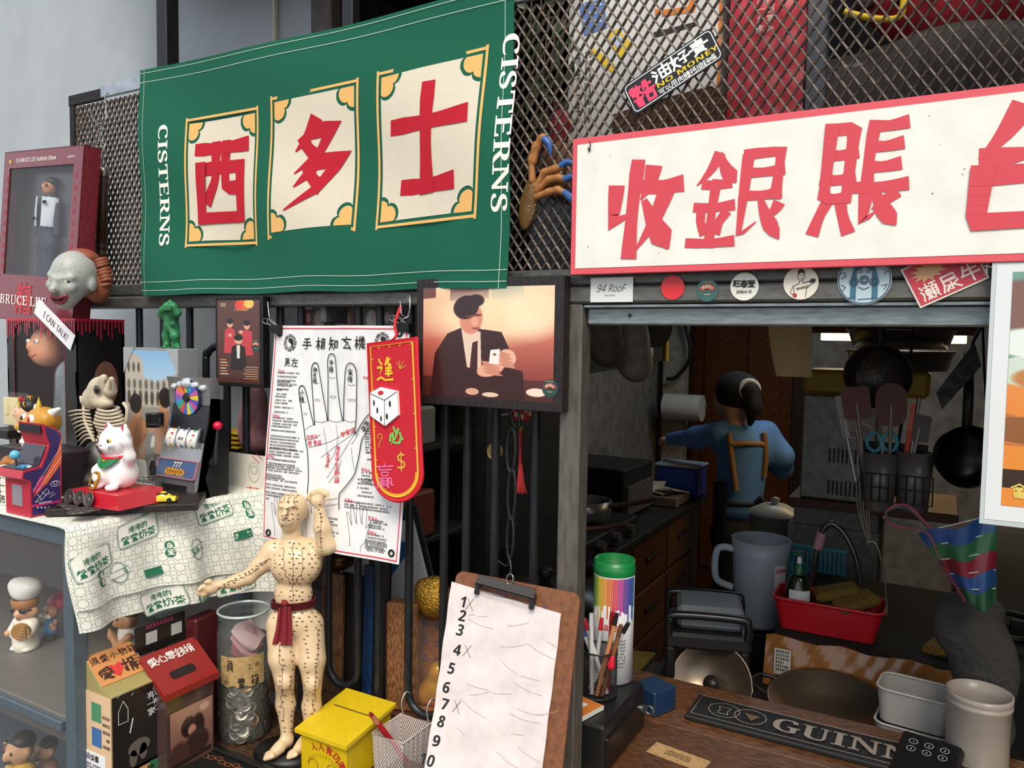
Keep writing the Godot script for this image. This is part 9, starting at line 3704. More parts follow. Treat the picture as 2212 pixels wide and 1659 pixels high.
func counter() -> void:
	var blk:=M("#191919",.38,.0,"soft",v3(9,9,9))
	var x1:=-.382
	var zb:=-.198
	var f:=thing("cash_drawer","black metal cash drawer with a key lock on the counter behind the post","cash drawer",at(v3(-.5,CT+.0005,-.115)))
	bx(f,"case",v3(-.52,CT+.0355,-.118),v3(.272,.07,.164),blk,.004)
	bx(f,"drawer_front",v3(x1-.001,CT+.029,-.118),v3(.006,.044,.15),M("#141414",.35),.002)
	var b:=W(f)
	b.cyl(v3(x1,CT+.04,-.175),v3(x1+.006,CT+.04,-.175),.006,-1.0,16)
	part(f,"lock",b,M("#8d8d8d",.25,.9))
	b=W(f)
	b.box(v3(x1+.008,CT+.04,-.175),v3(.006,.012,.0015))
	b.tube(arc3(v3(x1+.015,CT+.04,-.175),v3(.006,0,0),v3(0,.006,0),0,345,16),.0022,6,true)
	part(f,"key",b,M("#6d6d6d",.3,.8))
	var top:=CT+.0715
	var p:=Y(1322,1462,top)
	p.y=top
	f=thing("snack_tube","tall round tube with green rim and rainbow paint drips lettered ears, on the cash drawer","tube",at(p))
	var r:=.0315
	var h:=Z(1322,1232,p.z).y-top
	b=B.new()
	b.lathe([v2(0,.001),v2(r,.001),v2(r,h),v2(r*.94,h),v2(r*.92,h-.03)],Vector3.ZERO,40)
	part(f,"tube_wall",b,M("#d9dadb",.35))
	b=B.new()
	b.lathe([v2(r*1.02,h-.002),v2(r*1.05,h+.004),v2(r*1.02,h+.010),v2(r*1.0,h+.011),v2(r*1.0,h+.020),v2(r*.93,h+.020),v2(r*.92,h-.02),v2(0,h-.02)],Vector3.ZERO,40)
	part(f,"green_rim",b,M("#137a3c",.35))
	var fa:=.30
	var wp:=func(q: Vector2):
		var a:=fa+q.x/r
		return v3(sin(a)*(r+.0004),q.y,cos(a)*(r+.0004))
	var cols:=["#3f8a4c","#8ab03c","#d8c03a","#e0a03a","#d8703a","#c83a4a","#b03a8a","#6a3a94","#3a4aa0","#2f6ab0"]
	for i in 10:
		b=B.new()
		for k in 3:
			var x:=-.042+i*.0084+k*.0028
			rect(b,x,h-R.randf_range(.045,.075),x+.0025,h-.004,wp)
		part(f,"paint_stripe",b,M(cols[i],.4))
	b=B.new()
	for i in 4:
		latin(b,"ears"[i],-.021+i*.0085,h*.50,.0115,func(q: Vector2): return wp.call(q),{"bold": true})
	part(f,"lettering",b,M("#c8503c",.4))
	b=B.new()
	for i in 9:
		dashes(b,-.002,.022,h*.40-i*.005,.0028,wp)
	part(f,"small_print",b,M("#5a5a5c",.5)).set_meta("kind","stuff")
	b=B.new()
	rect(b,-.03,.002,.03,.009,wp)
	part(f,"red_base_band",b,M("#c8343c",.4))
	p=Y(1292,1497,top)
	p.y=top
	f=thing("pen_cup","black wire mesh pen cup full of pens on the cash drawer","pen cup",at(p))
	r=.027
	h=Z(1292,1400,p.z).y-top
	b=B.new()
	b.flat()
	for j in 16:
		for i in 40:
			for k in [-1.0,1.0]:
				var a0:=TAU*i/40
				var a1: float=a0+TAU/40*k
				var y0:=h*j/16
				b.cyl(v3(sin(a0)*r,y0,cos(a0)*r),v3(sin(a1)*r,y0+h/16,cos(a1)*r),.00035,-1.0,3,false)
	part(f,"mesh_wall",b,M("#1b1b1c",.4,.4)).set_meta("kind","stuff")
	for y in [.0015,h]:
		b=B.new()
		b.tube(arc3(v3(0,y,0),v3(r,0,0),v3(0,0,r),0,354,36),.0014,6,true)
		part(f,"rim",b,blk)
	b=B.new()
	b.cyl(v3(0,.0004,0),v3(0,.0012,0),r,-1.0,24)
	part(f,"bottom",b,blk)
	var pens:=[[1262,1335,"#d8d8da","#b82430","clear pen with red cap end, leftmost tall one in the pen cup"],[1277,1325,"#d9d6d4","#d0d0d2","clear ballpoint pen with white end in the pen cup"],[1300,1335,"#bfc1c4","#c22a34","pen with white barcode label and red cap in the pen cup"],[1322,1322,"#b01f2a","#8c1820","solid red marker pen standing highest in the pen cup"],[1333,1325,"#c98a5a","#26211f","tan pencil with dark tip in the pen cup"],[1358,1345,"#cfd1d4","#1c1c1e","clear pen with black cap leaning right in the pen cup"],[1255,1350,"#e0e0e0","#2d5fa0","white pen leaning left in the pen cup"],[1342,1350,"#8a5a3a","#6b4630","flat brown wooden stick in the pen cup"]]
	for i in pens.size():
		var q: Array=pens[i]
		var tp:=Z(q[0],q[1],p.z+.012*sin(i*2.1))
		var bt:=p+v3(.014*cos(i*1.9),.003,.014*sin(i*1.9))
		var d:=(tp-bt).normalized()
		var pen:=thing("pen",q[4],"pen",at(bt),"pens in the mesh cup")
		b=W(pen)
		b.cyl(bt,tp-d*.018,.0034,-1.0,8)
		part(pen,"barrel",b,M(q[2],.25))
		b=W(pen)
		b.cyl(tp-d*.018,tp,.0038,.0032,8)
		part(pen,"cap",b,M(q[3],.3))
	b=B.new()
	Body.new(.002,1.2).bone(v3(0,.0,0),v3(.002,.012,0),.006,.0035).into(b)
	solo("red_bulb_clip","small red plastic drop shaped clip on the pen cup's right side","clip",b,M("#d01f3a",.3),at(Z(1320,1438,p.z+.030)))
	p=Y(1272,1560,top+.002)
	f=thing("card_stack","orange and white printed card lying on the cash drawer before the pen cup","card",at(v3(-.436,top,-.064),-15))
	for q in [["stack",v3(0,.003,0),v3(.055,.006,.05),"#d8d4cc"],["orange_print",v3(0,.0062,0),v3(.053,.0006,.048),"#c8742c"],["white_panel",v3(-.006,.0066,.004),v3(.032,.0006,.03),"#dcd9d2"]]:
		b=B.new()
		b.box(q[1],q[2])
		part(f,q[0],b,M(q[3],.5))
	b=B.new()
	b.box(v3(0,.02,0),v3(.05,.04,.05),.002)
	solo("blue_box","small blue box on the counter behind the cash drawer","box",b,M("#16304f",.45,.0,"soft"),at(Y(1408,1535,CT)*v3(1,0,1)+v3(0,CT+.0005,-.01),-25))
	var A:=Y(1478,1555,CT)
	var C:=Y(1925,1672,CT)
	var u:=(C-A)*v3(1,0,1)
	var L:=.44
	var x:=u.normalized()
	var T:=Transform3D(Basis(x,Vector3.UP,x.cross(Vector3.UP)),v3(A.x,CT+.0005,A.z))
	f=thing("bar_mat","long black rubber bar mat with raised metallic lettering GUINNESS and two round emblems","bar mat",T)
	var wd:=.085
	b=B.new()
	b.box(v3(L/2,.004,-wd/2),v3(L,.008,wd),.002)
	part(f,"rubber",b,M("#151515",.6))
	b=B.new()
	for i in 46:
		for j in 8:
			b.box(v3(.016+i*.0091,.0086,-.014-j*.0082),v3(.004,.0016,.003))
	part(f,"rubber_stud",b,M("#1b1b1b",.7)).set_meta("kind","stuff")
	var mp:=func(q: Vector2): return v3(q.x,.0102,-q.y)
	b=B.new()
	line(b,[v2(.008,.008),v2(L-.008,.008),v2(L-.008,wd-.008),v2(.008,wd-.008),v2(.008,.008)],.0014,mp)
	for q in [.052,.093]:
		ring(b,v2(q,wd*.5),v2(.024,.024),.0013,mp,36)
	line(b,[v2(.042,.053),v2(.062,.053),v2(.058,.042),v2(.06,.03),v2(.044,.03),v2(.046,.042),v2(.042,.053)],.0012,mp)
	part(f,"line_emblem",b,M("#b9a48e",.4,.4))
	b=B.new()
	fill(b,pva([v2(.082,.052),v2(.107,.05),v2(.096,.03)]),mp)
	part(f,"harp_emblem",b,M("#7a5a30",.4,.5))
	b=B.new()
	latin(b,"GUINNESS",.128,wd*.26,.042,mp,{"font": "Droid Serif","bold": true,"sx": .98})
	part(f,"raised_lettering",b,M("#a8937c",.35,.5,"soft"))
	b=B.new()
	b.box(v3(0,.0003,0),v3(.085,.0006,.034))
	p=Y(1465,1635,CT)
	f=thing("paper_label","worn tan paper label stuck on the wooden counter before the bar mat","label",at(v3(p.x,CT+.0002,p.z),-8))
	part(f,"paper",b,M("#c9a26e",.7,.0,"grime",v3(20,20,20)))
	b=B.new()
	for i in 3:
		dashes(b,-.02,.02,-.006+i*.005,.003,func(q: Vector2): return v3(q.x,.0008,-q.y))
	part(f,"print",b,M("#5a4128",.6))
	p=Y(1985,1632,CT)
	f=thing("keypad","black device with round white numbered keys at the lower right","keypad",at(v3(p.x+.01,CT+.01,p.z+.05),-10,14))
	b=B.new()
	b.box(v3(0,.006,0),v3(.08,.014,.10),.004)
	part(f,"case",b,M("#121213",.3))
	for i in 6:
		b=B.new()
		var kp:=func(q: Vector2): return v3(-.022+(i % 3)*.02+q.x,.0135,-.028+(i/3)*.016-q.y)
		ring(b,Vector2.ZERO,v2(.0055,.0055),.0007,kp,18)
		latin(b,str(i+1),0,-.002,.004,kp,{"center": true})
		part(f,"key",b,M("#cfcfcf",.5))
	for q in [[1965,1560,.028,.085,"grey white plastic tub lying open behind the keypad",.07],[1960,1620,.02,.05,"lower grey plastic tub under the open one, behind the keypad",.06]]:
		p=Z(q[0]+12,q[1],-.435)
		f=thing("plastic_tub",q[4],"tub",at(v3(p.x,.946+(.056 if q[1]==1560 else .0),-.435),-6))
		b=B.new()
		var P:=rrect(.108,.075,.018,5)
		for s in [0,1]:
			for i in P.size():
				var a:=P[i]
				var e:=P[(i+1) % P.size()]
				var k:=.9 if s==0 else .86
				b.quad(v3(a.x*k,.002,-a.y*k),v3(e.x*k,.002,-e.y*k),v3(e.x,.054,-e.y),v3(a.x,.054,-a.y))
		b.prism(P,Transform3D(Basis(Vector3.RIGHT,-PI/2).scaled(Vector3.ONE*.9),v3(0,.003,0)),.002)
		part(f,"wall",b,M("#a8a29c",.4))
		b=B.new()
		var pts:=[]
		for a in P:
			pts.append(v3(a.x,.054,-a.y))
		b.tube(pts,.0022,6,true)
		part(f,"rolled_rim",b,M("#b5b0aa",.35))
	p=Y(2108,1650,CT)
	f=thing("clear_canister","frosted clear plastic canister with ribbed neck at the lower right corner","canister",at(v3(p.x,CT+.0005,p.z)))
	h=Z(2108,1492,p.z).y-CT
	r=.040
	b=B.new()
	b.lathe([v2(0,.002),v2(r*.95,.002),v2(r,.008),v2(r,h*.82),v2(r*1.05,h*.84),v2(r*1.05,h*.88),v2(r*1.0,h*.89),v2(r*1.05,h*.92),v2(r*1.05,h),v2(r*.98,h),v2(r*.94,h*.8),v2(r*.93,.01)],Vector3.ZERO,32)
	part(f,"wall",b,M("#b3a79c",.3,.0,"soft",v3(4,4,4),{"back": Color(.5,.48,.45)}))

# ------------------------------------------------------------------ the kitchen behind the hatch
func kitchen() -> void:
	var steel:=M("#7d7a75",.35,.6,"grime")
	var dark:=M("#242322",.5,.2,"grime")
	var wood:=M("#6a3f1e",.45,.0,"grain",v3(14,3,14))
	var b: B
	var x0:=Z(1497,900,-3.89).x
	var x1:=Z(1712,900,-3.89).x
	var d:=struct("door_1",B.new().box(v3((x0+x1)/2,1.0,-3.88),v3(x1-x0,2.0,.04),.004),M("#8a4a1c",.4,.0,"grain",v3(12,2,12)))
	for i in 2:
		for j in 2:
			var c:=v3(lerpf(x0,x1,.28+.44*i),.55+.9*j,-3.853)
			bx(d,"door_panel",c,v3((x1-x0)*.32,.74,.014),M("#935220",.4,.0,"grain",v3(12,2,12)),.006)
	bx(d,"door_handle",v3(x1-.06,1.0,-3.83),v3(.02,.12,.06),steel,.006)
	var k:=1
	for q in [[x0-.035,1.03,.07,2.06],[x1+.035,1.03,.07,2.06]]:
		struct("trim_%d" % (2+k),B.new().box(v3(q[0],q[1],-3.875),v3(q[2],q[3],.06),.004),M("#4a2f1e",.5,.0,"grain",v3(12,2,12)))
		k+=1
	var pz:=-3.55
	struct("trim_5",B.new().box(v3(Z(1460,800,pz).x,1.3,pz),v3(.13,2.6,.1),.004),M("#b3a795",.7,.0,"grime"))
	var f:=thing("base_cabinet","wooden kitchen base cabinet with drawers and dark worktop along the left wall","cabinet",at(v3(-1.22,0,-2.0)))
	bx(f,"carcass",v3(-1.235,.42,-2.04),v3(.47,.84,1.36),wood)
	bx(f,"worktop",v3(-1.22,.855,-2.04),v3(.52,.03,1.40),dark,.004)
	for i in 3:
		for j in 4:
			var dr:=bx(f,"drawer",v3(-.993,.73-j*.2,-1.56-i*.42),v3(.02,.185,.40),M(["#7c4c24","#6f4220"][(i+j) % 2],.45,.0,"grain",v3(14,14,3)),.004)
			bx(dr,"handle",v3(-.975,.745-j*.2,-1.56-i*.42)-f.position,v3(.016,.014,.13),M("#161616",.4),.004)
	f=thing("gas_stove","black gas stove with pots on the left worktop nearest the post","stove",at(v3(-1.22,.871,-1.62)))
	bx(f,"body",v3(-1.22,.90,-1.62),v3(.44,.06,.5),dark,.006)
	for z in [-1.5,-1.75]:
		tb(f,"burner_grate",arc3(v3(-1.18,.945,z),v3(.09,0,0),v3(0,0,.09),0,340,18),.007,M("#111111",.5),6,false)
	for z in [-1.48,-1.62,-1.76]:
		b=W(f)
		b.cyl(v3(-1.0,.90,z),v3(-.975,.90,z),.018,-1.0,14)
		part(f,"knob",b,steel)
	var pots:=[[1275,1100,2.78,.085,.07,"#8a8884","small steel saucepan with a wooden spoon on the gas stove"],[1318,1180,2.42,.09,.045,"#1b1b1b","black frying pan on the gas stove"]]
	for q in pots:
		var p:=D(q[0],q[1],q[2])
		p.x=minf(p.x,-1.10)
		p.y=.953
		f=thing("saucepan",q[6],"pan",at(p))
		lt(f,"pan_body",[v2(0,0),v2(q[3]*.85,0),v2(q[3]*.95,.01),v2(q[3],q[4]),v2(q[3]*.96,q[4]),v2(q[3]*.9,.012),v2(0,.008)],p,M(q[5],.3,.6))
		tb(f,"handle",[p+v3(q[3],q[4]*.8,0),p+v3(q[3]+.08,q[4],-.03),p+v3(q[3]+.15,q[4]+.02,-.05)],.009,M("#5a3a22",.5))
	var p0:=D(1448,1062,3.35)
	f=thing("paper_tray","tray of folded white papers at the far end of the left worktop","tray",at(v3(-1.2,.871,-2.41)))
	bx(f,"tray",v3(-1.16,.893,-2.42),v3(.34,.04,.2),M("#6e625e",.5))
	for i in 6:
		b=W(f)
		b.T=b.T*at(v3(-1.28+i*.048,.925,-2.42),12*sin(i),16*cos(i*2.0),14*sin(i*3.0))
		b.box(Vector3.ZERO,v3(.09,.006,.16))
		part(f,"paper",b,M("#c2b8a8",.7))
	f=thing("blue_crate","deep blue plastic crate at the worktop's far end beside the woman's arm","crate",at(v3(-1.06,.871,-2.62)))
	bx(f,"crate_body",v3(-1.06,.945,-2.62),v3(.2,.14,.16),M("#1a3f9a",.45),.01)
	bx(f,"crate_rim",v3(-1.06,1.02,-2.62),v3(.215,.012,.175),M("#9aa0a6",.4),.006)
	f=thing("griddle","black griddle range with a steel backsplash standing on the left worktop","griddle",at(v3(-1.27,.871,-2.12)))
	bx(f,"body",v3(-1.27,.98,-2.12),v3(.36,.2,.34),dark,.006)
	bx(f,"backsplash",v3(-1.43,1.1,-2.12),v3(.02,.42,.36),steel)
	bx(f,"front_plate",v3(-1.085,.95,-2.12),v3(.012,.12,.3),steel)
	f=thing("steel_fridge","dark steel fridge seen through the bars under the suited man picture","fridge",at(v3(-1.22,0,-.98)))
	bx(f,"body",v3(-1.23,.72,-1.02),v3(.44,1.44,.5),M("#3d3f3e",.4,.4,"grime"),.01)
	bx(f,"door_seam",v3(-1.008,.72,-1.02),v3(.006,1.36,.44),M("#484a49",.4,.4,"grime"),.003)
	bx(f,"pull",v3(-.99,.9,-.84),v3(.03,.3,.02),M("#222222",.4),.005)
	f=thing("wire_rack","dark shelving rack with red and yellow packs seen between the bars","rack",at(v3(-1.2,0,-.52)))
	for y in [.9,1.12,1.34,1.52]:
		bx(f,"shelf",v3(-1.24,y,-.58),v3(.4,.014,.3),M("#2a2826",.6))
	for q in [[-1.43,-.44],[-1.05,-.44],[-1.43,-.72],[-1.05,-.72]]:
		bx(f,"upright",v3(q[0],.8,q[1]),v3(.016,1.6,.016),M("#1d1c1b",.5))
	var pk:=["#8a2430","#c0a23a","#8d8a84","#5a6a7a","#a8845a","#7a3a2a"]
	for i in 9:
		b=B.new()
		b.box(v3(0,.045,0),v3(.075,.09+.02*(i % 2),.09),.006)
		solo("food_pack","%s food packet on the dark rack, %s shelf, %s" % [["dark red","yellow","grey","blue grey","tan","brown"][i % 6],["lowest","middle","upper"][i/3],["left","centre","right"][i % 3]],"packet",b,M(pk[i % 6],.5),at(v3(-1.32+.12*(i % 3),[.908,1.128,1.348][i/3]+.012*(i % 2),-.53)),"packets on the dark rack")
	f=thing("steamer_pot","large dark steel stock pot with lid behind the bars above the clipboard","pot",at(v3(-.80,.791,-.68)))
	lt(f,"pot_body",[v2(0,0),v2(.14,0),v2(.15,.02),v2(.15,.2),v2(.156,.205)],f.position,M("#4a4644",.3,.7,"grime"))
	lt(f,"lid",[v2(.156,.205),v2(.15,.215),v2(.08,.235),v2(0,.24)],f.position,M("#3a3836",.3,.7,"grime"))
	lt(f,"lid_knob",[v2(.01,.238),v2(.024,.262),v2(0,.272)],f.position,dark)
	f=thing("low_table","low dark table with yellow mats behind the bars, under the stock pot","table",at(v3(-.72,0,-.68)))
	bx(f,"table_top",v3(-.76,.775,-.70),v3(.36,.03,.44),M("#3a2c20",.6))
	for q in [[-.91,-.52],[-.61,-.52],[-.91,-.88],[-.61,-.88]]:
		bx(f,"leg",v3(q[0],.38,q[1]),v3(.04,.76,.04),M("#2c2118",.6))
	b=B.new()
	b.sheet(func(u: Vector2): return v3((u.x-.5)*.3,.003*sin(u.x*14.0),(.5-u.y)*.16),20,10,.008)
	solo("yellow_mat","yellow cloth mat lying on the low table behind the bars","mat",b,M("#a8902c",.8,.0,"grime"),at(v3(-.76,.80,-.86)))
	var hx:=-.99
	var T:=frame(v3(hx,0,0),v3(0,0,-1),Vector3.UP)
	f=thing("range_hood","sloping steel range hood with yellow edging and control labels over the left stove","range hood",at(v3(-1.24,1.45,-1.9)))
	b=W(f)
	b.prism(pva([v2(-1.49,1.42),v2(hx,1.52),v2(hx,1.60),v2(-1.49,1.60)]),frame(v3(0,0,-1.35),Vector3.RIGHT,Vector3.UP),.78)
	part(f,"canopy",b,M("#55534f",.35,.6,"grime"))
	bx(f,"yellow_edge",v3(hx+.006,1.56,-2.11),v3(.012,.09,.03),M("#c09a1c",.6))
	for z in [-1.72,-1.92]:
		bx(f,"control_label",v3(hx+.003,1.565,z),v3(.006,.05,.06),M("#b8bec0",.5))
	bx(f,"duct",v3(-1.4,2.1,-1.75),v3(.16,1.0,.4),M("#4a4745",.5,.3))
	for q in [[1300,700,"#8d8478","limp grey brown cloth bag hanging over the hood",2.15],[1362,735,"#c4bcb0","bunch of white paper cones stacked on the hood",2.2],[1390,700,"#191817","round black lidded pan hanging on the kitchen wall",2.3]]:
		var p:=D(q[0],q[1],q[4])
		f=thing("hanging_bundle",q[3],"bundle",at(p))
		b=B.new()
		if q[0]==1390:
			b.cyl(v3(0,0,0),v3(.05,0,.02),.07,-1.0,26)
		elif q[0]==1345:
			for i in 7:
				b.cyl(v3(.02*i-.06,.02*sin(i),0),v3(.02*i-.03,-.07+.012*i,.02),.05,.02,12)
		else:
			Body.new(.012,1.3).ball(Vector3.ZERO,v3(.055,.09,.04)).ball(v3(.02,-.07,0),v3(.045,.05,.04)).into(b)
		part(f,"bundle",b,M(q[2],.7,.0,"grime"))
		tb(f,"cord",[p,p+v3(-.04,.14,-.03),p+v3(-.06,.9,-.06)],.006,dark,5)
	var rp:=Z(1480,880,-3.4)
	f=thing("paper_roll","white paper roll on a wall holder beside the wooden door","paper roll",at(rp))
	b=W(f)
	b.cyl(rp-v3(.12,0,0),rp+v3(.1,0,0),.075,-1.0,26)
	part(f,"roll",b,M("#c9c2b8",.8))
	b=W(f)
	b.cyl(rp-v3(.14,0,0),rp-v3(.118,0,0),.03,-1.0,16)
	part(f,"core",b,M("#1c1a18",.7))
	bx(f,"bracket",rp+v3(-.02,0,-.07),v3(.26,.03,.03),steel)
	f=thing("black_cable","black cable looping down the kitchen wall left of the door","cable",at(Z(1488,760,-3.48)))
	tb(f,"cable",[Z(1475,690,-3.46),Z(1490,740,-3.46),Z(1488,780,-3.46),Z(1460,815,-3.46),Z(1440,818,-3.46)],.012,dark,6)
	woman()
	var rl:=thing("utensil_rail","black steel rail across the kitchen above the counter, with pans and papers hanging","rail",at(v3(0,1.78,-.75)))
	bx(rl,"rail",v3(.0,1.78,-.75),v3(1.3,.014,.014),dark)
	for x in [-.6,.6]:
		bx(rl,"hanger",v3(x,2.19,-.75),v3(.012,.82,.012),dark)
	b=B.new()
	var ptl:=Z(1655,690,-.74)
	var pbr:=Z(1748,815,-.74)
	b.sheet(func(u: Vector2): return v3(lerpf(ptl.x,pbr.x,u.x)+.006*(1-u.y)+(.02*pow(1-u.y,3.0)*(1-u.x)),lerpf(pbr.y,1.775,u.y),-.735+.008*sin(u.y*5.0)+.004*sin(u.x*7.0)),14,18,.0015)
	solo("brown_paper","sheet of tan wrapping paper hanging from the rail","paper",b,M("#d8c08c",.8,.0,"soft",v3(7,7,7),{"bump": ["crumple",.15]}))
	for q in [[1898,812,70,"old round frying pan hanging by its handle in the hatch",-.70,"#6b5f54",1898],[2085,985,68,"big black wok hanging beside the laminated menu",-.62,"#141313",2090]]:
		var p:=Z(q[0],q[1],q[4])
		var r: float=q[2]*(p-eye.origin).dot(-eye.basis.z)/FOC
		f=thing("frying_pan",q[3],"frying pan",at(p))
		var bs:=Basis(Vector3.RIGHT,PI/2)*Basis(Vector3.BACK,.15 if q[0]<2000 else -.4)
		lt(f,"pan",[v2(0,-.024),v2(r*.72,-.024),v2(r*.9,-.012),v2(r,.012),v2(r*.97,.012),v2(r*.86,-.008),v2(r*.68,-.018),v2(0,-.019)],p,M(q[5],.32,.5,"rust",v3(8,8,8)),bs,40)
		tb(f,"handle",[p+v3(0,r*.96,.002),p+v3(0,r+.06,.004),v3(p.x,1.772 if q[0]<2000 else p.y+r+.12,-.75)],.008,dark,8)
	for q in [[1845,730,2.7],[2010,735,2.5]]:
		var p:=D(q[0],q[1],q[2])
		f=thing("ceiling_lamp","pale timber box lamp with bright slot in the kitchen, %s" % ["nearer the pan handle" if q[0]<1900 else "nearer the menu"],"lamp",at(p))
		bx(f,"timber_box",p+v3(0,.05,0),v3(.26,.07,.2),M("#8a5a34",.5,.0,"grain",v3(3,12,12)))
		bx(f,"lamp_glow_panel",p+v3(0,.003,0),v3(.2,.026,.15),M("#ffe2a8",.5,.0,"",Vector3.ONE,{"glow": 2.2}))
		bx(f,"suspension_rod",p+v3(0,.48,0),v3(.02,.8,.02),dark)
		lamp_light("timber_lamp_light",p+v3(0,-.016,0),v2(.2,.15),.06,Color(1.0,.85,.6))

func woman() -> void:
	var dd:=3.4
	var f:=thing("person","woman cook seen from behind, dark ponytail, blue long sleeved top and dark apron","person",at(v3(D(1590,1000,dd).x,0,D(1590,1000,dd).z)))
	var P:=func(px: float,py: float,dz:=.0): return D(px,py,dd-dz)
	var s:=dd/FOC
	var cb:=eye.basis
	var skin:=M("#b98a72",.5)
	var b:=W(f)
	Body.new(.012,.9).ball(P.call(1588,860,-.02),v3(40,50,46)*s,cb).bone(P.call(1590,890),P.call(1594,925),26*s,28*s).ball(P.call(1557,872,-.05),v3(14,16,20)*s,cb).into(b)
	part(f,"head",b,skin)
	b=W(f)
	Body.new(.011,.9).ball(P.call(1592,845,.01),v3(46,44,48)*s,cb).ball(P.call(1614,838,.06),v3(26,22,22)*s,cb).bone(P.call(1624,846,.1),P.call(1628,880,.11),17*s,16*s).bone(P.call(1628,880,.11),P.call(1620,915,.09),16*s,7*s).into(b)
	part(f,"hair",b,M("#0d0908",.85))
	tb(f,"hair_tie",arc3(P.call(1619,842,.10),cb.x*19*s,cb.y*19*s,0,340,14),6*s,M("#c8c4c0",.6),6,false)
	b=W(f)
	Body.new(.014,.9).ball(P.call(1605,955),v3(62,50,40)*s,cb).bone(P.call(1605,970),P.call(1598,1080),54*s,47*s).bone(P.call(1555,935),P.call(1505,945,-.12),27*s,23*s).bone(P.call(1505,945,-.12),P.call(1450,948,-.3),22*s,15*s).bone(P.call(1655,935),P.call(1688,985,.02),27*s,24*s).bone(P.call(1688,985,.02),P.call(1690,1012,-.05),24*s,20*s).bone(P.call(1690,1012,-.05),P.call(1655,1000,-.25),20*s,15*s).ball(P.call(1598,1100),v3(56,24,42)*s,cb).into(b)
	part(f,"blue_top",b,M("#5d8fca",.75,.0,"fine",v3(14,14,14)))
	for q in [[1436,952,-.36],[1640,998,-.3]]:
		b=W(f)
		var bo:=Body.new(.006,.9).ball(P.call(q[0],q[1],q[2]),v3(13,10,15)*s,cb)
		for i in 4:
			bo.bone(P.call(q[0]-4+i*4,q[1],q[2]-.01),P.call(q[0]-12+i*5,q[1]+6,q[2]-.06),4.3*s,3.4*s)
		bo.bone(P.call(q[0]+8,q[1],q[2]),P.call(q[0]+12,q[1]+10,q[2]-.03),4.6*s,3.6*s).into(b)
		part(f,"hand",b,skin)
	b=W(f)
	Body.new(.016,.9).ball(P.call(1596,1150),v3(60,50,44)*s,cb).bone(P.call(1575,1170),P.call(1572,1440),34*s,24*s).bone(P.call(1622,1170),P.call(1622,1440),34*s,24*s).into(b)
	for x in [1572,1622]:
		var q: Vector3=P.call(x,1440)
		b.cyl(q,v3(q.x,.03,q.z),24*s,17*s,14)
		b.ell(v3(q.x-.02,.036,q.z-.05),v3(.05,.035,.12),12)
	part(f,"dark_trousers",b,M("#16181f",.8))
	b=W(f)
	b.sheet(func(u: Vector2):
		var a:=lerpf(-2.75,-.55,u.x)
		var y:=lerpf(1330,1040,u.y)
		var w:=57.0+6.0*(1.0-u.y)
		return P.call(1598+sin(a)*w,y,cos(a)*w*.85*s),16,14,.006)
	part(f,"apron",b,M("#1a1c22",.8))
	var strap:=M("#8a6234",.7)
	for L in [[[1575,935,.09],[1580,980,.10],[1590,1060,.11]],[[1650,935,.09],[1654,980,.09],[1650,1030,.08]],[[1578,960,.10],[1615,958,.115],[1652,960,.09]]]:
		var pts:=[]
		for q in L:
			pts.append(P.call(q[0],q[1],q[2]))
		tb(f,"strap",pts,.013,strap,6)
	tb(f,"apron_tie",arc3(P.call(1598,1082),cb.x*52*s,cb.z*46*s,0,350,24),.013,M("#1d2230",.7),6,false)
	tb(f,"bow",[P.call(1635,1085,.1),P.call(1645,1075,.11),P.call(1648,1095,.11),P.call(1640,1110,.1)],.012,M("#1d2230",.7),6)

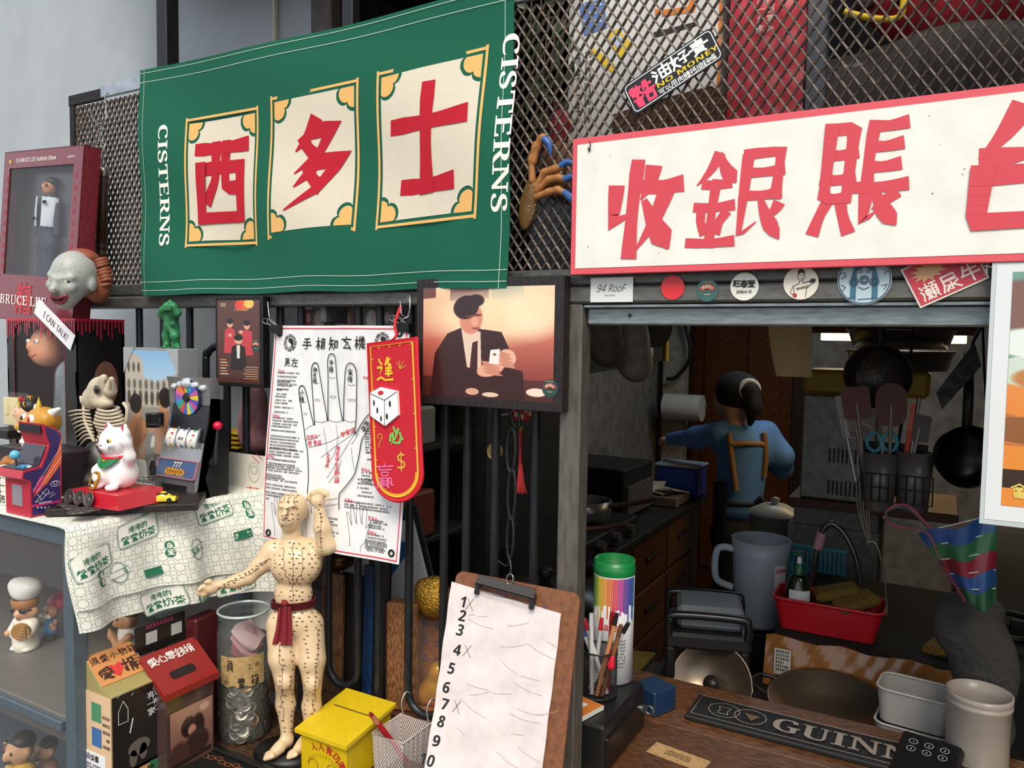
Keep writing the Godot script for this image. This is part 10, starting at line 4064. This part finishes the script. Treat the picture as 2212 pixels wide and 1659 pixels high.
func sink_side() -> void:
	var dark:=M("#1a1919",.45,.2,"grime")
	var steel:=M("#8a857e",.25,.8,"soft")
	var b: B
	var f:=thing("cooker_block","dark back counter block behind the wooden counter, carrying the red basket","counter",at(v3(.22,0,-.9)))
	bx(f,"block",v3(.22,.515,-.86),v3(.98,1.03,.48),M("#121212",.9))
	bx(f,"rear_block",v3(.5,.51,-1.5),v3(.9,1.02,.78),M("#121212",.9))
	f=thing("low_shelf","low dark shelf between the wooden counter and the back block, holding pans","shelf",at(v3(.05,0,-.5)))
	bx(f,"board",v3(.1,.93,-.505),v3(1.16,.03,.20),M("#1f1c1a",.6))
	bx(f,"support",v3(.1,.45,-.55),v3(1.1,.92,.03),M("#1f1c1a",.6))
	for x in [.12,.3]:
		tb(f,"burner_grate",arc3(v3(x,1.05,-.86),v3(.085,0,0),v3(0,0,.085),0,340,18),.006,dark,6,false)
		for k in 4:
			bx(f,"burner_arm",v3(x+.05*cos(k*PI/2),1.048,-.86+.05*sin(k*PI/2)),v3(.07 if k % 2==0 else .008,.03,.008 if k % 2==0 else .07),dark)
	var hz:=-.80
	f=thing("hose_tap","curved tap pipe with pink sleeve rising behind the red basket","tap",at(Z(1858,1262,hz)))
	tb(f,"pipe",[v3(Z(1752,1240,hz).x,1.03,hz),Z(1762,1200,hz),Z(1778,1145,hz),Z(1800,1132,hz),Z(1828,1160,hz),Z(1850,1210,hz),Z(1858,1262,hz)],.006,M("#6d6a68",.25,.8))
	tb(f,"pink_sleeve",[Z(1766,1185,hz),Z(1776,1150,hz)],.011,M("#b98a90",.5))
	var wz:=-.62
	f=thing("chrome_tongs","bunch of chrome tongs and wire whisks hanging under the utensil holder","tongs",at(Z(1862,1110,wz)))
	for i in 5:
		tb(f,"chrome_rod",[Z(1850+i*7,1040,wz),Z(1853+i*6,1100,wz),Z(1872+i*2,1165+(i % 2)*12,wz)],.0022,steel,6)
	tb(f,"ladle_hook",[Z(1872,1170,wz),Z(1895,1180,wz),Z(1912,1260,wz),Z(1917,1330,wz)],.0022,steel,6)
	b=B.new()
	var a:=Z(1655,1372,-.595)
	var c:=Z(2075,1452,-.595)
	b.sheet(func(u: Vector2): return v3(lerpf(a.x,c.x,u.x),lerpf(.947,1.036+.003*sin(u.x*19.0),u.y),-.575-.02*u.y+.0012*sin(u.x*31.0+u.y*5.0)+.0005*sin(u.x*70.0-u.y*13.0)),70,14,.01)
	f=thing("wrapped_board","brown board wrapped in shiny plastic leaning below the red basket","board",Transform3D())
	part(f,"board",b,M("#96622f",.22,.0,"soft",v3(3,14,14),{"coat": .35}))
	b=B.new()
	var lq:=Z(1690,1430,-.574)
	b.box(lq,v3(.03,.05,.001))
	part(f,"label",b,M("#c4bfb6",.4))
	b=B.new()
	for i in 6:
		dashes(b,lq.x-.012,lq.x+.012,lq.y+.018-i*.007,.004,plane(at(v3(0,0,lq.z)),.0012))
	part(f,"label_print",b,M("#2a2420",.5))
	var p:=Z(1788,1385,-.70)
	f=thing("red_basket","red plastic basket holding a soap bottle and yellow sponges","basket",at(v3(p.x,1.031,-.70),0))
	var w:=.20
	var dp:=.10
	var h:=.062
	b=B.new()
	var R2:=rrect(w,dp,.016,5)
	for k in [[.86,1.0,1.0],[.83,.97,-1.0]]:
		for i in R2.size():
			var u:=R2[i]
			var v:=R2[(i+1) % R2.size()]
			b.quad(v3(u.x*k[0],.001,-u.y*k[0]),v3(v.x*k[0],.001,-v.y*k[0]),v3(v.x*k[1],h,-v.y*k[1]),v3(u.x*k[1],h,-u.y*k[1]))
	b.box(v3(0,.003,0),v3(w*.82,.004,dp*.82))
	part(f,"basket_wall",b,M("#c01a24",.4))
	b=B.new()
	var pts:=[]
	for u in R2:
		pts.append(v3(u.x*1.01,h,-u.y*1.02))
	b.tube(pts,.003,6,true)
	part(f,"basket_rim",b,M("#c8202a",.35))
	var bp:=f.position
	f=thing("soap_bottle","dark green dish soap bottle with white label and green pump in the red basket","bottle",at(bp+v3(-.058,.006,.006)))
	lt(f,"bottle",[v2(0,0),v2(.026,0),v2(.028,.01),v2(.027,.06),v2(.018,.092),v2(.011,.10),v2(0,.10)],f.position,M("#1a2412",.15,.0,"",Vector3.ONE,{"coat": .7}))
	lt(f,"collar",[v2(.0125,.098),v2(.0125,.12),v2(0,.12)],f.position,M("#12503a",.3))
	lt(f,"pump_stem",[v2(.005,.12),v2(.004,.134),v2(0,.134)],f.position,M("#d8d8d4",.3))
	bx(f,"pump_head",f.position+v3(-.003,.139,0),v3(.026,.010,.014),M("#12503a",.3),.003)
	b=W(f)
	b.sheet(func(u: Vector2):
		var t:=lerpf(-.5,1.0,u.x)
		return f.position+v3(sin(t)*.0287,lerpf(.022,.072,u.y) ,cos(t)*.0287),10,4)
	part(f,"white_label",b,M("#d8d8d6",.4))
	for q in [[.012,.066,-.01,18.0,"yellow sponge lying across the back of the red basket",.0],[.05,.06,.012,40.0,"yellow sponge propped at the red basket's right end",.0],[.215,.012,.03,-35.0,"worn yellow scouring sponge lying on the black sink right of the red basket",1.0]]:
		b=B.new()
		b.box(Vector3.ZERO,v3(.085,.022,.05) if q[5]==.0 else v3(.10,.02,.065),.008)
		solo("sponge",q[4],"sponge",b,M("#a8842a",.9,.0,"rust",v3(18,18,18)),Transform3D(Basis(Vector3.UP,deg_to_rad(q[3]))*Basis(Vector3.RIGHT,.35 if q[5]>0 else .1)*Basis(Vector3.BACK,.25),bp+v3(q[0],q[1]+.008,q[2])))
	b=B.new()
	Body.new(.004,1.0).ball(v3(0,0,0),v3(.06,.014,.03)).ball(v3(.03,-.004,.012),v3(.04,.012,.02)).into(b)
	solo("green_cloth","folded dark green cloth under the sponges in the red basket","cloth",b,M("#1c4a34",.8),at(bp+v3(.03,.042,.012)))
	p=Y(1638,1345,.98)
	f=thing("pitcher","cloudy plastic measuring pitcher with handle and 3000cc label","pitcher",at(D(1638,1345,1.72)))
	var o:=f.position
	var ph:=D(1638,1160,1.72).y-o.y
	lt(f,"jug",[v2(0,0),v2(.048,0),v2(.052,.01),v2(.060,ph*.8),v2(.064,ph),v2(.061,ph),v2(.056,ph*.8),v2(.05,.012)],o,M("#a9b4bd",.35,.0,"",Vector3.ONE,{"back": Color(.5,.55,.6)}))
	tb(f,"handle",[o+v3(-.055,ph*.86,.02),o+v3(-.088,ph*.84,.03),o+v3(-.09,ph*.5,.03),o+v3(-.055,ph*.4,.02)],.008,M("#a9b4bd",.35))
	var wl:=func(q: Vector2):
		var t:=.95+q.x/.057
		return o-o+v3(sin(t)*.0605,q.y,cos(t)*.0605)
	b=B.new()
	b.sheet(func(u: Vector2): return wl.call(v2(lerpf(-.014,.016,u.x),ph*lerpf(.4,.76,u.y))),8,6)
	part(f,"label",b,M("#d4d2d4",.4))
	b=B.new()
	latin(b,"3000cc",-.012,ph*.68,.008,func(q: Vector2): return wl.call(q)*v3(1.012,1,1.012),{"bold": true})
	part(f,"lettering",b,M("#b02a30",.4))
	bx(f,"stand",v3(o.x,o.y/2-.002,o.z),v3(.12,o.y-.006,.12),dark)
	var sc:=v3(-.375,.945,-.52)
	f=thing("black_stool","black plastic stool used as a stand, with two raised hand rails","stool",at(sc,18))
	b=B.new()
	b.box(v3(0,.105,0),v3(.155,.03,.145),.006)
	part(f,"seat",b,M("#161616",.4))
	for q in [[-.066,-.06],[.066,-.06],[-.066,.06],[.066,.06]]:
		b=B.new()
		b.box(v3(q[0],.047,q[1]),v3(.018,.092,.018),.004)
		part(f,"leg",b,M("#161616",.4))
	for z in [-.068,.068]:
		b=B.new()
		b.tube(curve([v3(-.07,.115,z),v3(-.07,.142,z),v3(-.055,.153,z),v3(.055,.153,z),v3(.07,.142,z),v3(.07,.115,z)]),.0075,10)
		part(f,"hand_rail",b,M("#191919",.3))
	f=thing("plastic_box","cloudy clear food box lying on the black stool","box",at(sc+v3(.005,.121,0),18))
	b=B.new()
	b.box(v3(0,.022,0),v3(.12,.044,.10),.008)
	part(f,"tub",b,M("#6f767c",.25,.0,"",Vector3.ONE,{"coat": .5}))
	for q in [[1785,1552,.098,.02,"large worn steel pan lying before the wrapped board",8.0,.955],[1535,1492,.072,.012,"round steel pot lid leaning against the black stool",62.0,.985]]:
		p=Y(q[0],q[1],q[6]) if q[5]<20 else Z(q[0],q[1],-.44)
		f=thing("steel_pan" if q[5]<20 else "pot_lid",q[4],"pan" if q[5]<20 else "pot lid",Transform3D(Basis(Vector3.RIGHT,deg_to_rad(q[5])),p+v3(0,.008,-.01)))
		var r: float=q[2]
		b=B.new()
		b.lathe([v2(0,-.012),v2(r*.75,-.012),v2(r,q[3]),v2(r*1.03,q[3]+.002),v2(r*.98,q[3]+.001),v2(r*.74,-.009),v2(0,-.009)],Vector3.ZERO,44)
		part(f,"dish",b,M("#94836f",.3,.85,"soft",v3(6,6,6)))
		b=B.new()
		if q[5]<20:
			b.tube(curve([v3(-r,q[3],.02),v3(-r-.03,q[3]+.006,.005),v3(-r-.02,q[3]+.004,-.03),v3(-r*.93,q[3],-.035)]),.004,7)
		else:
			b.lathe([v2(.006,-.009),v2(.016,.004),v2(.014,.012),v2(0,.014)],Vector3.ZERO,18)
		part(f,"grip",b,M("#2a2522",.4,.4))
	f=thing("toaster_oven","grey vented steel oven on a white block at the kitchen's right","oven",at(v3(-.2,1.17,-1.5)))
	bx(f,"white_block",v3(-.255,.54,-1.52),v3(.24,1.08,.26),M("#9a948a",.7,.0,"grime"))
	bx(f,"shelf_board",v3(-.16,1.15,-1.5),v3(.42,.025,.30),M("#5a3422",.6))
	bx(f,"riser",v3(-.25,1.11,-1.52),v3(.22,.06,.24),M("#9a948a",.7,.0,"grime"))
	bx(f,"oven_body",v3(-.245,1.31,-1.5),v3(.19,.29,.28),M("#a09c92",.4,.3,"grime"),.004)
	for j in 2:
		for i in 10:
			bx(f,"vent_slot",v3(-.265+i*.011,1.20+j*.09,-1.3592),v3(.005,.04,.002),M("#242220",.6),0)
	for x in [-.345]:
		bx(f,"knob",v3(x+.006,1.3,-1.42),v3(.03,.03,.03),M("#8d7038",.4),.008)
	bx(f,"yellow_tub",v3(-.19,1.49,-1.5),v3(.32,.07,.2),M("#c09a1c",.5),.01)
	f=thing("stock_pots","stack of shiny steel basins on the yellow tub above the oven","basin",at(v3(-.11,1.526,-1.5)))
	for i in 2:
		lt(f,"basin",[v2(0,.001+i*.06),v2(.12,.002+i*.06),v2(.135,.05+i*.06),v2(.142,.056+i*.06),v2(.13,.05+i*.06)],f.position,steel)
	p=D(1672,1158,2.5)
	f=thing("lidded_pot","pale enamel pot with a domed lid beside the woman","pot",at(p))
	lt(f,"pot_body",[v2(0,-.02),v2(.062,-.02),v2(.072,.0),v2(.08,.072),v2(.084,.075)],p,M("#8d8a7a",.4))
	lt(f,"lid",[v2(.084,.075),v2(.078,.084),v2(.04,.104),v2(0,.108)],p,M("#a8b0b0",.35))
	lt(f,"lid_knob",[v2(.01,.106),v2(.015,.124),v2(0,.13)],p,M("#c9c6b8",.35))
	bx(f,"stand",v3(p.x,(p.y-.022)/2,p.z),v3(.13,p.y-.024,.13),dark)
	p=D(1745,1225,2.0)
	f=thing("blue_basket","light blue slatted plastic basket behind the soap bottle","basket",at(p))
	for i in 18:
		bx(f,"slat",p+v3(-.09+i*.0106,.03,.05),v3(.006,.07,.004),M("#4a9ab0",.4),0)
	bx(f,"tray",p+v3(0,-.01,0),v3(.19,.02,.11),M("#3a8aa4",.4),.004)
	bx(f,"rim",p+v3(0,.066,.05),v3(.2,.008,.01),M("#5aa8bc",.4))
	bx(f,"stand",v3(p.x,(p.y-.022)/2,p.z),v3(.18,p.y-.022,.1),dark)
	p=Z(1925,1010,-.60)
	f=thing("utensil_holder","wire basket and clear cups full of kitchen tools hanging below the pans","utensil holder",at(p))
	var q0:=Z(1865,1020,-.60)
	var q1:=Z(2015,1060,-.60)
	for i in 9:
		var x:=lerpf(q0.x,q1.x,i/8.0)
		tb(f,"wire",[v3(x,q0.y,-.60),v3(x,q0.y-.05,-.60),v3(x,q0.y-.055,-.66)],.0012,dark,5,false)
	for y in [.0,-.025,-.05]:
		tb(f,"wire",[v3(q0.x,q0.y+y,-.60),v3(q1.x,q0.y+y,-.60)],.0012,dark,5,false)
	tb(f,"hanger_wire",[v3(p.x,q0.y-.03,-.66),v3(p.x+.02,1.6,-.72),v3(p.x+.02,1.775,-.75)],.003,dark,6)
	bx(f,"back_plate",v3(p.x,q0.y+.0,-.665),v3(q1.x-q0.x,.1,.004),dark)
	for k in [1900.0,1975.0]:
		var cp:=Z(k,1030,-.63)
		lt(f,"cup",[v2(0,-.06),v2(.024,-.06),v2(.031,.045),v2(.029,.045)],cp,M("#5c5854",.3))
	var tools:=[[1850,870,"#5e2a18","orange brown silicone turner in the utensil holder",.024,.030],[1925,875,"#54200f","large brown wooden spatula in the utensil holder",.026,.04],[1850,930,"#8d8a84","round steel strainer ladle in the utensil holder",.032,.014],[1905,955,"#3f93a8","turquoise handled scissors in the utensil holder",.016,.026],[1965,930,"#c8442c","orange red chopsticks in the utensil holder",.004,.05],[1985,925,"#3a2a20","black toothed spatula in the utensil holder",.018,.024],[1820,900,"#a39d94","slim steel tongs in the utensil holder",.006,.04],[1985,860,"#2f7a30","green plastic lid standing behind the tools",.04,.018]]
	for i in tools.size():
		var q: Array=tools[i]
		var tp:=Z(q[0],q[1],-.62-.004*i)
		var bt:=v3(lerpf(tp.x,p.x,.35),q0.y-.03,-.63)
		f=thing("kitchen_tool",q[3],"utensil",at(tp))
		var dir:=(bt-tp).normalized()
		tb(f,"shaft",[tp,bt],.0035,M(q[2] if i in [4,6] else "#8a857c",.35,.5),7,false)
		b=W(f)
		b.T=b.T*Transform3D(Basis(Quaternion(Vector3.DOWN,dir)),tp)
		if i==3:
			for s in [-1.0,1.0]:
				b.tube(arc3(v3(.013*s,0,0),v3(.012,0,0),v3(0,.017,0),0,345,16),.0038,6,true)
		else:
			b.prism(rrect(q[4]*2,q[5]*2,q[4]*(.95 if i in [1,2,7] else .3),5),at(v3(0,0,.002)),.004)
		part(f,"head",b,M(q[2],.4))
	f=thing("cleaver","dark toothed blade hanging right of the pan against the menu","knife",at(Z(2070,790,-.45)))
	b=W(f)
	var cl:=PackedVector2Array()
	for q in [[2105,740],[2120,790],[2035,885],[2022,848]]:
		var z:=Z(q[0],q[1],-.45)
		cl.append(v2(z.x,z.y))
	b.prism(cl,at(v3(0,0,-.45)),.004)
	part(f,"blade",b,M("#3a3634",.35,.6,"rust"))
	tb(f,"wire_hook",[Z(2105,750,-.45),Z(2112,720,-.5),v3(.13,1.775,-.75)],.0025,dark,6)
	p=Z(2075,1190,-.36)
	f=thing("striped_bag","blue, green and red striped woven shopping bag hanging at the right","bag",at(p))
	var cs:=["#28508a","#2f6a44","#8a2838","#28508a","#2a5a3c"]
	var tlp:=Z(1985,1150,-.36)-p
	var trp:=Z(2150,1110,-.36)-p
	var blp:=Z(2085,1300,-.36)-p
	var brp:=Z(2150,1310,-.36)-p
	for i in 5:
		b=B.new()
		b.sheet(func(u: Vector2):
			var v:=(i+u.y)/5.0
			var l:=tlp.lerp(blp,v)
			var r:=trp.lerp(brp,v)
			return l.lerp(r,u.x)+v3(0,.004*sin(u.x*9.0),.02*sin(PI*u.x)+.004*sin(u.x*13.0+v*6.0)),20,4,.002)
		part(f,"stripe",b,M(cs[i],.4,.0,"weave",v3(60,60,60),{"coat": .2}))
		b=B.new()
		var e0:=tlp.lerp(blp,i/5.0)
		var e1:=trp.lerp(brp,i/5.0)
		b.tube([e0+v3(0,0,.002),(e0+e1)/2+v3(0,.004,.023),e1+v3(0,0,.002)],.001,5)
		part(f,"pale_seam",b,M("#b9bdb4",.5))
	for k in [.0,.012]:
		b=B.new()
		b.tube(curve([Z(2085,1300,-.34)-p,Z(2030,1210,-.335)-p,Z(2000,1150,-.335)-p,Z(1930,1125+k*800,-.35)-p,Z(1915,1105,-.36)-p,Z(1960,1098-k*500,-.36)-p,Z(2015,1150,-.35)-p]),.0022,6)
		part(f,"woven_handle",b,M("#3a4a44" if k==.0 else "#8a3a52",.7))
	tb(f,"hanging_cord",[p+trp,p+trp+v3(-.02,.3,-.2),v3(.10,1.775,-.75)],.002,dark,5)
	b=B.new()
	Body.new(.007,1.2).bone(v3(0,0,0),v3(.01,-.09,.01),.045,.034).ball(v3(.02,-.13,.01),v3(.036,.04,.03)).ball(v3(-.03,.02,.02),v3(.03,.04,.02)).ball(v3(.03,-.04,.025),v3(.025,.06,.018)).ball(v3(-.01,.05,0),v3(.045,.02,.03)).into(b)
	solo("grey_cloth","bundled speckled grey knitted cloth below the striped bag","cloth",b,M("#6a6560",.95,.0,"speck",v3(9,9,9),{"bump": ["crumple",.5]}),at(Z(2110,1380,-.44)))
